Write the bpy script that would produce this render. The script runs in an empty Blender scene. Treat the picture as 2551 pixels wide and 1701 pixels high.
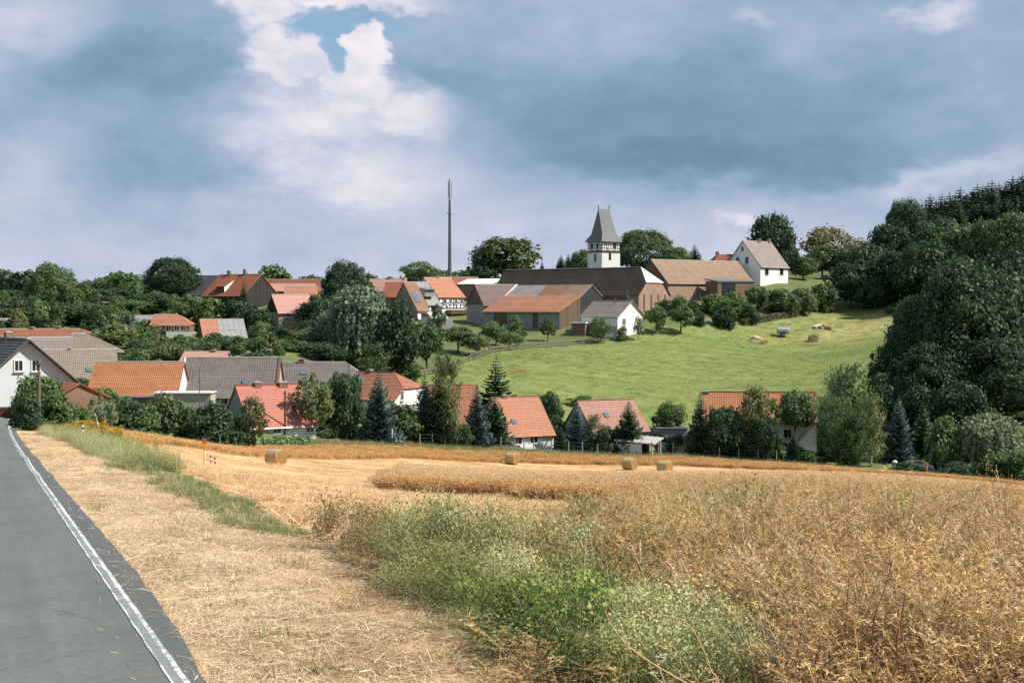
import bpy, bmesh, math, random
import numpy as np
from mathutils import Vector, Matrix

# ---------------------------------------------------------------- camera, sky, sun, exposure
SC = bpy.context.scene
COL = SC.collection
IW, IH = 2551.0, 1701.0
FPX = 3543.0                      # focal length in photograph pixels (50 mm on 36 mm film)
PITCH = math.atan(90.0 / FPX)     # the lens looks down a little

cam_d = bpy.data.cameras.new('camera')
cam_d.sensor_width = 36.0
cam_d.lens = 36.0 * FPX / IW
cam_d.clip_start = 0.1
cam_d.clip_end = 12000.0
cam = bpy.data.objects.new('camera', cam_d)
COL.objects.link(cam)
cam.location = (0, 0, 0)
cam.rotation_euler = (math.radians(90) - PITCH, 0, 0)
SC.camera = cam

SUN_EL = math.radians(47)
SUN_DIR = Vector((0.985, -0.17, 0)).normalized() * math.cos(SUN_EL) + Vector((0, 0, math.sin(SUN_EL)))
sun_d = bpy.data.lights.new('sun', 'SUN')
sun_d.energy = 5.0
sun_d.angle = math.radians(0.5)
sun_d.color = (1.0, 0.94, 0.85)
sun = bpy.data.objects.new('sun', sun_d)
COL.objects.link(sun)
sun.rotation_euler = SUN_DIR.to_track_quat('Z', 'Y').to_euler()
sun.location = (60, -20, 60)

SC.view_settings.view_transform = 'Standard'
SC.view_settings.look = 'None'
SC.view_settings.exposure = 0.50
SC.view_settings.gamma = 1.0
SC.view_settings.use_curve_mapping = False
SC.render.engine = 'CYCLES'
SC.cycles.max_bounces = 5
SC.cycles.diffuse_bounces = 2
SC.cycles.glossy_bounces = 2
SC.cycles.transmission_bounces = 3
SC.cycles.transparent_max_bounces = 4
SC.cycles.use_denoising = False


def at(px, py, Y):
    """point of the world seen at a photograph pixel, Y metres ahead"""
    u = (px - IW / 2) / FPX
    v = (IH / 2 - py) / FPX
    cp, sp = math.cos(PITCH), math.sin(PITCH)
    dy = cp + v * sp
    dz = -sp + v * cp
    return Vector((u / dy * Y, Y, dz / dy * Y))


# ---- sky: Nishita blue behind, layered cloud in front, all by direction
W = bpy.data.worlds.new('World')
SC.world = W
W.use_nodes = True
nt = W.node_tree
nt.nodes.clear()


class G:
    """small helper to chain nodes"""
    def __init__(self, tree):
        self.t = tree

    def n(self, typ, **kw):
        nd = self.t.nodes.new(typ)
        for k, v in kw.items():
            setattr(nd, k, v)
        return nd

    def put(self, sock, val):
        if hasattr(val, 'is_output'):
            self.t.links.new(val, sock)
        elif val is not None:
            sock.default_value = val

    def m(self, op, a, b=None, c=None, clamp=False):
        nd = self.n('ShaderNodeMath', operation=op)
        nd.use_clamp = clamp
        self.put(nd.inputs[0], a)
        if b is not None:
            self.put(nd.inputs[1], b)
        if c is not None:
            self.put(nd.inputs[2], c)
        return nd.outputs[0]

    def v(self, op, a, b=None):
        nd = self.n('ShaderNodeVectorMath', operation=op)
        self.put(nd.inputs[0], a)
        if b is not None:
            if op == 'SCALE':
                self.put(nd.inputs['Scale'], b)
            else:
                self.put(nd.inputs[1], b)
        return nd.outputs['Value'] if op in ('LENGTH', 'DOT_PRODUCT') else nd.outputs[0]

    def noise(self, vec, scale, detail=4.0, rough=0.55, dist=0.0):
        nd = self.n('ShaderNodeTexNoise')
        self.put(nd.inputs['Vector'], vec)
        self.put(nd.inputs['Scale'], scale)
        nd.inputs['Detail'].default_value = detail
        nd.inputs['Roughness'].default_value = rough
        nd.inputs['Distortion'].default_value = dist
        return nd.outputs['Fac'], nd.outputs['Color']

    def ramp(self, fac, stops, interp='LINEAR'):
        nd = self.n('ShaderNodeValToRGB')
        nd.color_ramp.interpolation = interp
        els = nd.color_ramp.elements
        while len(els) > 1:
            els.remove(els[-1])
        els[0].position = stops[0][0]
        els[0].color = (*stops[0][1], 1)
        for p, c in stops[1:]:
            e = els.new(p)
            e.color = (*c, 1)
        self.put(nd.inputs[0], fac)
        return nd.outputs[0]

    def mix(self, fac, a, b, blend='MIX'):
        nd = self.n('ShaderNodeMix', data_type='RGBA', blend_type=blend)
        self.put(nd.inputs[0], fac)
        self.put(nd.inputs[6], a if hasattr(a, 'is_output') else (*a, 1))
        self.put(nd.inputs[7], b if hasattr(b, 'is_output') else (*b, 1))
        return nd.outputs[2]

    def rng(self, val, a, b, c=0.0, d=1.0, smooth=True):
        nd = self.n('ShaderNodeMapRange')
        nd.interpolation_type = 'SMOOTHSTEP' if smooth else 'LINEAR'
        self.put(nd.inputs[0], val)
        for i, q in enumerate((a, b, c, d)):
            nd.inputs[i + 1].default_value = q
        return nd.outputs[0]


g = G(nt)
sky = g.n('ShaderNodeTexSky', sky_type='NISHITA')
sky.sun_disc = False
sky.sun_elevation = SUN_EL
sky.sun_rotation = math.atan2(SUN_DIR.x, SUN_DIR.y)
sky.air_density = 1.0
sky.dust_density = 0.6
sky.ozone_density = 1.4
tc = g.n('ShaderNodeTexCoord')
dirv = g.v('NORMALIZE', tc.outputs['Generated'])
sep = g.n('ShaderNodeSeparateXYZ')
nt.links.new(dirv, sep.inputs[0])
az = g.m('ARCTAN2', sep.outputs[0], sep.outputs[1])
el = g.m('ARCSINE', sep.outputs[2])
cmb = g.n('ShaderNodeCombineXYZ')
nt.links.new(az, cmb.inputs[0])
nt.links.new(el, cmb.inputs[1])
pos = cmb.outputs[0]
stretch = g.v('MULTIPLY', dirv, (1.0, 1.0, 1.9))
nf, nc = g.noise(stretch, 11.0, 6.0, 0.58)
ff, fc = g.noise(stretch, 34.0, 6.0, 0.6, 0.3)
bf, bc = g.noise(stretch, 4.3, 5.0, 0.55)
w1 = g.v('SCALE', g.v('SUBTRACT', nc, (0.5, 0.5, 0.5)), 0.085)
w2 = g.v('SCALE', g.v('SUBTRACT', fc, (0.5, 0.5, 0.5)), 0.035)
posS = g.v('ADD', pos, w1)
posW = g.v('ADD', posS, w2)


def ang(px, py):
    d = at(px, py, 1.0).normalized()
    return math.atan2(d.x, d.y), math.asin(d.z)


def blob(px, py, rx, ry, inner=0.0, outer=1.0, src=None):
    a, e = ang(px, py)
    q = g.v('SUBTRACT', src or posS, (a, e, 0))
    q = g.v('MULTIPLY', q, (FPX / rx, FPX / ry, 0))
    return g.rng(g.v('LENGTH', q), outer, inner)


total = None


def add(val, amp):
    global total
    t = g.m('MULTIPLY', val, amp)
    total = t if total is None else g.m('ADD', total, t)


# soft structure of the whole overcast, the same everywhere round the sky
add(g.rng(el, 0.0, 0.115, 1.0, 0.0), 0.33)
add(g.m('SUBTRACT', bf, 0.5), 0.55)
add(g.m('SUBTRACT', nf, 0.5), 0.34)
add(g.m('SUBTRACT', ff, 0.5), 0.20)
# the clouds of this sky
for bl in (
        # px, py, rx, ry, amplitude, inner, fine edge
        (60, 50, 260, 190, 0.30, 0.0, 0), (70, 400, 190, 150, 0.16, 0.1, 0),
        (330, 175, 420, 120, -0.26, 0.0, 0), (520, 440, 420, 90, -0.15, 0.0, 0),
        (1130, 420, 330, 190, 0.20, 0.0, 0), (700, 480, 260, 70, -0.08, 0, 0),
        (1750, 300, 1000, 240, -0.26, 0.1, 0), (1750, 415, 900, 75, -0.20, 0.0, 0),
        (2300, 380, 420, 90, -0.10, 0.0, 0), (1130, 190, 180, 120, -0.16, 0.0, 0),
        (2335, 15, 110, 80, 0.42, 0.1, 1), (1880, 50, 80, 40, 0.16, 0.1, 1),
        (1860, 540, 90, 40, 0.26, 0.1, 1), (2350, 440, 360, 60, 0.20, 0.0, 1),
        (1300, 560, 560, 80, 0.10, 0.0, 0)):
    add(blob(bl[0], bl[1], bl[2], bl[3], bl[5], 1.0, posW if bl[6] else posS), bl[4])
bright = g.m('ADD', total, 0.40)
# the towering cumulus: crisp, lumpy rim, modelled inside
hf, hc = g.noise(stretch, 85.0, 4.0, 0.6)
posC = g.v('ADD', g.v('ADD', pos, g.v('SCALE', w1, 0.55)), g.v('ADD', g.v('SCALE', w2, 0.9), g.v('SCALE', g.v('SUBTRACT', hc, (0.5, 0.5, 0.5)), 0.012)))
cum = None
for bl in ((725, 150, 145, 105, .55), (930, 135, 84, 84, .72), (880, 230, 145, 110, .5), (800, 310, 330, 210, .0), (690, 35, 140, 90, .3),
           (1000, 300, 190, 110, .15), (900, 0, 280, 40, .3), (630, 15, 130, 60, .3), (860, 420, 380, 150, .0)):
    b_ = blob(bl[0], bl[1], bl[2], bl[3], bl[4], 1.0, posC)
    cum = b_ if cum is None else g.m('MAXIMUM', cum, b_)
turret = blob(930, 140, 84, 84, .8, 1.0, posC)
hole = g.m('MULTIPLY', g.m('MAXIMUM', blob(880, 82, 185, 46, 0.6, 1.1, posC), blob(842, 140, 38, 75, 0.5, 1.1, posC)), g.m('SUBTRACT', 1.0, turret))
cum = g.m('MULTIPLY', cum, g.m('SUBTRACT', 1.0, hole))
inside = g.m('ADD', 0.87, g.m('ADD', g.m('MULTIPLY', g.m('SUBTRACT', nf, 0.5), 0.55), g.m('MULTIPLY', g.m('SUBTRACT', ff, 0.5), 0.5)))
bright = g.m('ADD', g.m('MULTIPLY', bright, g.m('SUBTRACT', 1.0, cum)), g.m('MULTIPLY', g.m('MAXIMUM', inside, bright), cum))
cloud = g.ramp(bright, [(0.0, (0.155, 0.265, 0.390)), (0.26, (0.240, 0.365, 0.515)), (0.50, (0.395, 0.488, 0.635)),
                        (0.74, (0.60, 0.63, 0.745)), (1.0, (0.90, 0.84, 0.885))])
blue = g.mix(1.0, sky.outputs[0], (0.95, 1.12, 1.16), 'MULTIPLY')
blue = g.v('SCALE', blue, 0.80)
col = g.mix(g.m('MULTIPLY', hole, 0.75), g.v('SCALE', cloud, 7.3), blue)
bg = g.n('ShaderNodeBackground')
nt.links.new(col, bg.inputs[0])
bg.inputs[1].default_value = 0.10
wo = g.n('ShaderNodeOutputWorld')
nt.links.new(bg.outputs[0], wo.inputs[0])

# ---------------------------------------------------------------- helpers
rng = np.random.default_rng(7)
random.seed(7)


def tag(o, label=None, cat=None, group=None, kind=None):
    if label:
        o['label'] = label
    if cat:
        o['category'] = cat
    if group:
        o['group'] = group
    if kind:
        o['kind'] = kind
    return o


def empty(name, loc, rz=0.0):
    o = bpy.data.objects.new(name, None)
    COL.objects.link(o)
    o.location = loc
    o.rotation_euler = (0, 0, rz)
    o.empty_display_size = 0.3
    return o


class MB:
    """collects faces and links them as ONE mesh object"""
    def __init__(self):
        self.v, self.f, self.mi, self.uv = [], [], [], []

    def face(self, pts, mi=0, uv=None):
        b = len(self.v)
        self.v.extend([tuple(p) for p in pts])
        self.f.append(tuple(range(b, b + len(pts))))
        self.mi.append(mi)
        self.uv.append(uv)

    def box(self, c, s, mi=0, rot=None):
        cx, cy, cz = c
        hx, hy, hz = s[0] / 2, s[1] / 2, s[2] / 2
        P = [Vector((x, y, z)) for z in (-hz, hz) for y in (-hy, hy) for x in (-hx, hx)]
        if rot is not None:
            P = [rot @ p for p in P]
        P = [p + Vector(c) for p in P]
        for q in ((0, 2, 3, 1), (4, 5, 7, 6), (0, 1, 5, 4), (2, 6, 7, 3), (0, 4, 6, 2), (1, 3, 7, 5)):
            self.face([P[i] for i in q], mi)

    def bar(self, a, b, w, d=None, mi=0, up=(0, 0, 1)):
        a, b = Vector(a), Vector(b)
        z = (b - a)
        ln = z.length
        if ln < 1e-6:
            return
        z.normalize()
        u = Vector(up)
        if abs(z.dot(u)) > 0.98:
            u = Vector((0, 1, 0))
        x = u.cross(z).normalized()
        y = z.cross(x)
        R = Matrix((x, y, z)).transposed()
        self.box((a + b) / 2, (w, d or w, ln), mi, R)

    def tube(self, pts, rad, n=8, mi=0, cap=True):
        rings = []
        pts = [Vector(p) for p in pts]
        for i, p in enumerate(pts):
            t = (pts[min(i + 1, len(pts) - 1)] - pts[max(i - 1, 0)]).normalized()
            u = Vector((0, 0, 1)) if abs(t.z) < 0.9 else Vector((1, 0, 0))
            x = u.cross(t).normalized()
            y = t.cross(x)
            r = rad[i] if hasattr(rad, '__len__') else rad
            rings.append([p + (x * math.cos(k * math.tau / n) + y * math.sin(k * math.tau / n)) * r for k in range(n)])
        for i in range(len(rings) - 1):
            for k in range(n):
                self.face([rings[i][k], rings[i][(k + 1) % n], rings[i + 1][(k + 1) % n], rings[i + 1][k]], mi)
        if cap:
            self.face(list(reversed(rings[0])), mi)
            self.face(rings[-1], mi)

    def mesh(self, name, mats):
        me = bpy.data.meshes.new(name)
        me.from_pydata(self.v, [], self.f)
        for m in (mats if isinstance(mats, (list, tuple)) else [mats]):
            me.materials.append(m)
        me.polygons.foreach_set('material_index', self.mi)
        if any(u is not None for u in self.uv):
            lay = me.uv_layers.new(name='UVMap')
            flat = []
            for f, u in zip(self.f, self.uv):
                flat.extend(u if u is not None else [(0, 0)] * len(f))
            lay.data.foreach_set('uv', np.array(flat, dtype=np.float32).ravel())
        me.update()
        return me

    def build(self, name, mats, parent=None, label=None):
        me = self.mesh(name, mats)
        o = bpy.data.objects.new(name, me)
        COL.objects.link(o)
        if parent is not None:
            o.parent = parent
        if label:
            o['label'] = label
        return o


def np_mesh(name, verts, quads, mats, tint=None, mi=None, tris=False):
    """quick mesh from arrays; verts Nx3, quads Mx4 (or Mx3)"""
    k = quads.shape[1]
    me = bpy.data.meshes.new(name)
    me.vertices.add(len(verts))
    me.vertices.foreach_set('co', np.asarray(verts, dtype=np.float32).ravel())
    m = len(quads)
    me.loops.add(m * k)
    me.loops.foreach_set('vertex_index', np.asarray(quads, dtype=np.int32).ravel())
    me.polygons.add(m)
    me.polygons.foreach_set('loop_start', np.arange(0, m * k, k, dtype=np.int32))
    try:
        me.polygons.foreach_set('loop_total', np.full(m, k, dtype=np.int32))
    except Exception:
        pass
    for q in (mats if isinstance(mats, (list, tuple)) else [mats]):
        me.materials.append(q)
    if mi is not None:
        me.polygons.foreach_set('material_index', np.asarray(mi, dtype=np.int32))
    if tint is not None:
        at_ = me.attributes.new('tint', 'FLOAT', 'FACE')
        at_.data.foreach_set('value', np.asarray(tint, dtype=np.float32))
    me.update(calc_edges=True)
    return me


def mat_new(name):
    m = bpy.data.materials.new(name)
    m.use_nodes = True
    t = m.node_tree
    t.nodes.clear()
    gg = G(t)
    out = gg.n('ShaderNodeOutputMaterial')
    bs = gg.n('ShaderNodeBsdfPrincipled')
    t.links.new(bs.outputs[0], out.inputs[0])
    bs.inputs['Roughness'].default_value = 0.85
    bs.inputs['Specular IOR Level'].default_value = 0.25
    return m, gg, bs, out


def bump(gg, bs, height, strength=0.4, dist=0.02):
    b = gg.n('ShaderNodeBump')
    b.inputs['Strength'].default_value = strength
    b.inputs['Distance'].default_value = dist
    gg.t.links.new(height, b.inputs['Height'])
    gg.t.links.new(b.outputs[0], bs.inputs['Normal'])


def m_plain(name, col, rough=0.7, var=0.12, scale=3.0, metal=0.0, spec=0.3):
    m, gg, bs, out = mat_new(name)
    co = gg.n('ShaderNodeTexCoord').outputs['Object']
    f, c = gg.noise(co, scale, 6, 0.65)
    lo = tuple(x * (1 - var) for x in col)
    hi = tuple(min(1, x * (1 + var)) for x in col)
    gg.put(bs.inputs['Base Color'], gg.ramp(f, [(0.3, lo), (0.7, hi)]))
    bs.inputs['Roughness'].default_value = rough
    bs.inputs['Metallic'].default_value = metal
    bs.inputs['Specular IOR Level'].default_value = spec
    return m


def m_wall(name, col, dirt=(0.25, 0.22, 0.18), amount=0.35, scale=0.6):
    """rendered or limewashed wall: blotches and rain streaks"""
    m, gg, bs, out = mat_new(name)
    co = gg.n('ShaderNodeTexCoord').outputs['Object']
    f, c = gg.noise(co, scale, 8, 0.62)
    st = gg.v('MULTIPLY', co, (2.2, 2.2, 0.18))
    f2, c2 = gg.noise(st, 1.6, 5, 0.6)
    f3, c3 = gg.noise(co, 9.0, 5, 0.6)
    k = gg.m('MULTIPLY', gg.rng(gg.m('ADD', gg.m('MULTIPLY', f, 0.6), gg.m('MULTIPLY', f2, 0.4)), 0.48, 0.68), amount)
    base = gg.mix(gg.rng(f3, 0.35, 0.7), tuple(x * 0.93 for x in col), col)
    gg.put(bs.inputs['Base Color'], gg.mix(k, base, dirt))
    bs.inputs['Roughness'].default_value = 0.92
    bump(gg, bs, f3, 0.3, 0.01)
    return m


def m_brick(name, c1, c2, mortar, amount=0.5):
    m, gg, bs, out = mat_new(name)
    co = gg.n('ShaderNodeTexCoord').outputs['Object']
    sp = gg.n('ShaderNodeSeparateXYZ')
    gg.t.links.new(co, sp.inputs[0])
    cb = gg.n('ShaderNodeCombineXYZ')
    gg.put(cb.inputs[0], gg.m('ADD', sp.outputs[0], sp.outputs[1]))
    gg.put(cb.inputs[1], sp.outputs[2])
    bk = gg.n('ShaderNodeTexBrick')
    gg.t.links.new(cb.outputs[0], bk.inputs['Vector'])
    bk.inputs['Scale'].default_value = 1.0
    bk.inputs['Brick Width'].default_value = 0.26
    bk.inputs['Row Height'].default_value = 0.085
    bk.inputs['Mortar Size'].default_value = 0.008
    bk.inputs['Color1'].default_value = (*c1, 1)
    bk.inputs['Color2'].default_value = (*c2, 1)
    bk.inputs['Mortar'].default_value = (*mortar, 1)
    f, c = gg.noise(co, 0.7, 7, 0.65)
    f2, _ = gg.noise(co, 4.0, 5, 0.65)
    k = gg.m('MULTIPLY', gg.rng(gg.m('ADD', gg.m('MULTIPLY', f, 0.6), gg.m('MULTIPLY', f2, 0.4)), 0.40, 0.66), amount)
    gg.put(bs.inputs['Base Color'], gg.mix(k, bk.outputs['Color'], tuple(x * 0.45 for x in c1)))
    bs.inputs['Roughness'].default_value = 0.95
    return m


def m_boards(name, c1, c2, width=0.18):
    m, gg, bs, out = mat_new(name)
    co = gg.n('ShaderNodeTexCoord').outputs['Object']
    sp = gg.n('ShaderNodeSeparateXYZ')
    gg.t.links.new(co, sp.inputs[0])
    s = gg.m('ADD', sp.outputs[0], sp.outputs[1])
    idx = gg.m('FLOOR', gg.m('DIVIDE', s, width))
    wn = gg.n('ShaderNodeTexWhiteNoise', noise_dimensions='1D')
    gg.t.links.new(idx, wn.inputs['W'])
    st = gg.v('MULTIPLY', co, (6.0, 6.0, 0.5))
    f, c = gg.noise(st, 2.0, 5, 0.6)
    k = gg.m('ADD', gg.m('MULTIPLY', wn.outputs[0], 0.6), gg.m('MULTIPLY', f, 0.4))
    gg.put(bs.inputs['Base Color'], gg.ramp(k, [(0.2, c1), (0.8, c2)]))
    bs.inputs['Roughness'].default_value = 0.9
    return m


def m_tiles(name, c1, c2, moss=(0.06, 0.055, 0.04), amount=0.35, tw=0.24, th=0.34, rough=0.82):
    """clay or concrete tiles: every tile its own tone, weathering in patches and downhill streaks"""
    m, gg, bs, out = mat_new(name)
    uv = gg.n('ShaderNodeUVMap').outputs[0]
    bk = gg.n('ShaderNodeTexBrick')
    gg.t.links.new(uv, bk.inputs['Vector'])
    bk.inputs['Scale'].default_value = 1.0
    bk.inputs['Brick Width'].default_value = tw
    bk.inputs['Row Height'].default_value = th
    bk.inputs['Mortar Size'].default_value = 0.016
    bk.inputs['Mortar Smooth'].default_value = 0.6
    bk.offset = 0.0
    bk.inputs['Color1'].default_value = (*c1, 1)
    bk.inputs['Color2'].default_value = (*c2, 1)
    bk.inputs['Mortar'].default_value = (*[x * 0.45 for x in c1], 1)
    f, _ = gg.noise(uv, 0.45, 7, 0.68)
    st = gg.v('MULTIPLY', uv, (2.4, 0.3, 1.0))
    f2, _ = gg.noise(st, 1.3, 5, 0.65)
    f3, _ = gg.noise(uv, 3.2, 4, 0.7)
    mixn = gg.m('ADD', gg.m('MULTIPLY', f, 0.45), gg.m('ADD', gg.m('MULTIPLY', f2, 0.3), gg.m('MULTIPLY', f3, 0.25)))
    k = gg.m('MULTIPLY', gg.rng(mixn, 0.42, 0.64), amount)
    gg.put(bs.inputs['Base Color'], gg.mix(k, bk.outputs['Color'], moss))
    bs.inputs['Roughness'].default_value = rough
    # each tile curves across its width
    sp = gg.n('ShaderNodeSeparateXYZ')
    gg.t.links.new(uv, sp.inputs[0])
    wv = gg.m('SINE', gg.m('MULTIPLY', sp.outputs[0], math.tau / tw))
    bump(gg, bs, wv, 0.5, 0.025)
    return m


def m_leaf(name, dark, light, trans=0.32, rough=0.55, vary=0.25):
    """foliage: tone from each leaf clump and each plant; a little light comes through"""
    m = bpy.data.materials.new(name)
    m.use_nodes = True
    t = m.node_tree
    t.nodes.clear()
    gg = G(t)
    out = gg.n('ShaderNodeOutputMaterial')
    a = gg.n('ShaderNodeAttribute', attribute_name='tint')
    oi = gg.n('ShaderNodeObjectInfo')
    k = gg.m('ADD', gg.m('MULTIPLY', a.outputs['Fac'], 0.8), gg.m('MULTIPLY', oi.outputs['Random'], 0.2))
    c = gg.ramp(k, [(0.05, dark), (0.95, light)])
    hs = gg.n('ShaderNodeHueSaturation')
    gg.put(hs.inputs['Color'], c)
    gg.put(hs.inputs['Value'], gg.m('ADD', 1.0 - vary / 2, gg.m('MULTIPLY', oi.outputs['Random'], vary)))
    bs = gg.n('ShaderNodeBsdfPrincipled')
    t.links.new(hs.outputs[0], bs.inputs['Base Color'])
    bs.inputs['Roughness'].default_value = rough
    bs.inputs['Specular IOR Level'].default_value = 0.3
    tr = gg.n('ShaderNodeBsdfTranslucent')
    t.links.new(hs.outputs[0], tr.inputs[0])
    mx = gg.n('ShaderNodeMixShader')
    mx.inputs[0].default_value = trans
    t.links.new(bs.outputs[0], mx.inputs[1])
    t.links.new(tr.outputs[0], mx.inputs[2])
    t.links.new(mx.outputs[0], out.inputs[0])
    return m


# ---------------------------------------------------------------- terrain
ROADY = [9.3, 11.0, 14.6, 19.0, 24.0, 33.0, 42.0, 52.0, 70.0, 85.0]
ROADZ = [float(np.polyval([1.93e-06, -3.612e-04, -4.761e-02, -1.9865], q)) for q in ROADY]


def road_x(y):      # outer rim of the edge line: a gentle bend to the left
    if y < 9.3:
        return -2.138 - 0.3796 * (y - 9.3)
    if y > 85:
        return -29.999 - 0.3565 * (y - 85)
    return float(np.polyval([1.5251e-04, -0.382427, 1.40518], y))


ROADX = [road_x(q) for q in ROADY]
CP = []


def cp(px, py, Y):
    p = at(px, py, Y)
    CP.append((p.x, p.y, p.z))


for y in (9.3, 11, 13, 15, 17, 19, 21, 24, 27, 30, 33, 37, 42, 47, 52, 56, 60, 65, 70, 78, 85):
    z = float(np.polyval([1.93e-06, -3.612e-04, -4.761e-02, -1.9865], y))
    x = road_x(y)
    CP.append((x, y, z - 0.065))
    CP.append((x - 5.6, y - 1.5, z - 0.05))
    CP.append((x + 0.9, y, z - 0.02))
    if y < 66:
        CP.append((x + 2.7, y, z - 0.08))
# the stubble falls away steadily from the ditch
for px, prof in ((500, ((35, 1234), (45, 1204), (58, 1184), (75, 1167), (95, 1143), (112, 1120))),
                 (350, ((62, 1152), (75, 1136), (92, 1116))),
                 (700, ((22, 1308), (30, 1254), (40, 1224), (50, 1205), (62, 1190), (80, 1172), (100, 1160), (122, 1146), (140, 1124))),
                 (1000, ((20, 1335), (25, 1302), (30, 1280), (40, 1254), (50, 1240), (62, 1227), (80, 1205), (100, 1187), (120, 1172), (140, 1155))),
                 (1275, ((20, 1385), (25, 1342), (30, 1314), (40, 1276), (50, 1255), (62, 1239), (80, 1215)))):
    for Y, py in prof:
        cp(px, py, Y)
CP += [(0, 0, -1.75), (1.3, 2.0, -1.85), (-8, -4, -1.8), (0, -30, -0.2), (14, -10, -1.5), (-30, -10, -0.5), (30, -30, -1),
       (-18, 20, -2.8), (-32, 40, -4.2), (-45, 70, -5.6), (-60, 100, -7.5), (9, 4, -2.2), (25, 15, -3.2)]
for y, z in ((9.3, -2.58), (15, -3.12), (25, -4.28), (40, -6.05), (60, -8.4), (80, -10.5), (110, -13.6), (140, -16.6)):
    CP.append((0.24 * y, y, z))
    CP.append((0.40 * y, y, z - 0.012 * y))
for px, py, Y in ((1275, 1600, 10.9), (1275, 1455, 15), (1200, 1193, 100),
                  (1250, 1172, 140), (1270, 1156, 164), (1556, 1169, 163), (1655, 1177, 153),
                  (508, 1168, 75), (630, 1156, 112), (250, 1090, 110), (150, 1086, 95),
                  (300, 1092, 138), (770, 1093, 160), (1000, 1108, 170), (1270, 1120, 178), (1700, 1138, 182), (1955, 1157, 178),
                  (2134, 1172, 171), (2400, 1196, 152), (2285, 1174, 178), (2450, 1176, 178), (1300, 1122, 190), (1560, 1124, 190), (1850, 1142, 190),
                  (60, 1040, 130), (-200, 1000, 150), (330, 1045, 162), (560, 1050, 166), (680, 1090, 172), (1000, 1050, 196), 
                  (1100, 930, 225), (1300, 900, 235), (1300, 1010, 210), (1700, 1042, 212), (2000, 1020, 215), (1500, 855, 268),
                  (1600, 832, 275), (1900, 857, 288), (1950, 838, 293), (2050, 827, 297), (2000, 765, 320), (2150, 746, 332),
                  (1750, 800, 290), (1850, 762, 310), (2300, 700, 330), (2500, 640, 330), (2551, 600, 350), (2900, 560, 330),
                  (2350, 1092, 190), (2551, 1092, 185), (2900, 1050, 190), (2350, 850, 260), (2600, 800, 260),
                  (100, 790, 250), (330, 840, 240), (50, 745, 300), (440, 838, 260), (570, 862, 238), (720, 818, 265), (620, 762, 290),
                  (730, 742, 300), (850, 900, 212), (700, 905, 200), (500, 905, 195), (300, 900, 205), (1120, 800, 300), (1200, 816, 290),
                  (1350, 822, 284), (1580, 820, 277), (1600, 764, 318), (1730, 757, 308), (1930, 703, 335), (1870, 742, 318), (1500, 700, 350),
                  (1120, 695, 420), (700, 725, 400), (1700, 690, 400), (2200, 690, 400), (2551, 560, 430), (-300, 800, 250), (-500, 740, 380)):
    cp(px, py, Y)
for a in range(0, 360, 30):
    for r in (700, 1200):
        x, y = r * math.sin(math.radians(a)), r * math.cos(math.radians(a))
        if y > -200:
            CP.append((x, y, 6.0 + (10 if 20 < a < 60 else 0)))
CPA = np.array(CP)
# thin-plate spline through the measured ground points
_sc = 100.0


def _phi(r2):
    return np.where(r2 > 1e-12, 0.5 * r2 * np.log(np.maximum(r2, 1e-12)), 0.0)


_P = CPA[:, :2] / _sc
_n = len(_P)
_K = _phi(((_P[:, None, :] - _P[None, :, :]) ** 2).sum(-1)) + np.eye(_n) * 4e-5
_A = np.zeros((_n + 3, _n + 3))
_A[:_n, :_n] = _K
_A[:_n, _n] = 1
_A[:_n, _n + 1:] = _P
_A[_n:, :_n] = _A[:_n, _n:].T
_w = np.linalg.solve(_A, np.concatenate([CPA[:, 2], np.zeros(3)]))


def H(x, y):
    """ground height, arrays or numbers"""
    xa, ya = np.atleast_1d(np.asarray(x, float)), np.atleast_1d(np.asarray(y, float))
    out = np.empty(xa.size)
    xf, yf = xa.ravel(), ya.ravel()
    for i in range(0, xf.size, 20000):
        q = np.stack([xf[i:i + 20000], yf[i:i + 20000]], 1) / _sc
        r2 = ((q[:, None, :] - _P[None, :, :]) ** 2).sum(-1)
        out[i:i + 20000] = _phi(r2) @ _w[:_n] + _w[_n] + q @ _w[_n + 1:]
    r = np.hypot(xf, yf)
    t = np.clip((r - 520) / 500, 0, 1)
    t = t * t * (3 - 2 * t)
    far = 8.0 + 6.0 * np.sin(xf * 0.0021 + 1.0) * np.cos(yf * 0.0017)
    tb = np.clip((-yf - 20) / 60, 0, 1)
    out = out * (1 - tb) + (-0.5) * tb
    out = out * (1 - t) + far * t
    out = out.reshape(xa.shape)
    return float(out[0]) if np.isscalar(x) else out


def gp(px, Y, dz=0.0):
    """ground point in a picture column at depth Y"""
    x = (px - IW / 2) / FPX * Y
    return Vector((x, Y, H(x, Y) + dz))


def inpoly(x, y, poly):
    x, y = np.asarray(x), np.asarray(y)
    ins = np.zeros(x.shape, bool)
    n = len(poly)
    for i in range(n):
        x0, y0 = poly[i]
        x1, y1 = poly[(i + 1) % n]
        c = ((y0 > y) != (y1 > y)) & (x < (x1 - x0) * (y - y0) / (y1 - y0 + 1e-12) + x0)
        ins ^= c
    return ins


def gx(px, Y):
    return (px - IW / 2) / FPX * Y


# outlines of the fields, in metres on the ground
VY = [0, 6, 9.3, 12, 15, 17.5, 21.5, 31, 44, 60, 80, 97]
VX = [2.6, 1.0, 0.05, -0.5, -1.65, -2.3, -4.35, -7.65, -12.7, -18.5, -26.0, -33.0]   # inner rim of the mown verge


def verge_x(y):
    return np.interp(y, VY, VX)


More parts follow.
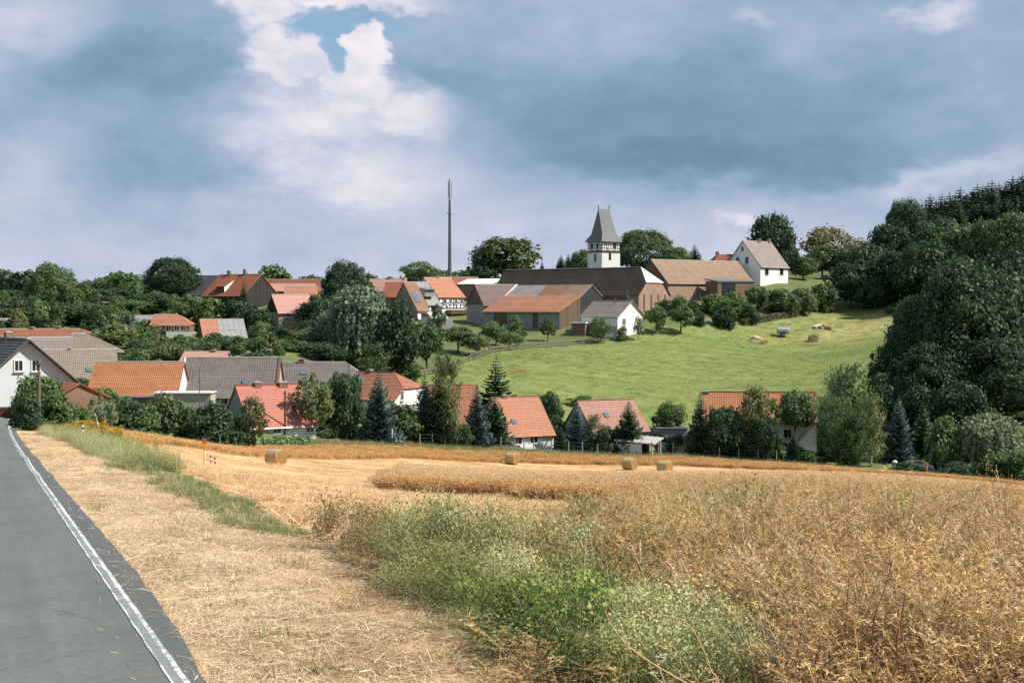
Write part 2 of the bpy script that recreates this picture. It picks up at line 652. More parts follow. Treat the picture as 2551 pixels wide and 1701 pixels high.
BACK_PX = [250, 770, 1000, 1275, 1700, 1955, 2134, 2400, 2900]      # rear rim of the field, picture column and depth
BACK_Y = [128, 152, 168, 177, 181, 177, 170, 150, 128]
FIELD = [(3.5, 3), (0.05, 9.3), (-2.0, 17.5), (-3.4, 21.5), (-6.3, 31), (-10.6, 44), (-15.6, 58), (-20.5, 80), (gx(290, 104), 104)] + \
        [(gx(p_, y_), y_) for p_, y_ in zip(BACK_PX, BACK_Y)] + [(40, 60), (30, 20), (18, 3)]
MEADOW = [(gx(1010, 215), 215), (gx(1060, 226), 226), (gx(1350, 258), 258), (gx(1560, 274), 274), (gx(1700, 284), 284),
          (gx(1800, 294), 294), (gx(1900, 312), 312), (gx(2060, 325), 325), (gx(2250, 338), 338), (gx(2420, 320), 320), (gx(2450, 260), 260),
          (gx(2400, 210), 210), (gx(2000, 204), 204), (gx(1600, 204), 204), (gx(1250, 202), 202)]
STRIP = [(gx(p_, y_), y_) for p_, y_ in ((285, 105), (630, 120), (1000, 150), (1275, 166), (1500, 168), (1700, 168), (2100, 156), (2450, 137), (2800, 124))] + \
        [(gx(p_, y_), y_) for p_, y_ in ((2800, 130), (2400, 146), (2134, 166), (1955, 173), (1700, 177), (1275, 173), (1000, 163), (770, 147), (255, 123))]
CROP = [(-5.5, 62), (0.8, 62), (0.9, 53), (3.4, 51), (9, 50), (25, 48), (46, 110), (50, 140), (gx(2100, 140), 140), (gx(1500, 145), 145), (gx(1000, 138), 138), (gx(965, 100), 100)]

# ---------------------------------------------------------------- ground materials
def wcoord(gg):
    return gg.n('ShaderNodeNewGeometry').outputs['Position']


def m_ground():
    m, gg, bs, out = mat_new('rough_ground')
    p = wcoord(gg)
    f, _ = gg.noise(p, 0.09, 6, 0.6)
    f2, _ = gg.noise(p, 0.9, 8, 0.65)
    f3, _ = gg.noise(p, 7.0, 5, 0.65)
    k = gg.m('ADD', gg.m('MULTIPLY', f, 0.45), gg.m('ADD', gg.m('MULTIPLY', f2, 0.35), gg.m('MULTIPLY', f3, 0.2)))
    gg.put(bs.inputs['Base Color'], gg.ramp(k, [(0.32, (0.05, 0.075, 0.025)), (0.5, (0.11, 0.135, 0.045)), (0.66, (0.22, 0.19, 0.09))]))
    bs.inputs['Roughness'].default_value = 1.0
    bump(gg, bs, f3, 0.6, 0.08)
    return m


def m_meadow():
    m, gg, bs, out = mat_new('meadow_grass')
    p = wcoord(gg)
    sp = gg.n('ShaderNodeSeparateXYZ')
    gg.t.links.new(p, sp.inputs[0])
    warp, wc = gg.noise(p, 0.045, 4, 0.5)
    # mowing bands follow the contour of the slope
    q = gg.v('MULTIPLY', gg.v('ADD', p, gg.v('SCALE', wc, 16.0)), (0.05, 0.42, 0.0))
    b1, _ = gg.noise(q, 1.0, 4, 0.5)
    f1, _ = gg.noise(p, 0.035, 5, 0.6)
    f2, _ = gg.noise(p, 0.5, 8, 0.7)
    f3, _ = gg.noise(p, 2.6, 5, 0.75)
    k = gg.m('ADD', gg.m('MULTIPLY', b1, 0.36), gg.m('ADD', gg.m('MULTIPLY', f1, 0.28), gg.m('ADD', gg.m('MULTIPLY', f2, 0.20), gg.m('MULTIPLY', f3, 0.16))))
    c = gg.ramp(k, [(0.34, (0.105, 0.150, 0.050)), (0.46, (0.160, 0.200, 0.062)), (0.56, (0.215, 0.245, 0.080)), (0.68, (0.30, 0.285, 0.11))])
    # drier, straw-coloured ground where the animals stand, towards the wood
    dry = gg.m('MULTIPLY', gg.rng(gg.m('ADD', sp.outputs[0], gg.m('MULTIPLY', gg.m('SUBTRACT', f1, 0.5), 60.0)), 48.0, 78.0),
               gg.m('MULTIPLY', gg.rng(sp.outputs[1], 284.0, 294.0), gg.rng(sp.outputs[1], 318.0, 304.0)))
    c = gg.mix(gg.m('MULTIPLY', dry, gg.rng(f2, 0.35, 0.6)), c, (0.40, 0.34, 0.15))
    gg.put(bs.inputs['Base Color'], c)
    bs.inputs['Roughness'].default_value = 1.0
    bs.inputs['Specular IOR Level'].default_value = 0.1
    bump(gg, bs, f3, 0.8, 0.25)
    return m


def m_stubble():
    m, gg, bs, out = mat_new('cut_stubble')
    p = wcoord(gg)
    rot = gg.n('ShaderNodeVectorRotate')
    gg.t.links.new(p, rot.inputs[0])
    rot.inputs['Angle'].default_value = math.radians(12)
    q = rot.outputs[0]
    _, wc = gg.noise(p, 0.25, 4, 0.55)
    qw = gg.v('ADD', q, gg.v('SCALE', wc, 1.6))
    row, _ = gg.noise(gg.v('MULTIPLY', qw, (0.10, 1.0, 0)), 0.75, 5, 0.62)
    rowf, _ = gg.noise(gg.v('MULTIPLY', qw, (0.35, 3.2, 0)), 1.5, 6, 0.7)
    f, _ = gg.noise(p, 0.13, 5, 0.6)
    ff_, _ = gg.noise(p, 9.0, 6, 0.75)
    k = gg.m('ADD', gg.m('MULTIPLY', row, 0.40), gg.m('ADD', gg.m('MULTIPLY', rowf, 0.26), gg.m('ADD', gg.m('MULTIPLY', f, 0.16), gg.m('MULTIPLY', ff_, 0.18))))
    gg.put(bs.inputs['Base Color'], gg.ramp(k, [(0.40, (0.27, 0.145, 0.055)), (0.47, (0.43, 0.25, 0.10)), (0.53, (0.60, 0.40, 0.205)), (0.61, (0.76, 0.58, 0.36))]))
    bs.inputs['Roughness'].default_value = 1.0
    bs.inputs['Specular IOR Level'].default_value = 0.15
    bump(gg, bs, rowf, 0.7, 0.12)
    return m


def m_verge():
    m, gg, bs, out = mat_new('mown_dry_verge')
    p = wcoord(gg)
    f, _ = gg.noise(p, 0.55, 6, 0.6)
    f2, _ = gg.noise(p, 3.0, 8, 0.7)
    f3, _ = gg.noise(gg.v('MULTIPLY', p, (1, 0.6, 1)), 30.0, 6, 0.75)
    k = gg.m('ADD', gg.m('MULTIPLY', f, 0.42), gg.m('ADD', gg.m('MULTIPLY', f2, 0.30), gg.m('MULTIPLY', f3, 0.28)))
    c = gg.ramp(k, [(0.36, (0.20, 0.12, 0.055)), (0.47, (0.43, 0.29, 0.15)), (0.56, (0.64, 0.47, 0.28)), (0.68, (0.78, 0.62, 0.42))])
    gr, _ = gg.noise(p, 1.3, 5, 0.6)
    c = gg.mix(gg.m('MULTIPLY', gg.rng(gr, 0.60, 0.72), 0.45), c, (0.20, 0.19, 0.06))
    gg.put(bs.inputs['Base Color'], c)
    bs.inputs['Roughness'].default_value = 1.0
    bs.inputs['Specular IOR Level'].default_value = 0.1
    bump(gg, bs, f3, 0.9, 0.03)
    return m


def m_asphalt():
    m, gg, bs, out = mat_new('worn_asphalt')
    p = wcoord(gg)
    uv = gg.n('ShaderNodeUVMap').outputs[0]
    sp = gg.n('ShaderNodeSeparateXYZ')
    gg.t.links.new(uv, sp.inputs[0])
    f, _ = gg.noise(p, 0.8, 7, 0.6)
    f2, _ = gg.noise(p, 60.0, 4, 0.8)
    f4, _ = gg.noise(p, 230.0, 2, 0.8)
    f3, _ = gg.noise(gg.v('MULTIPLY', uv, (1.2, 0.06, 0)), 2.0, 5, 0.6)
    f5, _ = gg.noise(p, 14.0, 4, 0.75)
    k = gg.m('ADD', gg.m('ADD', gg.m('MULTIPLY', f, 0.16), gg.m('MULTIPLY', f5, 0.22)), gg.m('ADD', gg.m('MULTIPLY', f2, 0.24), gg.m('ADD', gg.m('MULTIPLY', f4, 0.18), gg.m('MULTIPLY', f3, 0.20))))
    c = gg.ramp(k, [(0.36, (0.075, 0.080, 0.073)), (0.52, (0.128, 0.135, 0.124)), (0.66, (0.200, 0.206, 0.190))])
    # fine cracks and old tar seams
    vo = gg.n('ShaderNodeTexVoronoi', feature='DISTANCE_TO_EDGE')
    cw, cc = gg.noise(p, 1.4, 5, 0.7)
    gg.put(vo.inputs['Vector'], gg.v('ADD', gg.v('MULTIPLY', p, (1, 0.55, 1)), gg.v('SCALE', cc, 0.9)))
    vo.inputs['Scale'].default_value = 0.55
    cm, _ = gg.noise(p, 0.5, 3, 0.5)
    crack = gg.m('MULTIPLY', gg.rng(vo.outputs['Distance'], 0.010, 0.002), gg.rng(cm, 0.48, 0.62))
    c = gg.mix(gg.m('MULTIPLY', crack, 0.6), c, (0.045, 0.046, 0.044))
    # the strip outside the edge line is newer and darker bitumen, broken into the verge
    n2, _ = gg.noise(p, 5.0, 5, 0.65)
    e = gg.rng(gg.m('ADD', sp.outputs[0], gg.m('MULTIPLY', gg.m('SUBTRACT', n2, 0.5), 0.03)), 0.245, 0.215)
    c = gg.mix(gg.m('MULTIPLY', e, 0.45), c, (0.070, 0.074, 0.068))
    gg.put(bs.inputs['Base Color'], c)
    bs.inputs['Roughness'].default_value = 0.85
    bs.inputs['Specular IOR Level'].default_value = 0.35
    bump(gg, bs, f2, 0.35, 0.006)
    return m


def m_paint(name, cover):
    m, gg, bs, out = mat_new(name)
    p = wcoord(gg)
    f, _ = gg.noise(p, 26.0, 7, 0.75)
    f2, _ = gg.noise(p, 2.2, 5, 0.6)
    k = gg.rng(gg.m('ADD', gg.m('MULTIPLY', f, 0.7), gg.m('MULTIPLY', f2, 0.3)), 0.62 - cover * 0.34, 0.74 - cover * 0.34)
    gg.put(bs.inputs['Base Color'], gg.mix(k, (0.74, 0.74, 0.73), (0.20, 0.205, 0.20)))
    bs.inputs['Roughness'].default_value = 0.75
    return m


MG, MM, MS, MV = m_ground(), m_meadow(), m_stubble(), m_verge()

# ---------------------------------------------------------------- ground: one sheet to the horizon, split by land use
th_f = np.radians(np.arange(-24.0, 24.01, 0.125))
th_l = np.radians(np.concatenate([np.arange(-180, -40, 4.0), np.arange(-40, -24, 1.0)]))
th_r = np.radians(np.concatenate([np.arange(25, 40, 1.0), np.arange(40, 180.1, 4.0)]))
TH = np.concatenate([th_l, th_f, th_r])
RR = [0.6]
while RR[-1] < 9000:
    RR.append(RR[-1] * (1.014 if RR[-1] < 420 else 1.12))
RR = np.array(RR)
tg, rg = np.meshgrid(TH, RR)
GX, GY = rg * np.sin(tg), rg * np.cos(tg)
GZ = H(GX, GY)
rough = 0.02 * np.sin(GX * 5.1 + 2 * np.sin(GY * 1.7)) * np.sin(GY * 4.3) * (rg < 60)
GZ = GZ + rough * (np.abs(GX - np.vectorize(road_x)(GY) + 2.8) > 3.2)
nr, ntn = GX.shape
VID = np.arange(nr * ntn).reshape(nr, ntn)
Q = np.stack([VID[:-1, :-1], VID[:-1, 1:], VID[1:, 1:], VID[1:, :-1]], -1).reshape(-1, 4)
ALLV = np.stack([GX, GY, GZ], -1).reshape(-1, 3)
cen = ALLV[Q].mean(1)
cx, cy = cen[:, 0], cen[:, 1]
jx = cx + 0.12 * np.sin(cy * 2.3) + 0.08 * np.sin(cy * 5.9)
rxv = np.interp(cy, [-60] + ROADY + [140], [road_x(-60)] + ROADX + [road_x(140)])
is_verge = (cy > -8) & (cy < 97) & (jx < verge_x(cy)) & (cx > rxv - 0.5)
is_field = inpoly(jx, cy, FIELD) & ~is_verge
is_mead = inpoly(jx, cy, MEADOW)
ids = np.zeros(len(Q), int)
ids[is_mead] = 1
ids[is_field] = 2
ids[is_verge] = 3
for i, (nm, mt) in enumerate((('ground', MG), ('meadow', MM), ('stubble_field', MS), ('grass_verge', MV))):
    sel = Q[ids == i]
    u, inv = np.unique(sel, return_inverse=True)
    vv, qq = ALLV[u], inv.reshape(-1, 4)
    if i == 0:      # close the sheet under the camera
        k0 = len(vv)
        ring = VID[0]
        vv = np.concatenate([vv, ALLV[ring], [[0, 0, H(0.0, 0.0)]]])
        n0 = len(ring)
        fan = np.array([[k0 + n0, k0 + n0, k0 + j, k0 + (j + 1) % n0] for j in range(n0)])
    me = np_mesh(nm, vv, qq, mt)
    me.polygons.foreach_set('use_smooth', np.ones(len(qq), bool))
    o = bpy.data.objects.new(nm, me)
    COL.objects.link(o)
    tag(o, kind='structure')

# ---------------------------------------------------------------- road with its worn edge line
mb = MB()
ys = np.concatenate([np.arange(-14, 30, 0.5), np.arange(30, 135, 1.0)])
offs_full = [0.0, 0.12, 0.24, 0.5, 1.2, 2.2, 3.4, 4.8, 6.1]


def edge_off(y):
    return float(np.interp(y, [8, 9.3, 11, 14.6, 60, 100], [0.10, 0.11, 0.2, 0.27, 0.27, 0.3]))


rows = []
for y in ys:
    e = edge_off(y) + 0.007 * math.sin(y * 3.1) + 0.006 * math.sin(y * 8.3)
    xr = road_x(y) + e
    zz = H(np.array([xr - o_ for o_ in offs_full]), np.full(len(offs_full), y))
    rows.append([((xr - o_), y - 0.36 * o_ * 0, zz[i] + 0.06 + 0.03 * math.sin(min(o_, 6.1) / 6.1 * math.pi), o_ - e + 0.24) for i, o_ in enumerate(offs_full)])
for a, b, ya, yb in zip(rows[:-1], rows[1:], ys[:-1], ys[1:]):
    for i in range(len(offs_full) - 1):
        P = [b[i], a[i], a[i + 1], b[i + 1]]
        mb.face([p[:3] for p in reversed(P)], 0, [(p[3], p[1]) for p in reversed(P)])
    # outer lip of the asphalt
    mb.face([(a[0][0], a[0][1], a[0][2]), (b[0][0], b[0][1], b[0][2]), (b[0][0] + .02, b[0][1], b[0][2] - .2), (a[0][0] + .02, a[0][1], a[0][2] - .2)], 0, [(0, 0)] * 4)
road = tag(mb.build('road', m_asphalt()), kind='structure')
mb = MB()
for a, b in zip(np.arange(-14, 134, 0.5), np.arange(-13.5, 134.5, 0.5)):
    def rp(y, o_):
        x = road_x(y) - o_ + 0.004 * math.sin(y * 7)
        e = edge_off(y)
        od = o_ + e
        hh = float(np.interp(od, offs_full, [0.06 + 0.03 * math.sin(q / 6.1 * math.pi) for q in offs_full]))
        return (x, y, H(x, y) + hh + 0.006)
    for o0, o1, mi in ((0.0, 0.040, 0), (0.041, 0.103, 1), (0.104, 0.122, 0)):
        mb.face([rp(a, o1), rp(a, o0), rp(b, o0), rp(b, o1)], mi)
tag(mb.build('edge_line', [m_paint('line_paint', 0.50), m_paint('line_paint_worn', 0.80)]), kind='structure')

# ---------------------------------------------------------------- building materials
T_ORANGE = m_tiles('roof_tiles_orange', (0.40, 0.165, 0.075), (0.46, 0.20, 0.095), (0.16, 0.085, 0.05), 0.4)
T_ORANGE_OLD = m_tiles('roof_tiles_orange_old', (0.42, 0.19, 0.11), (0.36, 0.15, 0.085), (0.12, 0.07, 0.045), 0.6)
T_ORANGE_PALE = m_tiles('roof_tiles_orange_pale', (0.50, 0.24, 0.15), (0.44, 0.20, 0.12), (0.26, 0.13, 0.08), 0.45)
T_RED = m_tiles('roof_tiles_red', (0.50, 0.205, 0.15), (0.46, 0.185, 0.135), (0.30, 0.12, 0.09), 0.35)
T_REDDARK = m_tiles('roof_tiles_rust', (0.33, 0.115, 0.06), (0.27, 0.095, 0.05), (0.10, 0.06, 0.045), 0.5)
T_PINK = m_tiles('roof_tiles_pink', (0.54, 0.31, 0.255), (0.50, 0.28, 0.23), (0.36, 0.2, 0.16), 0.3)
T_PINKBROWN = m_tiles('roof_tiles_pink_brown', (0.47, 0.27, 0.205), (0.40, 0.22, 0.165), (0.20, 0.13, 0.10), 0.6)
T_GREY = m_tiles('roof_tiles_grey', (0.215, 0.185, 0.165), (0.175, 0.15, 0.135), (0.10, 0.085, 0.07), 0.6, 0.3, 0.36)
T_GREYBROWN = m_tiles('roof_tiles_grey_brown', (0.30, 0.25, 0.20), (0.255, 0.21, 0.165), (0.15, 0.125, 0.09), 0.6)
T_GREYPINK = m_tiles('roof_tiles_grey_pink', (0.32, 0.268, 0.243), (0.28, 0.235, 0.212), (0.18, 0.15, 0.12), 0.55)
T_TAN = m_tiles('roof_tiles_tan', (0.36, 0.25, 0.175), (0.29, 0.195, 0.135), (0.19, 0.15, 0.09), 0.7)
T_DARK = m_tiles('roof_tiles_black_brown', (0.070, 0.053, 0.041), (0.048, 0.037, 0.030), (0.034, 0.031, 0.026), 0.7)
T_MAUVE = m_tiles('roof_tiles_mauve', (0.225, 0.155, 0.14), (0.185, 0.13, 0.12), (0.12, 0.09, 0.08), 0.55)
T_VIOLET = m_tiles('roof_sheets_grey_violet', (0.34, 0.29, 0.285), (0.30, 0.26, 0.255), (0.2, 0.17, 0.16), 0.5, 1.0, 1.0)
T_BROWN = m_tiles('roof_tiles_brown', (0.36, 0.20, 0.12), (0.28, 0.155, 0.10), (0.15, 0.09, 0.06), 0.6)
T_ASBESTOS = m_tiles('roof_sheets_grey', (0.33, 0.34, 0.34), (0.29, 0.30, 0.30), (0.17, 0.17, 0.15), 0.6, 0.9, 1.2)
T_WHITE = m_tiles('roof_sheets_white', (0.86, 0.83, 0.76), (0.82, 0.79, 0.72), (0.62, 0.58, 0.5), 0.25, 1.0, 2.0, 0.5)
T_SLATE = m_tiles('roof_slate_blue_black', (0.17, 0.18, 0.19), (0.145, 0.153, 0.163), (0.11, 0.115, 0.12), 0.3, 0.3, 0.22, 0.6)
T_DKSLATE = m_tiles('roof_slates_dark_grey', (0.10, 0.098, 0.095), (0.075, 0.073, 0.07), (0.05, 0.05, 0.045), 0.5, 0.3, 0.3, 0.6)

W_WHITE = m_wall('wall_white', (0.82, 0.81, 0.79), (0.5, 0.46, 0.4), 0.25)
W_OFFWHITE = m_wall('wall_offwhite', (0.70, 0.69, 0.66), (0.42, 0.38, 0.33), 0.4)
W_BLUEGREY = m_wall('wall_pale_grey', (0.60, 0.62, 0.64), (0.42, 0.42, 0.42), 0.3)
W_CREAM = m_wall('wall_cream', (0.80, 0.77, 0.68), (0.5, 0.44, 0.34), 0.25)
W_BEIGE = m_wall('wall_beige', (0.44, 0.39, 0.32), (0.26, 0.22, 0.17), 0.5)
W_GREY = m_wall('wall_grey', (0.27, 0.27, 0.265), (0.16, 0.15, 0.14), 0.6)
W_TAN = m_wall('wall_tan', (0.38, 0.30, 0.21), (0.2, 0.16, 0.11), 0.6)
W_BROWN = m_wall('wall_brown', (0.20, 0.14, 0.095), (0.1, 0.075, 0.055), 0.6)
W_BRICK = m_brick('brick_pink_tan', (0.36, 0.23, 0.165), (0.31, 0.19, 0.14), (0.36, 0.31, 0.26), 0.45)
W_BRICKRED = m_brick('brick_red_brown', (0.24, 0.13, 0.085), (0.19, 0.10, 0.07), (0.26, 0.22, 0.18), 0.5)
W_BOARDS = m_boards('boards_tarred', (0.022, 0.022, 0.022), (0.055, 0.050, 0.045))
W_BOARDSBR = m_boards('boards_brown', (0.085, 0.062, 0.042), (0.16, 0.115, 0.08))
W_BOARDSGR = m_boards('boards_weathered', (0.16, 0.14, 0.11), (0.28, 0.25, 0.2))
M_TIMBER = m_plain('timber_dark', (0.045, 0.032, 0.024), 0.8, 0.3)
M_FRAME = m_plain('frame_white', (0.75, 0.75, 0.73), 0.5, 0.05)
M_FRAMEDK = m_plain('frame_brown', (0.10, 0.06, 0.04), 0.6, 0.2)
M_MORTAR = m_plain('mortar_pale', (0.58, 0.55, 0.50), 0.9, 0.15)
M_CHIMNEY = m_brick('brick_chimney', (0.26, 0.12, 0.075), (0.2, 0.09, 0.06), (0.3, 0.26, 0.22), 0.5)
M_CONC = m_plain('concrete', (0.38, 0.37, 0.34), 0.9, 0.15)
M_METAL = m_plain('galvanised_metal', (0.42, 0.45, 0.47), 0.45, 0.12, 4.0, 0.6)
M_ZINC = m_plain('zinc_dark', (0.16, 0.17, 0.18), 0.5, 0.1, 4.0, 0.5)
M_WOODPOLE = m_plain('wood_weathered', (0.20, 0.15, 0.105), 0.9, 0.25, 8.0)
M_WOODGREY = m_plain('wood_grey', (0.30, 0.285, 0.25), 0.9, 0.25, 8.0)


def m_glass():
    m, gg, bs, out = mat_new('window_glass')
    gg.put(bs.inputs['Base Color'], (0.018, 0.022, 0.026, 1))
    bs.inputs['Roughness'].default_value = 0.08
    bs.inputs['Specular IOR Level'].default_value = 0.5
    return m


M_GLASS = m_glass()
M_SKYGLASS = m_plain('skylight_glass', (0.10, 0.15, 0.20), 0.15, 0.05, 2.0, 0.0, 0.8)


# ---------------------------------------------------------------- houses
def slope(mb, A, B, Cc, D, mi=0, course=0.34, step=0.045, seg=1.6, thick=0.10, mifn=None, sag=0.05, rs=None):
    """one roof slope laid in overlapping courses; A-B eave, D-C ridge"""
    rs = rs or random
    A, B, Cc, D = map(Vector, (A, B, Cc, D))
    up = ((D - A) + (Cc - B)) / 2
    if up.length < 0.05:
        up = (Cc - A)
    ln = up.length
    wid = max((B - A).length, (Cc - D).length)
    nrm = (B - A).cross(D - A) if (B - A).length > 0.1 else (Cc - B).cross(D - B)
    nrm.normalize()
    if nrm.z < 0:
        nrm = -nrm
    n = max(2, int(round(ln / course)))
    m = max(1, int(round(wid / seg)))
    ph = rs.uniform(0, 6)

    def P(u, t, off):
        p = A.lerp(B, u).lerp(D.lerp(Cc, u), t)
        s = -sag * math.sin(math.pi * t) * (0.55 + 0.45 * math.sin(u * wid * 0.9 + ph)) * (1 if 0.01 < t < 0.99 else 0)
        return p + nrm * (off + s)

    uo = (A - Vector((0, 0, 0))).x
    for i in range(n):
        t0, t1 = i / n, (i + 1) / n
        j = rs.uniform(0.75, 1.3) * step
        for k in range(m):
            u0, u1 = k / m, (k + 1) / m
            q = mifn((u0 + u1) / 2, t0) if mifn else mi
            a, b = P(u0, t0, j), P(u1, t0, j)
            c, d = P(u1, t1, 0.004), P(u0, t1, 0.004)
            w0 = (D.lerp(Cc, 0) - A).length
            ua = A.lerp(B, u0).lerp(D.lerp(Cc, u0), t0).x
            ub = A.lerp(B, u1).lerp(D.lerp(Cc, u1), t0).x
            uc = A.lerp(B, u1).lerp(D.lerp(Cc, u1), t1).x
            ud = A.lerp(B, u0).lerp(D.lerp(Cc, u0), t1).x
            if abs(B.x - A.x) < abs(B.y - A.y):
                ua, ub, uc, ud = [A.lerp(B, u).lerp(D.lerp(Cc, u), t).y for u, t in ((u0, t0), (u1, t0), (u1, t1), (u0, t1))]
            v0, v1 = i * course, (i + 1) * course
            mb.face([a, b, c, d], q, [(ua, v0), (ub, v0), (uc, v1), (ud, v1)])
            a2, b2 = P(u0, t0, 0.0), P(u1, t0, 0.0)
            if i == 0:
                a2, b2 = P(u0, t0, -thick), P(u1, t0, -thick)
            mb.face([a2, b2, b, a], q, [(ua, v0 + .01), (ub, v0 + .01), (ub, v0 + .02), (ua, v0 + .02)])
    # underside and rims
    lo = nrm * (-thick)
    uvq = [(0, 0), (1, 0), (1, 1), (0, 1)]
    mb.face([D + lo, Cc + lo, B + lo, A + lo], mi, uvq)
    for p, q2 in ((A, D), (Cc, B)):
        mb.face([p + nrm * step, p + lo, q2 + lo, q2 + nrm * 0.01], mi, uvq)


class House:
    pass


def house(name, label, px0, px1, Y, yaw, py_ridge, py_eave, W, roofm, wallm, py_base=None, group=None, cat='house',
          ov=0.35, verge=0.22, hip_l=0, hip_r=0, hh_l=1.0, hh_r=1.0, cap=M_MORTAR, course=0.34, mifn=None,
          hipm=None, seed=None, sag=0.05, drop=3.5, gable_l=None, gable_r=None, stepv=0.045):
    """ridge seen between picture columns px0..px1, eave and ridge at picture rows; hip_* is the inset of the ridge end,
    hh_* the share of the roof height where a (half) hip begins"""
    rs = random.Random(seed if seed is not None else int(px0 * 7 + py_ridge))
    a = math.radians(yaw)
    d = Vector((math.cos(a), math.sin(a), 0))
    nf = Vector((math.sin(a), -math.cos(a), 0))
    pc = (px0 + px1) / 2
    Cn = at(pc, py_ridge, Y)

    def s_of(px):
        k = at(px, py_ridge, 1.0).x
        return (k * Cn.y - Cn.x) / (d.x - k * d.y)

    s0, s1 = s_of(px0), s_of(px1)
    L = s1 - s0 + hip_l + hip_r
    cen = Cn + d * ((s0 - hip_l + s1 + hip_r) / 2)
    E = cen + nf * (W / 2)
    pe = IW / 2 + FPX * E.x / E.y
    ze = at(pe, py_eave, E.y).z
    zb = at(pe, py_base, E.y).z if py_base else H(cen.x, cen.y)
    zb = min(zb, ze - 0.8)
    h = House()
    h.o = empty(name, (cen.x, cen.y, zb), a)
    tag(h.o, label, cat, group)
    h.L, h.W, h.he, h.hr = L, W, ze - zb, Cn.z - zb
    h.M = Matrix.Translation((cen.x, cen.y, zb)) @ Matrix.Rotation(a, 4, 'Z')
    he, hr = h.he, h.hr
    x0, x1, y0, y1 = -L / 2, L / 2, -W / 2, W / 2
    hh = hr - he
    pl = hh / (W / 2)
    # walls
    mb = MB()
    zl = -drop
    inn = 0.10
    het, hrt = he - 0.06, hr - 0.16

    def gable(x, f, flip):
        yt = (W / 2) * (1 - f)
        zt = het + (hrt - het) * f
        pts = [(x, y0, zl), (x, y1, zl), (x, y1, het)]
        if f >= 0.99:
            pts += [(x, 0, hrt)]
        elif f > 0.02:
            pts += [(x, yt, zt), (x, -yt, zt)]
        pts += [(x, y0, het)]
        mb.face(pts[::-1] if flip else pts, 0)

    fl = hh_l if hip_l else 1.0
    fr = hh_r if hip_r else 1.0
    gable(x0, fl, True)
    gable(x1, fr, False)
    mb.face([(x0, y0, zl), (x1, y0, zl), (x1, y0, het), (x0, y0, het)], 0)
    mb.face([(x1, y1, zl), (x0, y1, zl), (x0, y1, het), (x1, y1, het)], 0)
    h.wall = mb.build('wall', wallm, h.o)
    # gable cladding, a hand proud of the wall
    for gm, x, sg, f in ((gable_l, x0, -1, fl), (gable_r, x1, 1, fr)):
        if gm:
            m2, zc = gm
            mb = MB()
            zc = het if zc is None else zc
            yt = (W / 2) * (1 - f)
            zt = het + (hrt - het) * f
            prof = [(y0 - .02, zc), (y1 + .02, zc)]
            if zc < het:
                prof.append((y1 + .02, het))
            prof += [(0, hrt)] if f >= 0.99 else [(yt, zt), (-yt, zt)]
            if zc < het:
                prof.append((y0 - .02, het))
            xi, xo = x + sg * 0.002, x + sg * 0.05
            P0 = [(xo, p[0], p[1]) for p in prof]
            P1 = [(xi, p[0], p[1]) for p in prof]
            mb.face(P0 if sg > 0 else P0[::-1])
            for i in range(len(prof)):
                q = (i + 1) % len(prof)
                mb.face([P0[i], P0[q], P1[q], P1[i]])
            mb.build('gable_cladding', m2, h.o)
    # roof
    mb = MB()
    mats = list(roofm) if isinstance(roofm, (list, tuple)) else [roofm]
    hmi = 0
    if hipm:
        mats.append(hipm)
        hmi = len(mats) - 1
    xe0, xe1 = x0 - verge, x1 + verge
    ye = W / 2 + ov
    zee = he - pl * ov
    for sgn in (-1, 1):
        def pt(x, t, sgn=sgn):
            return Vector((x, sgn * ye * (1 - t), zee + (hr - zee) * t))
        tl, tr = (fl if hip_l else 1.0), (fr if hip_r else 1.0)
        tm = sorted({0.0, 1.0, tl, tr})

        def xl(t):
            return xe0 if t <= tl + 1e-6 or not hip_l else xe0 + (hip_l + verge) * (t - tl) / (1 - tl)

        def xr(t):
            return xe1 if t <= tr + 1e-6 or not hip_r else xe1 - (hip_r + verge) * (t - tr) / (1 - tr)
        if hip_l and fl < 0.02:
            tl = 0.0
        for ta, tb in zip(tm[:-1], tm[1:]):
            A, B, C2, D = pt(xl(ta), ta), pt(xr(ta), ta), pt(xr(tb), tb), pt(xl(tb), tb)
            if sgn < 0:
                slope(mb, A, B, C2, D, 0, course, stepv, mifn=mifn, sag=sag, rs=rs)
            else:
                slope(mb, B, A, D, C2, 0, course, stepv, sag=sag, rs=rs)
    for hip, f, xe, sg in ((hip_l, fl, xe0, -1), (hip_r, fr, xe1, 1)):
        if hip:
            yt = ye * (1 - f)
            zt = zee + (hr - zee) * f
            r = Vector((xe - sg * (hip + verge), 0, hr))
            a_, b_ = Vector((xe, -yt, zt)), Vector((xe, yt, zt))
            if sg < 0:
                a_, b_ = b_, a_
            slope(mb, a_, b_, r + Vector((0, .02 * sg, 0)), r - Vector((0, .02 * sg, 0)), hmi, course, stepv, sag=0, rs=rs)
    h.roof = mb.build('roof', mats, h.o)
    # ridge tiles
    if cap:
        mb = MB()
        ra, rb = x0 - verge + (hip_l + verge if hip_l else 0), x1 + verge - (hip_r + verge if hip_r else 0)
        nseg = max(2, int((rb - ra) / 1.2))
        for i in range(nseg):
            xa, xb = ra + (rb - ra) * i / nseg, ra + (rb - ra) * (i + 1) / nseg
            zz = hr + 0.03 + rs.uniform(-.012, .012)
            mb.bar((xa, 0, zz), (xb - 0.01, 0, zz), 0.26, 0.12)
        mb.build('ridge_cap', cap, h.o)
    h.x0, h.x1, h.y0, h.y1 = x0, x1, y0, y1
    h.pl = pl
    return h


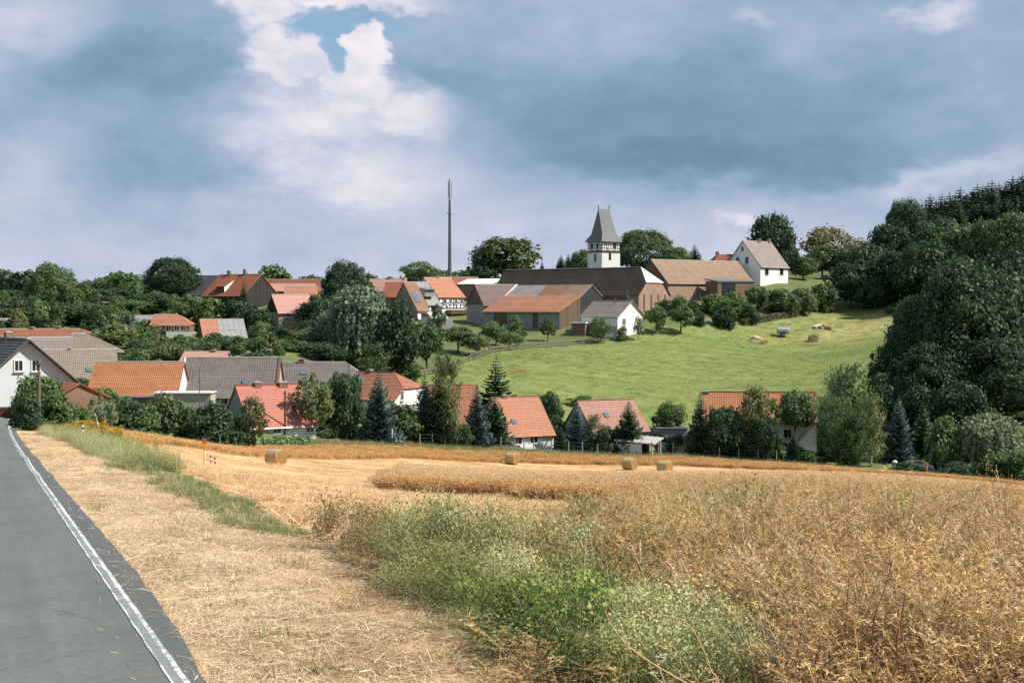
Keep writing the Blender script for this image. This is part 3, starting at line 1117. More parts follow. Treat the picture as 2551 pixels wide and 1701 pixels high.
def hit(h, side, px, py):
    """local point of a wall plane (or the front roof slope) seen at a pixel"""
    inv = h.M.inverted()
    o = inv @ Vector((0, 0, 0))
    dv = (inv @ at(px, py, 100.0)) - o
    if side == 'front':
        t = (h.y0 - o.y) / dv.y
    elif side == 'left':
        t = (h.x0 - o.x) / dv.x
    elif side == 'right':
        t = (h.x1 - o.x) / dv.x
    elif side == 'ridge':
        t = (0.0 - o.y) / dv.y
    elif side == 'roof':
        n = Vector((0, -h.pl, 1))
        p0 = Vector((0, h.y0, h.he))
        t = n.dot(p0 - o) / n.dot(dv)
    return o + dv * t


def window(h, side, px, py, w, hg, frame=M_FRAME, bars=1, sill=True, name='window', pane=M_GLASS, arch=False):
    p = hit(h, side, px, py)
    nrm = {'front': Vector((0, -1, 0)), 'left': Vector((-1, 0, 0)), 'right': Vector((1, 0, 0))}[side]
    ux = {'front': Vector((1, 0, 0)), 'left': Vector((0, -1, 0)), 'right': Vector((0, 1, 0))}[side]
    R = Matrix((ux, nrm, Vector((0, 0, 1)))).transposed()
    t = 0.09
    mb = MB()
    def bx(u, z, sw, sh, dep, off):
        mb.box(p + ux * u + Vector((0, 0, z)) + nrm * off, (sw, dep, sh), 0, R)
    bx(-w / 2, 0, t, hg + t, 0.07, 0.045)
    bx(w / 2, 0, t, hg + t, 0.07, 0.045)
    bx(0, hg / 2, w - t, t, 0.07, 0.046)
    bx(0, -hg / 2, w - t, t, 0.07, 0.046)
    for i in range(bars):
        bx(-w / 2 + w * (i + 1) / (bars + 1), 0, 0.05, hg - t, 0.04, 0.035)
    o = mb.build(name, frame, h.o)
    mb = MB()
    mb.box(p + nrm * 0.012, (w, 0.02, hg), 0, R)
    mb.build('pane', pane, o)
    if sill:
        mb = MB()
        mb.box(p + Vector((0, 0, -hg / 2 - t)) + nrm * 0.09, (w + 0.25, 0.18, 0.06), 0, R)
        mb.build('sill', M_CONC, o)
    return o


def door(h, side, px, py, w, hg, m=M_FRAMEDK):
    o = window(h, side, px, py, w, hg, m, 0, False, 'door', M_FRAMEDK)
    return o


def chimney(h, px, py_top, w=0.55, below=1.0, m=M_CHIMNEY, side='ridge'):
    p = hit(h, side, px, py_top)
    mb = MB()
    top = p.z
    bot = (h.hr - below) if side == 'ridge' else p.z - 1.6
    mb.box((p.x, p.y, (top - .1 + bot) / 2), (w, w, top - .1 - bot))
    mb.box((p.x, p.y, top - 0.05), (w + 0.12, w + 0.12, 0.09), 1)
    mb.box((p.x, p.y, top + 0.03), (w * .55, w * .55, 0.07), 1)
    return mb.build('chimney', [m, M_CONC], h.roof)


def skylight(h, px, py, w, l, m=M_SKYGLASS):
    p = hit(h, 'roof', px, py)
    an = math.atan(h.pl)
    R = Matrix.Rotation(an, 3, 'X')
    n = R @ Vector((0, 0, 1))
    mb = MB()
    mb.box(p + n * 0.08, (w + .16, l + .16, 0.10), 0, R)
    o = mb.build('skylight', M_ZINC, h.o)
    mb = MB()
    mb.box(p + n * 0.14, (w, l, 0.03), 0, R)
    mb.build('pane', m, o)
    return o


def timber(h, side, u0, u1, z0, z1, posts, rails, diag=0, w=0.16, m=M_TIMBER):
    """dark beams of a half-timbered wall, a few centimetres proud"""
    nrm = {'front': Vector((0, -1, 0)), 'left': Vector((-1, 0, 0)), 'right': Vector((1, 0, 0))}[side]
    ux = {'front': Vector((1, 0, 0)), 'left': Vector((0, -1, 0)), 'right': Vector((0, 1, 0))}[side]
    org = {'front': Vector((0, h.y0, 0)), 'left': Vector((h.x0, 0, 0)), 'right': Vector((h.x1, 0, 0))}[side]

    def P(u, z, off=0.03):
        return org + ux * u + Vector((0, 0, z)) + nrm * off
    for i in range(posts):
        u = u0 + (u1 - u0) * i / (posts - 1)
        mb = MB()
        mb.bar(P(u, z0), P(u, z1), w, 0.06, up=nrm)
        mb.build('timber_post', m, h.o)
    for z in rails:
        mb = MB()
        mb.bar(P(u0 - w / 2, z, 0.036), P(u1 + w / 2, z, 0.036), 0.06, w, up=(0, 0, 1))
        mb.build('timber_rail', m, h.o)
    for i in range(diag):
        u = u0 + (u1 - u0) * (i + 0.5) / max(1, diag)
        du = (u1 - u0) / (posts - 1)
        mb = MB()
        s = 1 if i % 2 else -1
        mb.bar(P(u - s * du * .7, z0, 0.04), P(u + s * du * .7, z1, 0.04), w * .8, 0.06, up=nrm)
        mb.build('timber_brace', m, h.o)


def gutter(h):
    mb = MB()
    z = h.he - h.pl * 0.35 - 0.02
    mb.tube([(h.x0 - .2, h.y0 - 0.42, z), (h.x1 + .2, h.y0 - 0.42, z - 0.03)], 0.07, 6)
    mb.build('gutter', M_METAL, h.o)


def verge_strip(h, side, m, w=0.35, z=0.1):
    mb = MB()
    x = h.x0 if side == 'left' else h.x1
    ye = h.W / 2 + 0.35
    mb.bar((x, -ye, h.he - h.pl * .35 + z), (x, 0, h.hr + z), w, 0.22, up=(1, 0, 0))
    mb.build('verge_strip', m, h.o)


def flat_block(name, label, px0, px1, Y, yaw, py_top, depth, wallm, roofm, py_base=None, cat='shed', group=None, slab=0.14, ov=0.2, tilt=0.0):
    a = math.radians(yaw)
    p0, p1 = at(px0, py_top, Y), at(px1, py_top, Y)
    wdt = (p1 - p0).length / math.cos(a)
    c = (p0 + p1) / 2
    zb = at((px0 + px1) / 2, py_base, Y).z if py_base else H(c.x, c.y)
    nb = Vector((-math.sin(a), math.cos(a), 0))
    c = c + nb * depth / 2
    o = empty(name, (c.x, c.y, zb), a)
    tag(o, label, cat, group)
    hgt = p0.z - zb
    mb = MB()
    mb.box((0, 0, (hgt - slab - 3.2) / 2), (wdt, depth, hgt - slab + 3.2))
    w = mb.build('wall', wallm, o)
    mb = MB()
    R = Matrix.Rotation(tilt, 3, 'X')
    mb.box((0, 0, hgt - slab / 2 + 0.01), (wdt + 2 * ov, depth + 2 * ov, slab), 0, R)
    mb.build('roof', roofm, o)
    h = House()
    h.o, h.L, h.W = o, wdt, depth
    h.x0, h.x1, h.y0, h.y1 = -wdt / 2, wdt / 2, -depth / 2, depth / 2
    h.he = h.hr = hgt
    h.pl = 0
    h.M = Matrix.Translation((c.x, c.y, zb)) @ Matrix.Rotation(a, 4, 'Z')
    return h

# ---------------------------------------------------------------- the village, from left to right
# -- left: white gable house by the road
h = house('house', 'white gabled house at the left edge beside the road end', -112, 65, 130, -50, 839, 946, 8.8, T_DKSLATE, W_BLUEGREY,
          py_base=1030, ov=0.5, verge=0.6)
window(h, 'right', 46, 911, 0.75, 0.95)
window(h, 'right', 89, 911, 0.75, 0.95)
mb = MB()
for sg in (-1, 1):
    mb.bar((h.x1 + .62, sg * (h.W / 2 + .5), h.he - h.pl * .5 - .06), (h.x1 + .62, 0, h.hr - .06), .06, .24, up=(1, 0, 0))
mb.build('verge_board', M_ZINC, h.o)
chimney(h, 20, 826)
flat_block('lean_to_shed', 'low orange roofed shed against the white gabled house', 14, 48, 126, -50, 994, 2.4, W_BROWN, T_ORANGE, 1026, tilt=0.2)
h = house('shed', 'low brown tiled shed roof behind the roadside tree', 118, 196, 122, -38, 952, 990, 5.5, T_REDDARK, W_BRICKRED, py_base=1018, cap=None)
# -- barns behind it
h = house('barn', 'grey brown tiled barn behind the white gabled house', 112, 287, 186, 20, 870, 953, 10, T_GREYBROWN, W_WHITE, py_base=985, cat='barn')
window(h, 'front', 186, 966, 1.0, 1.0)
skylight(h, 221, 922, .5, .6)
chimney(h, 173, 866, .35)
h = house('barn', 'pinkish grey barn roof above the grey brown barn', 76, 178, 194, 20, 840, 880, 10, T_GREYPINK, W_BEIGE, cat='barn')
h = house('barn', 'mossy hip roofed barn right of the pinkish grey roof', 181, 215, 205, 16, 830, 876, 10, T_GREYBROWN, W_BEIGE, hip_r=5, hh_r=0, cat='barn')
h = house('barn', 'long rust orange roof behind the barns at the left edge', -30, 200, 222, 5, 819, 845, 9, T_ORANGE_OLD, W_BEIGE, hip_r=4.0, hh_r=0.0, cat='barn')
chimney(h, 146, 812, .5)
chimney(h, 80, 814, .6)
h = house('house', 'small grey roof at the left edge above the orange roof', -20, 51, 238, 0, 793, 822, 8, T_GREYPINK, W_BEIGE)
mb = MB()
pq = hit(h, 'roof', 14, 807)
mb.bar(pq + Vector((0, 0, -.8)), pq + Vector((0, 0, .9)), .35)
mb.build('chimney', M_MORTAR, h.o)
# -- big orange barn and grey barn in the front row
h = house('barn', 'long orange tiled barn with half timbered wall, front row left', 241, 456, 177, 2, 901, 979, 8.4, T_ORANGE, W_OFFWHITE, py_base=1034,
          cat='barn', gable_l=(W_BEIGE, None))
timber(h, 'front', 2.5, h.x1 - .2, h.he - 1.6, h.he - .15, 13, (h.he - 1.6, h.he - .85), 3, 0.14)
gutter(h)
h = house('barn', 'large dark grey tiled barn beside the orange barn', 462, 697, 183, 3, 890, 985, 9.2, T_GREY, W_BEIGE, py_base=1036, cat='barn', seed=4)
skylight(h, 611, 953, .6, .7)
window(h, 'front', 540, 998, 1.0, 0.9)
window(h, 'front', 558, 998, 1.0, 0.9)
verge_strip(h, 'right', T_ORANGE_OLD, .25, .04)
verge_strip(h, 'left', M_MORTAR, .16, .05)
h = flat_block('flat_annex', 'beige flat roofed annex under the grey barn eave', 385, 524, 169, 2, 978, 3.4, W_BEIGE, M_MORTAR, 1036, slab=.12)
h = flat_block('flat_annex', 'brown lean-to wall left of the beige flat annex', 325, 384, 169, 2, 989, 3.0, W_BROWN, M_ZINC, 1036, slab=.1)
h = house('house', 'pinkish roof strip peeping over the dark grey barn', 463, 566, 192, 0, 876, 902, 7, T_PINK, W_BEIGE)
chimney(h, 532, 871, .6)
h = house('house', 'long grey roofed house right of the dark grey barn', 690, 862, 200, 3, 902, 960, 9, T_GREY, W_OFFWHITE, hip_r=2.6, hh_r=0.35,
          py_base=1010, hipm=T_GREYPINK)
chimney(h, 751, 893, .7)
chimney(h, 738, 907, .8, 1.4)
h = house('house', 'grey cross roof in front of the long grey roof', 696, 772, 193, 5, 918, 962, 6, T_GREY, W_OFFWHITE, py_base=1010, cap=None)
skylight(h, 757, 930, .8, .5)
# -- red roofed house in the front row
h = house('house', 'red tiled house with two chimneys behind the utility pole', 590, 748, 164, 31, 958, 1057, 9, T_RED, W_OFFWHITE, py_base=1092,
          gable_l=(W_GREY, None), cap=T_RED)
chimney(h, 640, 951, .8, 0.8)
chimney(h, 703, 951, 1.0, 1.0)
window(h, 'front', 690, 1070, 1.0, 0.8)
window(h, 'front', 772, 1068, 1.0, 0.8)
gutter(h)
# -- slope on the left: small houses among the trees
h = house('barn', 'weathered grey roof beside the blue spruce', 318, 384, 268, 0, 785, 819, 9, T_ASBESTOS, W_OFFWHITE, py_base=850, cat='barn')
h = house('house', 'brown walled house with orange hip roof on the left slope', 387, 442, 258, 2, 783, 809, 8, T_ORANGE_PALE, W_BROWN, py_base=846, hip_r=3.0, hh_r=0.1)
for wx in (440, 456, 405):
    window(h, 'front', wx, 817, 0.9, 0.9)
window(h, 'front', 420, 818, 0.8, 0.9)
mb = MB()
mb.box((2.6, h.y0 - 0.9, .55), (6.0, 1.6, 1.6))
mb.build('terrace', W_CREAM, h.o)
h = house('barn', 'barn with half orange half grey roof on the left slope', 500, 604, 240, 20, 795, 839, 8, [T_ORANGE_PALE, T_ASBESTOS], W_TAN, py_base=862,
          cat='barn', mifn=lambda u, t: 0 if u < 0.33 else 1, gable_l=(W_BOARDSBR, 0.1))
for wx in (540, 560, 583):
    window(h, 'front', wx, 846, 0.7, 0.6)
# -- upper row left
h = house('barn', 'dark grey roof behind the rust roofed barn on the ridge', 490, 548, 304, -28, 687, 733, 11, T_DKSLATE, W_GREY, cat='barn')
h = house('barn', 'rust roofed barn with black timber gable on the ridge', 550, 650, 292, -30, 684, 735, 11, T_REDDARK, W_BOARDS, cat='barn', py_base=764,
          gable_r=(W_BOARDS, 0.2))
chimney(h, 571, 674, .6)
chimney(h, 610, 671, .5)
timber(h, 'right', h.y0 + .3, h.y1 - .3, 0.4, h.he, 8, (0.4, h.he * .5, h.he), 2, .16, M_TIMBER)
for wx in (640, 655):
    window(h, 'right', wx, 721, .6, .5, M_FRAMEDK, bars=0, sill=False)
# shed dormer with a white cheek
p0, p1 = hit(h, 'roof', 540, 728), hit(h, 'roof', 566, 703)
mb = MB()
xa, xb = p0.x, p0.x + 2.0
yb = p1.y
za = p0.z
mb.face([(xa, p0.y, za), (xb, p0.y, za), (xb, p0.y, za + 1.15), (xa, p0.y, za + 1.15)])
mb.build('dormer_front', M_FRAMEDK, h.o)
mb = MB()
for x in (xa, xb + .03):
    mb.face([(x, p0.y, za - .1), (x, p0.y, za + 1.2), (x, yb + 1.2, p1.z + 1.1)])
    mb.face([(x + .02, p0.y, za - .1), (x + .02, yb + 1.2, p1.z + 1.1), (x + .02, p0.y, za + 1.2)])
mb.build('dormer_cheek', W_WHITE, h.o)
mb = MB()
slope(mb, (xa - .15, p0.y - .3, za + 1.15), (xb + .2, p0.y - .3, za + 1.15), (xb + .2, yb + 1.4, p1.z + 1.2), (xa - .15, yb + 1.4, p1.z + 1.2))
mb.build('dormer_roof', T_REDDARK, h.o)
h = house('barn', 'long rust ridge roof between the black gable and the dark tree', 664, 797, 308, 0, 696, 716, 8, T_REDDARK, W_BROWN, cat='barn')
h = house('house', 'small pink roof below the long rust ridge', 672, 785, 298, 4, 707, 724, 6, T_PINK, W_BROWN)
h = house('house', 'orange cross roof with small brown gable above the pale pink roof', 712, 790, 286, 6, 713, 738, 7, T_ORANGE_PALE, W_BROWN, gable_l=(W_BOARDSBR, None))
h = house('house', 'pale pink sunlit roof over brown brick wall', 679, 768, 266, 28, 734, 777, 7, T_PINK, W_TAN, py_base=822, gable_l=(W_BOARDS, None))
window(h, 'front', 718, 786, .7, .8)
window(h, 'front', 752, 788, .7, .8)
# -- centre: cluster under the mast
h = house('house', 'pink ridge roof with chimney left of the mast', 912, 1010, 322, 6, 695, 724, 9, T_PINKBROWN, W_OFFWHITE)
chimney(h, 969, 689, .6)
mb = MB()
mb.box((h.x1, 0, h.hr - .3), (.7, 1.2, 1.2))
mb.build('gable_block', M_MORTAR, h.o)
h = house('house', 'brown roof between the willow and the skylight roof', 962, 1006, 306, 0, 703, 738, 8, T_REDDARK, W_BROWN)
h = house('house', 'house with blue skylight and dark slated gable', 1007, 1034, 300, 42, 703, 770, 9, [T_BROWN, T_PINKBROWN], W_WHITE, py_base=800,
          gable_l=(W_BOARDSGR, 0.1), mifn=lambda u, t: 1 if u > .8 else 0)
skylight(h, 1036, 739, 1.3, 2.6, M_PLAINBLUE if 'M_PLAINBLUE' in globals() else M_SKYGLASS)
h = house('house', 'white walled house with grey dormer roof beside the skylight house', 1034, 1062, 306, 42, 703, 757, 9, T_ASBESTOS, W_WHITE, py_base=802)
for wx, wy in ((1065, 765), (1078, 762)):
    window(h, 'front', wx, wy + 6, .8, 1.3, M_FRAMEDK)
p0 = hit(h, 'roof', 1060, 735)
mb = MB()
mb.box((p0.x, p0.y - .2, p0.z + .5), (2.6, 2.4, 1.6))
mb.build('dormer', W_GREY, h.o)
mb = MB()
mb.box((p0.x, p0.y - .3, p0.z + 1.36), (3.0, 3.0, .12), 0, Matrix.Rotation(.16, 3, 'X'))
mb.build('dormer_roof', T_ASBESTOS, h.o)
h = flat_block('flat_annex', 'low white annex with pale flat roof behind the fruit trees', 1050, 1094, 292, 5, 778, 3.5, W_GREY, M_CONC, 806)
h = flat_block('shed', 'shed with sloping pale sheet roof below the half timbered house', 1092, 1128, 286, 30, 792, 5.0, W_GREY, T_WHITE, 818, tilt=.45)
h = house('house', 'white half timbered house with orange roof under the mast', 1057, 1122, 312, 46, 692, 738, 9, T_ORANGE_PALE, W_WHITE, py_base=802)
chimney(h, 1090, 688, .5)
timber(h, 'front', h.x0 + .2, h.x1 - .2, h.he - 2.6, h.he - .3, 8, (h.he - 2.6, h.he - 1.5, h.he - .35), 2, .2)
for wx in (1108, 1122, 1136, 1150):
    window(h, 'front', wx, 751, .8, 1.1)
mb = MB()
mb.box((1.2, h.y0 - .9, h.he - 3.4), (6.0, 1.7, .9))
mb.build('balcony', M_FRAMEDK, h.o)
mb = MB()
for x in np.linspace(-1.7, 4.1, 5):
    mb.box((x, h.y0 - 1.7, (h.he - 3.8) / 2), (.14, .14, h.he - 3.8))
mb.build('balcony_posts', M_TIMBER, h.o)
for wx in (1118, 1140):
    window(h, 'front', wx, 782, .9, 1.2, M_FRAMEDK)
h = house('barn', 'rust roof strip behind the mast base', 1085, 1190, 345, 0, 690, 706, 7, T_ORANGE_OLD, W_BROWN, cat='barn')
h = house('barn', 'long shed with gleaming white sheet roof', 1168, 1290, 332, -32, 694, 706, 9, T_WHITE, W_BROWN, cat='barn', py_base=735, cap=None, course=2.0, stepv=.01, sag=0)
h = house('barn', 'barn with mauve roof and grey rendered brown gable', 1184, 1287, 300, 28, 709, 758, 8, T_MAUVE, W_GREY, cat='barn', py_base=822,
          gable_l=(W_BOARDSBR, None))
# -- barn with catslide roof
h = house('barn', 'barn with patchwork grey and brown roof and tan catslide', 1288, 1473, 297, -34, 710, 738, 8.4, [T_VIOLET, T_BROWN, T_TAN], W_BOARDS, cat='barn', py_base=822,
          mifn=lambda u, t: 0 if u < 0.42 else (2 if u > .72 else 1), gable_r=(W_BOARDS, 0.2), ov=0.0)
verge_strip(h, 'left', M_MORTAR, .45, .12)
dp, zl = 8.6, h.he - 3.2
mb = MB()
slope(mb, (h.x0 - .3, h.y0 - dp, zl), (h.x1 + .25, h.y0 - dp, zl), (h.x1 + .25, h.y0 + .15, h.he + .08), (h.x0 - .3, h.y0 + .15, h.he + .08), sag=.1)
mb.build('catslide_roof', T_ORANGE_PALE, h.o)
mb = MB()
a_, b_ = h.x0, h.x1
yo = h.y0 - dp + .5
mb.face([(a_, yo, -2), (b_, yo, -2), (b_, yo, zl), (a_, yo, zl)])
mb.face([(a_, h.y0, -2), (a_, yo, -2), (a_, yo, zl), (a_, h.y0, h.he - .05)])
mb.build('catslide_wall', W_GREY, h.o)
mb = MB()
mb.face([(b_, yo, -2), (b_, h.y0, -2), (b_, h.y0, h.he - .05), (b_, yo, zl)])
mb.build('catslide_gable', W_BOARDSBR, h.o)
for x_, w_ in ((-5.0, 3.2), (3.5, 1.2)):
    mb = MB()
    mb.box((x_, yo - .03, zl - 1.75), (w_, .07, 3.0))
    for k in range(5):
        mb.box((x_ - w_ / 2 + w_ * (k + .5) / 5, yo - .07, zl - 1.75), (w_ / 5 - .05, .03, 2.9))
    mb.build('barn_door', W_BOARDSBR, h.o)
# -- the long dark barn below the church
h = house('barn', 'long black brown barn below the church with white half hip', 1262, 1597, 314, -40, 669, 733, 11.4, T_DARK, W_BRICK, cat='barn', py_base=768,
          hip_r=3.4, hh_r=0.45, hipm=T_WHITE, sag=.12)
for k in range(4):
    y = h.y0 + 2.0 + k * 2.6
    mb = MB()
    mb.box((h.x1 + .08, y, h.he * .35), (.16, .35, h.he * .9 + 1.0))
    mb.build('pilaster', W_BROWN, h.o)
verge_strip(h, 'right', M_MORTAR, .2, .05) if False else None
mb = MB()
mb.box((h.x1 - 7, h.y0 - .05, h.he - 1.2), (8.0, .12, 1.0))
mb.build('hayloft_boards', T_ORANGE_OLD, h.o)
# -- small white house on the meadow's edge
h = house('house', 'small white gabled house at the top edge of the meadow', 1481, 1572, 277, -44, 749.7, 787, 8.0, T_GREYPINK, W_WHITE, py_base=823,
          verge=.3, ov=.3)
window(h, 'right', 1554, 802, 1.0, 1.3, bars=2)
window(h, 'front', 1500, 804, 1.2, 1.0)
mb = MB()
pq = hit(h, 'ridge', 1536, 750)
mb.tube([pq + Vector((0, -.6, -.6)), pq + Vector((0, -.6, .3)), pq + Vector((.35, -.6, .5))], .09, 6)
mb.build('vent_pipe', M_ZINC, h.o)
mb = MB()
mb.box((0, h.y0 - .03, .25), (h.L, .06, 1.1))
mb.build('plinth', W_BEIGE, h.o)
flat_block('shed', 'brown shed with white flat roof left of the small white house', 1424, 1457, 274, -20, 803, 2.4, W_BRICKRED, M_FRAME, 826, slab=.2)
# -- tan barn and white house on the right
h = house('barn', 'tan roofed brick barn joined to the white house', 1623, 1838, 324, 36, 649, 705, 11, T_TAN, W_BRICK, cat='barn', py_base=760,
          gable_l=(W_BROWN, None), sag=.12)
for wx, wy in ((1728, 741), (1748, 738), (1700, 748)):
    window(h, 'front', wx, wy, .9, 1.3, M_FRAME, 1, True)
h = flat_block('lean_to_shed', 'open lean-to with pale roof against the tan barn', 1785, 1884, 314, 24, 697, 5.0, W_BROWN, T_ASBESTOS, 740, slab=.25, tilt=.12)
mb = MB()
mb.box((-2, h.y0 - .04, h.he * .45), (3.4, .06, h.he * .7))
mb.build('dark_opening', M_GLASS, h.o)  # shade inside the opening put into a dark panel on the wall
h = house('house', 'white two storey house with steep grey roof on the hill', 1851, 1920, 337, 45, 601.5, 662, 9.9, T_GREYPINK, W_WHITE, py_base=704)
window(h, 'front', 1910, 677, 1.3, 1.2, M_FRAMEDK, 1)
window(h, 'front', 1947, 677, 1.3, 1.2, M_FRAMEDK, 1)
window(h, 'left', 1850, 620, .45, .8, M_FRAMEDK, 0)
window(h, 'left', 1838, 646, .7, .8, M_FRAMEDK, 0)
window(h, 'left', 1861, 648, .7, 1.3, M_FRAMEDK, 0)
chimney(h, 1890, 596, .8, .8)
chimney(h, 1915, 596, .7, .8)
gutter(h)
h = house('house', 'red roof showing between the tan barn and the white hill house', 1786, 1828, 352, 10, 634, 660, 8, T_REDDARK, W_TAN, hip_l=2.2, hh_l=0.0)
chimney(h, 1787, 627, .7, .6)
chimney(h, 1802, 636, .6, .8)
# -- front row, middle and right
h = house('house', 'cream house with orange half hip roof behind the blue spruces', 874, 982, 198, -30, 926, 990, 9, T_ORANGE_OLD, W_CREAM, py_base=1045,
          hip_r=3.2, hh_r=0.42, ov=.4, cap=T_ORANGE_PALE)
window(h, 'right', 1001, 985, .75, 1.3)
window(h, 'right', 1006, 985, .75, 1.3) if False else None
chimney(h, 922, 920, .6)
h = house('house', 'rust tiled roof hidden behind the blue spruces', 1072, 1187, 197, 0, 957, 1052, 10, T_ORANGE_OLD, W_BEIGE, py_base=1085)
h = house('house', 'pale orange tiled house behind the fence posts', 1226, 1338, 190, 25, 988, 1081, 10, T_ORANGE_PALE, W_OFFWHITE, py_base=1124, cap=T_ORANGE_PALE)
chimney(h, 1256, 983, .6, .8)
window(h, 'front', 1290, 1098, 1.2, .9)
window(h, 'front', 1330, 1095, 1.2, .9)
skylight(h, 1280, 1050, .5, .7)
h = house('house', 'mottled pink brown tiled house left of the white carport', 1441, 1574, 190, 24, 996, 1072, 9, T_PINKBROWN, W_GREY, py_base=1118, cap=T_PINKBROWN)
skylight(h, 1510, 1034, .5, .8)
window(h, 'front', 1560, 1086, 1.0, .9)
h = house('house', 'orange pantiled house with white wall behind the right hedge trees', 1752, 2030, 194, -8, 977, 1046, 8.6, T_ORANGE, W_WHITE, py_base=1158, cap=T_ORANGE,
          course=.36)
for wx, wy in ((1985, 1085), (2022, 1080), (1975, 1125)):
    window(h, 'front', wx - 60, wy, 1.0, 1.2)
chimney(h, 1757, 974, .9, 1.2, M_ZINC)
# -- carport
o = empty('carport', tuple(gp(1592, 183.2)), math.radians(-26))
tag(o, 'open carport with white flat roof behind the bales', 'carport')
zt = at(1592, 1094, 183.2).z - o.location.z
mb = MB()
mb.box((0, 0, zt), (5.6, 3.4, .14), 0, Matrix.Rotation(.04, 3, 'Y') @ Matrix.Rotation(.16, 3, 'X'))
mb.build('roof', T_WHITE, o)
for x in (-2.4, 0.9, 2.4):
    for y in (-1.5, 1.5):
        mb = MB()
        mb.box((x, y, zt / 2 - .25), (.16, .16, zt + .4))
        mb.build('post', M_MORTAR, o)
mb = MB()
mb.box((-.7, 1.5, zt / 2 - .1), (3.2, .1, zt - .2))
mb.build('back_wall', W_GREY, o)
mb = MB()
mb.box((-.75, -1.5, zt / 2 - .2), (3.1, .08, zt - .5))
mb.build('front_panel', W_OFFWHITE, o)
h = flat_block('shed', 'grey garden shed right of the carport', 1640, 1712, 200, 5, 1066, 4, W_GREY, M_ZINC, 1120)

# ---------------------------------------------------------------- church tower
YT = 345.0
pc = at(1504, 640, YT)
s = 5.6
o = empty('church_tower', (pc.x, pc.y, H(pc.x, pc.y)), math.radians(35))
tag(o, 'white church tower with half timbered belfry and steep slate roof', 'church')
zb = o.location.z
zz = lambda py: at(1504, py, YT).z - zb
hs = s / 2
mb = MB()
mb.box((0, 0, (zz(629) - 1.5) / 2), (s, s, zz(629) + 1.5))
mb.build('wall', W_OFFWHITE, o)
t = House()
t.o, t.x0, t.x1, t.y0, t.y1 = o, -hs, hs, -hs, hs
t.M = Matrix.Translation(o.location) @ Matrix.Rotation(math.radians(35), 4, 'Z')
t.he = zz(603)
t.hr, t.pl = zz(521), 1.0
window(t, 'left', 1483, 643, .55, 1.7, M_TIMBER, 0, False)
window(t, 'front', 1519.5, 639, .55, 1.5, M_TIMBER, 0, False)
mb = MB()
mb.box((0, 0, zz(628.5)), (s + .3, s + .3, .22))
mb.build('cornice', M_TIMBER, o)
bh0, bh1 = zz(627), zz(603)
mb = MB()
mb.box((0, 0, (bh0 + bh1) / 2), (s - .06, s - .06, bh1 - bh0))
mb.build('belfry_wall', W_WHITE, o)
h2 = House()
h2.__dict__.update(t.__dict__)
q = hs - .03
h2.x0, h2.x1, h2.y0, h2.y1 = -q, q, -q, q
for sd in ('front', 'left', 'right'):
    timber(h2, sd, -q + .1, q - .1, bh0 + .05, bh1 - .05, 9, (bh0 + .12, bh0 + .75, bh0 + 1.45, bh1 - .1), 2, .095)
window(h2, 'left', 1475, 613, .75, .95, M_TIMBER, 0, False, 'louvre', M_TIMBER)
window(h2, 'left', 1488, 612, .5, .8, M_TIMBER, 0, False, 'louvre', M_TIMBER)
window(h2, 'front', 1531, 612, .85, 1.0, M_TIMBER, 0, False, 'louvre', M_TIMBER)
mb = MB()
e0, e1, e2 = hs + .45, hs * .78, 1.65
z0_, z1_, z2_ = zz(603.5), zz(585), zz(521)
lv = [(e0, e0, z0_), (e0 * .89, e0 * .89, z0_ + (z1_ - z0_) * .42), (e1, e1, z1_)]
N = 10
prev = None
prof = [(e0, e0, z0_), (e0 * .88, e0 * .88, z0_ + (z1_ - z0_) * .45)]
for i in range(N + 1):
    f = i / N
    ff_ = f ** 0.94
    prof.append((e1 + (e2 - e1) * ff_, e1 * (1 - ff_) + 0.02, z1_ + (z2_ - z1_) * f))
for (ax, ay, az_), (bx_, by_, bz_) in zip(prof[:-1], prof[1:]):
    for sx, sy in ((0, -1), (1, 0), (0, 1), (-1, 0)):
        def cr(x, y, z):
            if sy:
                return [Vector((-x * -sy, y * sy, z)), Vector((x * -sy, y * sy, z))]
            return [Vector((x * sx, -y * sx, z)), Vector((x * sx, y * sx, z))]
        a, b = cr(ax, ay, az_)
        d_, c_ = cr(bx_, by_, bz_)
        slope(mb, a, b, c_, d_, 0, .3, .025, seg=1.2, thick=.03, sag=0)
mb.build('roof', T_SLATE, o)
for x in (-e2, e2):
    mb = MB()
    mb.tube([(x, 0, z2_ - .1), (x, 0, z2_ + .75), (x, 0, z2_ + 1.1)], [.11, .09, .03], 6)
    mb.tube([(x, 0, z2_ + .5), (x, 0, z2_ + .72)], [.17, .17], 8)
    mb.build('finial', M_ZINC, o)

# ---------------------------------------------------------------- phone mast
pm = gp(1120.5, 425)  # stands beyond the roofs
o = empty('phone_mast', tuple(pm))
tag(o, 'tall slim grey phone mast rising over the rooftops', 'mast')
zt = at(1120, 446, 425).z - pm.z
zz = lambda py: at(1120, py, 425).z - pm.z
mb = MB()
n = 9
prs = [(0, 0, -1 + (zz(500) + 1) * i / n) for i in range(n + 1)]
mb.tube(prs, [.60 - .24 * i / n for i in range(n + 1)], 10)
for i in range(1, 26):
    z = zz(690) + (zz(515) - zz(690)) * i / 26
    mb.tube([(0, 0, z), (0, 0, z + .12)], [.60 - .2 * i / 26 + .06] * 2, 10)
mb.build('mast_pole', M_ZINC, o)
mb = MB()
mb.tube([(0, 0, zz(500)), (0, 0, zt)], [.22, .14], 8)
mb.build('mast_tip', M_ZINC, o)
mb = MB()
mb.tube([(0, 0, zz(533)), (0, 0, zz(533) + .2)], .9, 14)
mb.build('platform', M_METAL, o)
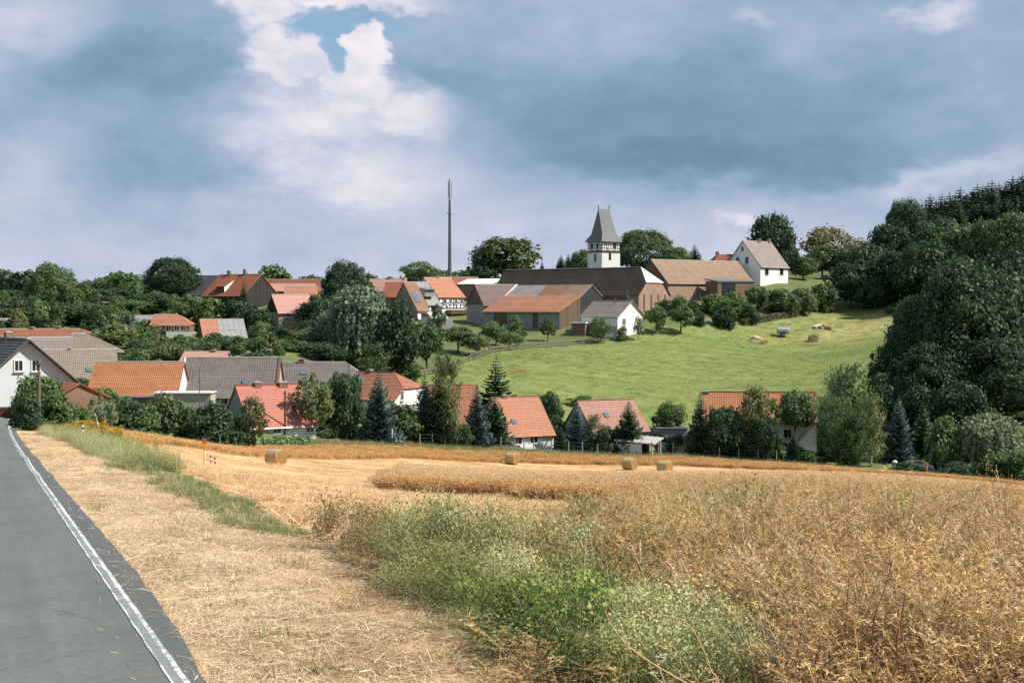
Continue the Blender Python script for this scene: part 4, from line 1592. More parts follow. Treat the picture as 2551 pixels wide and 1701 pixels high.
for a_ in (0.1, 2.2, 4.3):
    mb = MB()
    x, y = .62 * math.cos(a_), .62 * math.sin(a_)
    mb.box((x, y, (zz(452) + zz(494)) / 2), (.30, .18, zz(452) - zz(494)), 0, Matrix.Rotation(a_ + 1.57, 3, 'Z'))
    for z in (zz(460), zz(487)):
        mb.bar((0, 0, z), (x, y, z), .07)
    mb.build('antenna', M_METAL, o)

# ---------------------------------------------------------------- foliage materials
L_DEEP = m_leaf('leaves_deep_green', (0.017, 0.044, 0.02), (0.083, 0.147, 0.058))
L_MID = m_leaf('leaves_mid_green', (0.038, 0.082, 0.029), (0.159, 0.245, 0.084))
L_FRESH = m_leaf('leaves_fresh_green', (0.057, 0.108, 0.031), (0.215, 0.304, 0.095))
L_OLIVE = m_leaf('leaves_olive', (0.058, 0.085, 0.031), (0.228, 0.266, 0.106))
L_DRY = m_leaf('leaves_olive_brown', (0.085, 0.084, 0.034), (0.290, 0.255, 0.125))
L_WILLOW = m_leaf('leaves_willow_grey', (0.069, 0.114, 0.065), (0.249, 0.328, 0.196))
L_PALE = m_leaf('leaves_pale_shrub', (0.086, 0.128, 0.058), (0.318, 0.37, 0.213))
L_SPRUCE = m_leaf('needles_dark', (0.018, 0.042, 0.022), (0.074, 0.122, 0.060), 0.1)
L_BLUE = m_leaf('needles_blue', (0.034, 0.066, 0.060), (0.155, 0.235, 0.220), 0.08)
L_THUJA = m_leaf('needles_fresh', (0.024, 0.061, 0.025), (0.103, 0.176, 0.065), 0.12)
M_BARK = m_plain('bark', (0.085, 0.065, 0.048), 0.95, 0.35, 6.0)
M_BARKPALE = m_plain('bark_birch', (0.48, 0.45, 0.40), 0.9, 0.3, 6.0)


# ---------------------------------------------------------------- crown meshes (unit size: height 1, width 1)
def rand_dirs(n, r):
    v = r.normal(size=(n, 3))
    return v / np.linalg.norm(v, axis=1, keepdims=True)


def leaf_cards(P, N, size, r, asp=1.35, jit=0.55):
    """one small quad per point, facing roughly along N"""
    n = len(P)
    N = N + r.normal(size=(n, 3)) * jit
    N /= np.linalg.norm(N, axis=1, keepdims=True) + 1e-9
    T = np.cross(N, rand_dirs(n, r))
    T /= np.linalg.norm(T, axis=1, keepdims=True) + 1e-9
    B = np.cross(N, T)
    s = (size * r.uniform(0.55, 1.35, n))[:, None]
    a = T * s * asp * 0.5
    b = B * s * 0.5
    bend = N * s * 0.18
    V = np.stack([P - a - b * .55 - bend, P + a * .2 - b, P + a + b * .35 - bend, P - a * .15 + b], 1).reshape(-1, 3)
    return V, np.arange(4 * n).reshape(n, 4)


def crown_round(seed, lobes=70, per=95, rx=0.5, z0=0.12, leaf=0.040, lobe=(0.11, 0.19), top=1.0, flat=0.0, gap=0.0, inner=0.35, wv=0.13):
    r = np.random.default_rng(seed)
    C, R = [], []
    zc, hz = (z0 + top) / 2, (top - z0) / 2
    t = 0
    while len(C) < lobes and t < 6000:
        t += 1
        d = rand_dirs(1, r)[0]
        rad = r.uniform(inner, 1.0) ** 0.55
        lr = r.uniform(*lobe)
        # widest a bit below the middle, lumpy outline
        wob = 1 + wv * math.sin(3 * math.atan2(d[1], d[0]) + seed) + wv * .8 * math.sin(5 * d[2] + 2 * seed)
        wz = 1 - 0.22 * max(0, d[2]) ** 2 * flat
        if d[2] < 0:
            wob *= 1 + .42 * abs(d[2])
        p = np.array([d[0] * (rx - lr * .8) * rad * wob, d[1] * (rx - lr * .8) * rad * wob, zc + d[2] * (hz - lr * .75) * rad * wz])
        if gap and C and min(np.linalg.norm(np.array(C) - p, axis=1)) < gap:
            continue
        C.append(p)
        R.append(lr)
    C, R = np.array(C), np.array(R)
    Ps, Ns, Tt = [], [], []
    for c, lr in zip(C, R):
        d = rand_dirs(per, r)
        out = (c - np.array([0, 0, zc]))
        out = out / (np.linalg.norm(out) + 1e-6)
        keep = d @ out + 0.35 * d[:, 2] > -0.45
        d = d[keep]
        rr_ = lr * np.where(r.uniform(size=len(d)) < .10, r.uniform(1.05, 1.5, len(d)), r.uniform(0.62, 1.06, len(d)))
        P = c + d * rr_[:, None] * np.array([1, 1, 0.85])
        Ps.append(P)
        Ns.append(d * 0.75 + out * 0.3 + np.array([0, 0, 0.25]))
        Tt.append(np.clip(r.normal(0.5, 0.17, len(d)) + r.normal(0, 0.13), 0, 1))
    P, N, T = np.concatenate(Ps), np.concatenate(Ns), np.concatenate(Tt)
    V, F = leaf_cards(P, N, leaf, r)
    return V, F, T


def crown_willow(seed, strands=420):
    r = np.random.default_rng(seed)
    Ps, Ns, T = [], [], []
    for i in range(strands):
        d = rand_dirs(1, r)[0]
        d[2] = abs(d[2])
        k = r.uniform(0.45, 1) ** .5
        p = np.array([d[0] * .46 * k, d[1] * .46 * k, 0.58 + d[2] * .40 * k])
        ln = r.uniform(.18, .5) * (0.5 + 0.8 * math.hypot(p[0], p[1]) / .46)
        n = int(ln / .018)
        out = np.array([d[0], d[1], 0.15])
        tt = np.clip(r.normal(.5, .17), 0, 1)
        for j in range(n):
            z = p[2] - ln * j / n
            if z < 0.04:
                break
            w = 1 + .12 * (j / n)
            Ps.append([p[0] * w + r.normal(0, .012), p[1] * w + r.normal(0, .012), z])
            Ns.append(out)
            T.append(np.clip(tt + r.normal(0, .12), 0, 1))
    P, N = np.array(Ps), np.array(Ns)
    V, F = leaf_cards(P, N, 0.034, r, 1.2, .6)
    V2, F2, T2 = crown_round(seed + 5, 40, 60, .42, .5, .04)
    return np.concatenate([V, V2]), np.concatenate([F, F2 + len(V)]), np.concatenate([T, T2])


def crown_column(seed, n=5200, taper=0.75, z0=0.06, leaf=0.026):
    """loose upright tree: shoots climbing from a slim axis"""
    r = np.random.default_rng(seed)
    Ps, Ns, T = [], [], []
    shoots = 150
    for i in range(shoots):
        zb = r.uniform(z0, 0.86)
        a = r.uniform(0, math.tau)
        R_ = 0.5 * (1 - ((zb - 0.42) / 0.62) ** 2 * taper) * r.uniform(.55, 1.05)
        ln = r.uniform(.10, .22) * (1.1 - zb * .3)
        m = n // shoots
        tt = r.normal(.5, .15)
        for j in range(m):
            f = j / m
            rad = R_ * (0.35 + 0.65 * f)
            z = zb + ln * f
            if z > 1:
                break
            Ps.append([rad * math.cos(a) + r.normal(0, .045), rad * math.sin(a) + r.normal(0, .045), z + r.normal(0, .012)])
            Ns.append([math.cos(a), math.sin(a), .5])
            T.append(np.clip(tt + r.normal(0, .14), 0, 1))
    V, F = leaf_cards(np.array(Ps), np.array(Ns), leaf, r, 1.3, .6)
    V[:, 2] = np.clip(V[:, 2], 0, 1.02)
    return V, F, np.array(T)


def crown_spruce(seed, whorls=30, R0=0.5, z0=0.04, droop=0.35, open_=0.0, cards=7, pw=0.82):
    r = np.random.default_rng(seed)
    Vs, T = [], []
    for w in range(whorls):
        f = w / (whorls - 1)
        z = z0 + (0.965 - z0) * f ** 0.92
        L = R0 * (1 - f) ** pw * r.uniform(0.85, 1.1) + 0.03
        nb = max(5, int(11 * (1 - f) + 5))
        a0 = r.uniform(0, 6.28)
        for b in range(nb):
            if r.random() < open_:
                continue
            a = a0 + b * math.tau / nb + r.normal(0, .12)
            l = L * r.uniform(0.72, 1.12)
            ca, sa = math.cos(a), math.sin(a)
            side = np.array([-sa, ca, 0])
            dirv_ = np.array([ca, sa, 0])
            tone = np.clip(r.normal(.5, .16), 0, 1)
            for k in range(cards):
                g0 = k / cards
                g1 = min(1.0, g0 + 1.5 / cards)
                # branch sags then lifts at its tip
                def pz(q):
                    return z - droop * l * .55 * math.sin(q * 2.2) * .6 + 0.10 * l * q ** 3
                c0 = dirv_ * l * g0
                c1 = dirv_ * l * g1
                wd = l * (0.24 * (1 - g0) + 0.10) + .006
                s1 = 1 if k % 2 else -1
                sk = side * wd * s1
                p0 = c0 + np.array([0, 0, pz(g0)])
                p1 = c1 + np.array([0, 0, pz(g1)])
                dz = np.array([0, 0, -wd * r.uniform(.15, .55)])
                Vs.append([p0, p1, p1 + sk * .55 + dz * .6 + (c1 - c0) * .3, p0 + sk + dz + (c1 - c0) * .35])
                T.append(np.clip(tone + 0.30 * (g0 - .4) + r.normal(0, .08), 0, 1))
                if k == cards - 1 or k % 3 == 0:
                    sk2 = side * wd * -s1
                    Vs.append([p0, p0 + sk2 + dz, p1 + sk2 * .5 + dz * .5, p1])
                    T.append(np.clip(tone + 0.30 * (g0 - .4) + r.normal(0, .08), 0, 1))
    # leader
    for k in range(6):
        a = k * 1.05
        c, s_ = math.cos(a) * .012, math.sin(a) * .012
        Vs.append([[c, s_, .90], [-c, -s_, .90], [-c * .2, -s_ * .2, 1.0], [c * .2, s_ * .2, 1.0]])
        T.append(.6)
    V = np.array(Vs).reshape(-1, 3)
    return V, np.arange(len(V)).reshape(-1, 4), np.array(T)


def trunk_mesh(name, seed, h=0.62, r0=0.035, limbs=7, sx=1.0):
    rs = random.Random(seed)
    mb = MB()
    pts = [(0, 0, -0.06), (0, 0, 0.0)]
    x = y = 0
    for i in range(1, 6):
        x += rs.uniform(-.012, .012)
        y += rs.uniform(-.012, .012)
        pts.append((x, y, h * i / 5))
    mb.tube(pts, [r0 * 1.35, r0 * 1.15] + [r0 * (1 - .17 * i) for i in range(1, 6)], 7)
    for k in range(limbs):
        z = h * rs.uniform(.38, .95)
        a = rs.uniform(0, 6.28)
        l = rs.uniform(.18, .34)
        mb.tube([(x * .5, y * .5, z), (math.cos(a) * l * .5, math.sin(a) * l * .5, z + l * .45), (math.cos(a) * l, math.sin(a) * l, z + l * .8)],
                [r0 * .5, r0 * .3, r0 * .1], 5)
    return mb.mesh(name, M_BARK)


def unit(q):
    V, F, T = q
    V = np.array(V, float)
    for ax in (0, 1):
        lo, hi = np.percentile(V[:, ax], [0.7, 99.3])
        V[:, ax] = (V[:, ax] - (lo + hi) / 2) / (hi - lo)
    V[:, 2] /= np.percentile(V[:, 2], 99.85)
    return V, F, T


CR = {}
CR['round'] = [np_mesh('crown', *q[:2], L_MID, q[2]) for q in [unit(crown_round(s_, 80, 100, .5, .14, .042)) for s_ in (11, 23, 37)]]
CR['dome'] = [np_mesh('crown', *q[:2], L_MID, q[2]) for q in [unit(crown_round(s_, 110, 105, .5, .08, .034, (.08, .15), flat=.6)) for s_ in (5, 51)]]
CR['big'] = [np_mesh('crown', *q[:2], L_MID, q[2]) for q in [unit(crown_round(s_, 210, 125, .5, .05, .021, (.055, .115), flat=.4, inner=.45)) for s_ in (61, 67)]]
CR['loose'] = [np_mesh('crown', *q[:2], L_MID, q[2]) for q in [unit(crown_round(s_, 46, 80, .5, .18, .040, (.08, .16), gap=.10)) for s_ in (71, 79)]]
CR['bush'] = [np_mesh('crown', *q[:2], L_MID, q[2]) for q in [unit(crown_round(s_, 56, 95, .5, -.10, .050, (.09, .22), wv=.26)) for s_ in (83, 89, 97)]]
CR['fruit'] = [np_mesh('crown', *q[:2], L_MID, q[2]) for q in [unit(crown_round(s_, 60, 85, .5, .24, .042, (.09, .17), flat=1.0)) for s_ in (101, 103)]]
CR['high'] = [np_mesh('crown', *q[:2], L_MID, q[2]) for q in [unit(crown_round(s_, 60, 90, .5, .46, .036, (.09, .15), wv=.2)) for s_ in (151, 157)]]
CR['willow'] = [np_mesh('crown', *q[:2], L_MID, q[2]) for q in [unit(crown_willow(107))]]
CR['column'] = [np_mesh('crown', *q[:2], L_MID, q[2]) for q in [unit(crown_column(109)), unit(crown_column(113))]]
CR['spruce'] = [np_mesh('crown', *q[:2], L_SPRUCE, q[2]) for q in [unit(crown_spruce(s_, 30)) for s_ in (127, 131, 137)]]
CR['fir'] = [np_mesh('crown', *q[:2], L_SPRUCE, q[2]) for q in [unit(crown_spruce(s_, 20, open_=.18, droop=.2, cards=8)) for s_ in (139, 149)]]
CR['wood'] = [np_mesh('crown', *q[:2], L_SPRUCE, q[2]) for q in [unit(crown_spruce(s_, 22, pw=.6, z0=.25, cards=6)) for s_ in (163, 167, 173)]]
TR = {'tall': trunk_mesh('trunk', 3), 'low': trunk_mesh('trunk', 5, .45, .045, 5), 'spruce': trunk_mesh('trunk', 7, .9, .018, 0)}


def tree(name, label, kind, px, py_top, Y, wpx, mat, group=None, cat='tree', trunk=None, deep=1.0, zb=None, rot=None, bark=None, sink=0.15):
    """a tree seen at column px with its top at row py_top, wpx wide, Y metres away"""
    r = random.Random(int(px * 31 + py_top * 7 + Y))
    yb = float(np.interp(px, BACK_PX, BACK_Y))
    if px > 560 and 150 < Y < yb + 3.5:
        Y = yb + 3.5 + r.uniform(0, 3.5)
    w = wpx * Y / FPX
    g_ = gp(px, Y)
    z0 = g_.z - sink if zb is None else zb
    top = at(px, py_top, Y).z
    h = max(0.5, top - z0)
    o = empty(name, (g_.x, g_.y, z0), r.uniform(0, 6.28) if rot is None else rot)
    tag(o, label, cat, group)
    me = r.choice(CR[kind])
    c = bpy.data.objects.new('crown', me)
    COL.objects.link(c)
    c.parent = o
    c.scale = (w * (1.0), w * deep, h)
    c.material_slots[0].link = 'OBJECT'
    c.material_slots[0].material = mat
    tk = trunk or ('spruce' if kind in ('spruce', 'fir', 'column', 'wood') else ('low' if kind in ('bush', 'fruit') else 'tall'))
    t_ = bpy.data.objects.new('trunk', TR[tk])
    COL.objects.link(t_)
    t_.parent = o
    tw = max(h, w * .8) if tk != 'spruce' else h
    t_.scale = (tw if tk == 'spruce' else min(w, h), tw if tk == 'spruce' else min(w, h), h)
    if bark:
        t_.material_slots[0].link = 'OBJECT'
        t_.material_slots[0].material = bark
    return o


TREES = '''
big|125|655|255|128|L_MID|deciduous_tree|broadest skyline tree at the left, above the rust orange barn roof|
round|208|700|264|84|L_MID|deciduous_tree|shoulder tree touching the broadest left skyline tree on its right|
round|22|722|285|130|L_DEEP|deciduous_tree|low dark tree on the skyline at the left edge of the frame|
bush|40|768|248|110|L_OLIVE|shrub|olive shrub directly above the small grey roof at the left edge|
big|422|642|300|130|L_DEEP|deciduous_tree|dome shaped skyline tree left of the rust roofed barn|
round|337|702|296|90|L_MID|deciduous_tree|rounded tree at the left foot of the dome shaped tree|
round|388|727|280|105|L_DEEP|deciduous_tree|dark bushy tree in front of the dome shaped tree|
round|252|718|288|80|L_DEEP|deciduous_tree|dark tree in the skyline dip between broad tree and dome tree|
round|296|716|310|62|L_MID|deciduous_tree|small far tree in the skyline dip left of the dome tree|
round|205|755|246|120|L_MID|deciduous_tree|green tree in front of the skyline shoulder above the hip barn|
round|255|765|240|90|L_DEEP|deciduous_tree|dark tree above the mossy hip roofed barn|
round|95|740|250|110|L_DEEP|deciduous_tree|shaded lower tree beneath the broadest left skyline tree|
round|155|760|246|90|L_DEEP|deciduous_tree|shaded tree above the right part of the rust orange barn roof|
bush|285|806|222|105|L_OLIVE|shrub|olive bush left of the blue spruce below the left slope|
spruce|318|770|232|44|L_BLUE|blue_spruce|blue spruce before the weathered grey roof on the left slope|
round|345|745|278|100|L_MID|deciduous_tree|tree behind the weathered grey roof on the left slope|
bush|384|832|236|76|L_MID|shrub|round bush in front of the brown walled orange hip roof house|
bush|470|838|226|90|L_OLIVE|shrub|bush between the hip roof house and the two coloured barn roof|
bush|365|858|212|110|L_MID|shrub|low bush behind the ridge of the long orange tiled barn|
bush|425|862|206|110|L_OLIVE|shrub|low olive bush behind the left end of the dark grey barn|
bush|300|862|214|80|L_MID|shrub|low bush above the left end of the orange tiled barn ridge|
round|478|735|266|110|L_MID|deciduous_tree|leafy tree below the left end of the rust roofed barn|
bush|525|742|262|90|L_FRESH|deciduous_tree|light green tree beneath the dormer of the rust roofed barn|
spruce|607|700|278|36|L_THUJA|conifer|slim dark conifer standing against the rust barn roof|
round|585|745|262|110|L_DEEP|deciduous_tree|dark tree below the black timber gable|
round|640|768|258|76|L_DEEP|deciduous_tree|dark tree left of the pale pink roof|
round|648|800|244|64|L_MID|deciduous_tree|tree below the brown brick wall of the pale pink house|
bush|612|846|224|76|L_MID|shrub|dense bush right of the two coloured barn roof|
bush|545|866|210|90|L_DEEP|shrub|low bush behind the pinkish roof strip|
bush|655|820|232|70|L_FRESH|shrub|pale green bush below the brick wall left corner|
bush|640|862|212|120|L_MID|shrub|broad bush behind the right end of the dark grey barn roof|
round|700|845|220|110|L_MID|deciduous_tree|round orchard tree behind the long grey roof|
round|768|795|236|80|L_DEEP|deciduous_tree|shady tree under the right corner of the pale pink roof|
round|775|815|222|105|L_OLIVE|deciduous_tree|olive tree left of the big weeping willow|
big|862|650|262|128|L_DEEP|deciduous_tree|big dark skyline tree behind the weeping willow|
round|790|735|256|100|L_DEEP|deciduous_tree|dark tree under the left side of the big dark skyline tree|
willow|902|712|216|160|L_WILLOW|willow_tree|big grey green weeping willow in the middle of the village|
willow|845|765|222|110|L_WILLOW|willow_tree|smaller grey green willow leaning on the big willow's left|
round|990|752|208|122|L_DEEP|deciduous_tree|tall dark tree right of the weeping willow|
column|935|850|204|80|L_MID|deciduous_tree|slim green tree between the willow and the dark tree|
fruit|1064|802|226|86|L_MID|fruit_tree|fruit tree with dense round crown right of the tall dark tree|orchard trees below the half timbered house
fruit|1140|812|242|80|L_OLIVE|fruit_tree|fruit tree with forked trunk in the middle of the orchard|orchard trees below the half timbered house
fruit|1192|832|240|60|L_OLIVE|fruit_tree|small fruit tree right of the forked fruit tree|orchard trees below the half timbered house
fruit|1235|808|256|70|L_MID|fruit_tree|fruit tree before the grey rendered gable|orchard trees below the half timbered house
fruit|1268|825|250|60|L_OLIVE|fruit_tree|rightmost fruit tree of the orchard, above the meadow fence|orchard trees below the half timbered house
bush|1283|786|268|50|L_MID|shrub|rounded shrub before the grey catslide wall|
bush|1225|800|272|50|L_OLIVE|shrub|olive shrub at the foot of the grey rendered barn|
loose|1094|756|262|34|L_MID|deciduous_tree|thin young tree before the pale sloping sheet roof|
bush|1020|895|214|70|L_FRESH|shrub|sunny light green shrub at the lower end of the meadow fence|
bush|985|925|206|60|L_DEEP|shrub|dark shrub at the bottom of the orchard slope|
loose|1037|650|400|82|L_MID|deciduous_tree|airy tree on the skyline left of the phone mast|
loose|1083|676|405|50|L_OLIVE|deciduous_tree|sparse low tree on the skyline just left of the phone mast|
bush|1253|592|385|156|L_OLIVE|deciduous_tree|large olive green tree on the skyline right of the mast|
bush|1200|645|380|64|L_DEEP|deciduous_tree|dark low tree at the left foot of the large olive skyline tree|
spruce|1350|652|395|18|L_THUJA|conifer|tiny conifer tip over the long dark barn ridge|
spruce|1398|635|400|36|L_THUJA|conifer|left one of the conifer pair over the long dark barn|
spruce|1416|632|402|32|L_SPRUCE|conifer|right one of the conifer pair over the long dark barn|
round|1450|622|372|62|L_MID|deciduous_tree|tree half hidden left of the church tower|
big|1597|574|375|155|L_MID|deciduous_tree|wide round tree right of the church tower|
round|1682|616|368|76|L_MID|deciduous_tree|lower tree joining the wide church tree on its right|
spruce|1730|610|372|60|L_THUJA|conifer|bushy conifer left of the white hill house|
dome|1922|534|352|104|L_DEEP|deciduous_tree|tall dark tree behind the white hill house|
round|1958|600|350|70|L_DEEP|deciduous_tree|dark side of greenery at the right corner of the white hill house|
loose|2080|563|370|150|L_DRY|deciduous_tree|sparse brownish tree between the hill house and the wood|
round|2048|612|362|110|L_OLIVE|deciduous_tree|olive tree below the sparse brownish tree|
round|2000|640|352|70|L_MID|deciduous_tree|small tree right of the white hill house garden|
round|2120|610|358|90|L_OLIVE|deciduous_tree|olive tree at the left rim of the wood|
fruit|1634|764|276|50|L_MID|fruit_tree|small garden tree touching the right corner of the small white house|
fruit|1695|760|278|62|L_MID|fruit_tree|small round tree with bare stem at the top edge of the meadow|
bush|1690|736|292|62|L_MID|shrub|bush at the foot of the long dark barn's gable|
bush|1655|745|296|40|L_DEEP|shrub|dark bush between the brick gable and the tan barn|
bush|1778|733|300|95|L_FRESH|shrub|light green bush before the tan barn's brick wall|
bush|1822|726|302|60|L_FRESH|shrub|light shrub under the lean-to roof|
bush|1838|744|300|70|L_MID|shrub|mid green bush below the open lean-to|
fruit|1885|712|304|54|L_MID|fruit_tree|garden tree left below the white hill house|
bush|1945|720|308|84|L_MID|shrub|wide garden bush below the white hill house front|
bush|2000|718|312|70|L_OLIVE|shrub|olive garden bush right of the hill house|
bush|2045|708|318|80|L_MID|shrub|garden bush near the dark edge of the wood|
bush|1805|763|290|62|L_DEEP|shrub|dark clipped shrub on the meadow's upper edge|
bush|1740|774|286|32|L_DEEP|shrub|little dark round shrub right of the bare stemmed tree|
bush|1870|762|298|46|L_DEEP|shrub|dark shrub at the left end of the low hedge|
loose|1365|790|268|40|L_OLIVE|shrub|reddish green shrub before the catslide gable|
loose|1497|788|268|50|L_MID|shrub|bush climbing the shaded wall of the small white house|
loose|1590|786|271|24|L_PALE|shrub|pale flowering shrub against the white gable|
bush|1552|812|270|28|L_FRESH|shrub|low round shrub under the white gable window|
spruce|1562|722|286|22|L_BLUE|conifer|little blue conifer behind the small white house ridge|
column|1110|880|176|82|L_OLIVE|deciduous_tree|airy olive tree behind the pair of blue spruces|
fir|1237|886|206|92|L_SPRUCE|fir_tree|dark fir standing alone at the foot of the meadow|
loose|780|933|163|118|L_OLIVE|fruit_tree|fruit tree with visible trunk before the red roof's right end|
dome|862|930|166|104|L_DEEP|deciduous_tree|dark dense tree right of the fruit tree by the red roof|
spruce|868|905|172|40|L_THUJA|conifer|dark conifer tip rising over the dense tree|
spruce|945|922|170|98|L_BLUE|blue_spruce|blue spruce before the cream house|blue spruces in the front gardens
bush|1002|1006|166|108|L_MID|shrub|rounded bush between the cream house spruce and the spruce pair|
spruce|1057|932|176|80|L_BLUE|blue_spruce|left spruce of the pair right of the cream gable|blue spruces in the front gardens
spruce|1094|938|172|92|L_SPRUCE|blue_spruce|right spruce of the pair right of the cream gable|blue spruces in the front gardens
spruce|1188|958|178|74|L_BLUE|blue_spruce|blue spruce before the rust roof, left of the pale orange house|blue spruces in the front gardens
spruce|1232|978|174|84|L_SPRUCE|blue_spruce|dark spruce overlapping the left part of the pale orange roof|blue spruces in the front gardens
bush|1160|1058|172|44|L_OLIVE|shrub|olive shrub between two spruces left of the pale orange house|
round|1368|975|202|70|L_DEEP|deciduous_tree|dark tree right of the pale orange roof|
bush|1385|1035|190|60|L_DEEP|shrub|dark shrub in the gap left of the mottled roof|
spruce|1436|998|178|70|L_BLUE|blue_spruce|blue spruce at the left verge of the mottled pink brown roof|blue spruces in the front gardens
bush|1452|984|214|70|L_MID|deciduous_tree|leafy tree peeping over the mottled roof's left end|
column|1482|1030|177|44|L_OLIVE|shrub|thin shrub before the middle of the mottled roof|
spruce|1567|998|176|84|L_SPRUCE|spruce_tree|dark spruce overlapping the mottled roof's right end|
bush|1505|1060|178|70|L_DEEP|shrub|dark bush under the mottled pink brown roof|
spruce|1398|1062|180|44|L_SPRUCE|spruce_tree|low young spruce right of the pale orange house|
round|1668|1000|204|80|L_FRESH|deciduous_tree|round light tree left of the orange pantiled house|
spruce|1670|1078|184|30|L_BLUE|conifer|small bluish conifer right of the carport|
spruce|1745|975|184|66|L_SPRUCE|spruce_tree|dark spruce at the left edge of the orange pantiled roof|
dome|1800|1012|182|92|L_DEEP|deciduous_tree|dark tree before the left half of the orange pantiled roof|hedge trees before the orange pantiled house
loose|1882|958|184|84|L_OLIVE|deciduous_tree|taller olive tree overlapping the orange pantiled ridge|hedge trees before the orange pantiled house
dome|1855|1035|180|100|L_DEEP|deciduous_tree|dark tree below the tall olive tree|hedge trees before the orange pantiled house
dome|1912|1040|180|70|L_DEEP|deciduous_tree|dark tree left of the white wall opening|hedge trees before the orange pantiled house
high|1982|972|186|112|L_MID|deciduous_tree|tree arching over the white wall opening|hedge trees before the orange pantiled house
spruce|1979|1072|178|40|L_SPRUCE|spruce_tree|slim spruce standing against the white wall|
column|2062|985|186|60|L_MID|deciduous_tree|upright tree right of the tree arching over the white wall|hedge trees before the orange pantiled house
column|2092|985|181|80|L_MID|deciduous_tree|upright dense tree right of the white wall|hedge trees before the orange pantiled house
column|2118|905|192|120|L_MID|deciduous_tree|tall feathery grey green tree in front of the meadow's right end|
column|2085|930|196|80|L_WILLOW|deciduous_tree|feathery pale tree at the left of the tall feathery tree|
column|2172|982|180|74|L_OLIVE|birch_tree|slim olive birch left of the silver blue spruce|
column|2135|1010|179|70|L_MID|deciduous_tree|slim green tree between two birches in the hedge row|
spruce|2240|988|184|76|L_BLUE|blue_spruce|silver blue spruce under the dark wood at right|
fir|2302|1002|186|84|L_THUJA|spruce_tree|green spruce right of the silver blue spruce|
bush|2355|1035|178|100|L_MID|shrub|green shrub between the green spruce and the pale shrub|
bush|2350|990|190|90|L_DEEP|deciduous_tree|dark small tree behind the green spruce|
willow|2470|1030|176|150|L_PALE|shrub|pale yellow green shrub at the lower right edge of the wood|
bush|2435|1050|182|70|L_MID|shrub|green shrub behind the pale yellow shrub|
bush|2540|1070|178|90|L_MID|shrub|dark green shrub at the right edge beside the pale shrub|
bush|2490|1128|170|110|L_MID|hedge|clipped round hedge bush nearest the right edge|
bush|2545|1120|168|90|L_MID|hedge|clipped hedge bush cut by the right frame edge|
bush|2385|1150|166|100|L_DEEP|hedge|low clipped hedge right of the yellow marker post|
bush|2270|1151|166|110|L_DEEP|hedge|low clipped hedge before the parked car|
big|2400|640|205|300|L_DEEP|deciduous_tree|huge dark tree filling the right side above the hedges|
big|2530|620|212|280|L_DEEP|deciduous_tree|huge tree at the right frame edge beside the darkest tree|
big|2290|735|208|200|L_DEEP|deciduous_tree|dark tree at the left flank of the huge right tree|
big|2235|845|202|130|L_DEEP|deciduous_tree|dark lower tree bordering the meadow at right|
big|2330|850|198|220|L_DEEP|deciduous_tree|shaded lower crown under the huge dark tree|
big|2480|840|196|240|L_DEEP|deciduous_tree|shaded lower crown near the right frame edge|
round|2200|930|196|100|L_DEEP|deciduous_tree|dark tree behind the silver blue spruce|
round|2280|930|194|120|L_DEEP|deciduous_tree|dark tree behind the green spruce at right|
round|2400|950|190|140|L_DEEP|deciduous_tree|dark undergrowth tree below the huge tree|
big|2250|498|338|116|L_DEEP|deciduous_tree|dome tree at the left end of the wooded skyline|trees at the edge of the hill wood
dome|2215|560|330|110|L_DEEP|deciduous_tree|dark edge tree below the dome tree|trees at the edge of the hill wood
dome|2170|612|326|120|L_DEEP|deciduous_tree|leftmost dark tree of the hill wood|trees at the edge of the hill wood
dome|2120|655|322|110|L_DEEP|deciduous_tree|dark low tree reaching onto the meadow's top corner|trees at the edge of the hill wood
dome|2240|625|318|130|L_DEEP|deciduous_tree|dark round tree at the wood's edge above the meadow|trees at the edge of the hill wood
dome|2310|600|310|140|L_DEEP|deciduous_tree|dark tree in the middle of the wood's edge|trees at the edge of the hill wood
dome|2330|545|322|130|L_DEEP|deciduous_tree|dark tree just below the left part of the conifer skyline|trees at the edge of the hill wood
dome|2405|560|312|140|L_MID|deciduous_tree|lighter leafy tree beneath the conifers|trees at the edge of the hill wood
dome|2470|545|306|130|L_MID|deciduous_tree|mid green tree beneath the conifers near the right edge|trees at the edge of the hill wood
dome|2535|530|300|130|L_MID|deciduous_tree|mid green tree cut by the right edge beneath the conifers|trees at the edge of the hill wood
dome|2180|680|318|90|L_DEEP|deciduous_tree|shadowed bush-like tree above the meadow's top end|trees at the edge of the hill wood
round|690|850|216|100|L_DEEP|deciduous_tree|dark orchard tree behind the left end of the long grey roof|
round|745|848|214|96|L_MID|deciduous_tree|orchard tree behind the middle of the long grey roof|
round|802|852|209|90|L_DEEP|deciduous_tree|dark tree under the willow, behind the grey roof's right end|
round|570|838|222|80|L_DEEP|deciduous_tree|dark tree touching the grey half of the two coloured barn roof|
round|515|850|216|90|L_MID|deciduous_tree|tree below the orange half of the two coloured barn roof|
round|700|808|240|90|L_DEEP|deciduous_tree|dark tree right of the pale pink house wall|
'''
for ln in TREES.strip().splitlines():
    kd, px_, tp, Yt, wp, mt, nm, lb, gr = ln.split('|')
    cat_ = {'shrub': 'shrub', 'hedge': 'hedge', 'fruit_tree': 'tree', 'blue_spruce': 'tree'}.get(nm, 'tree')
    tree(nm, lb, kd, float(px_), float(tp), float(Yt), float(wp), globals()[mt], gr or None, cat_,
         bark=M_BARKPALE if nm == 'birch_tree' else None)

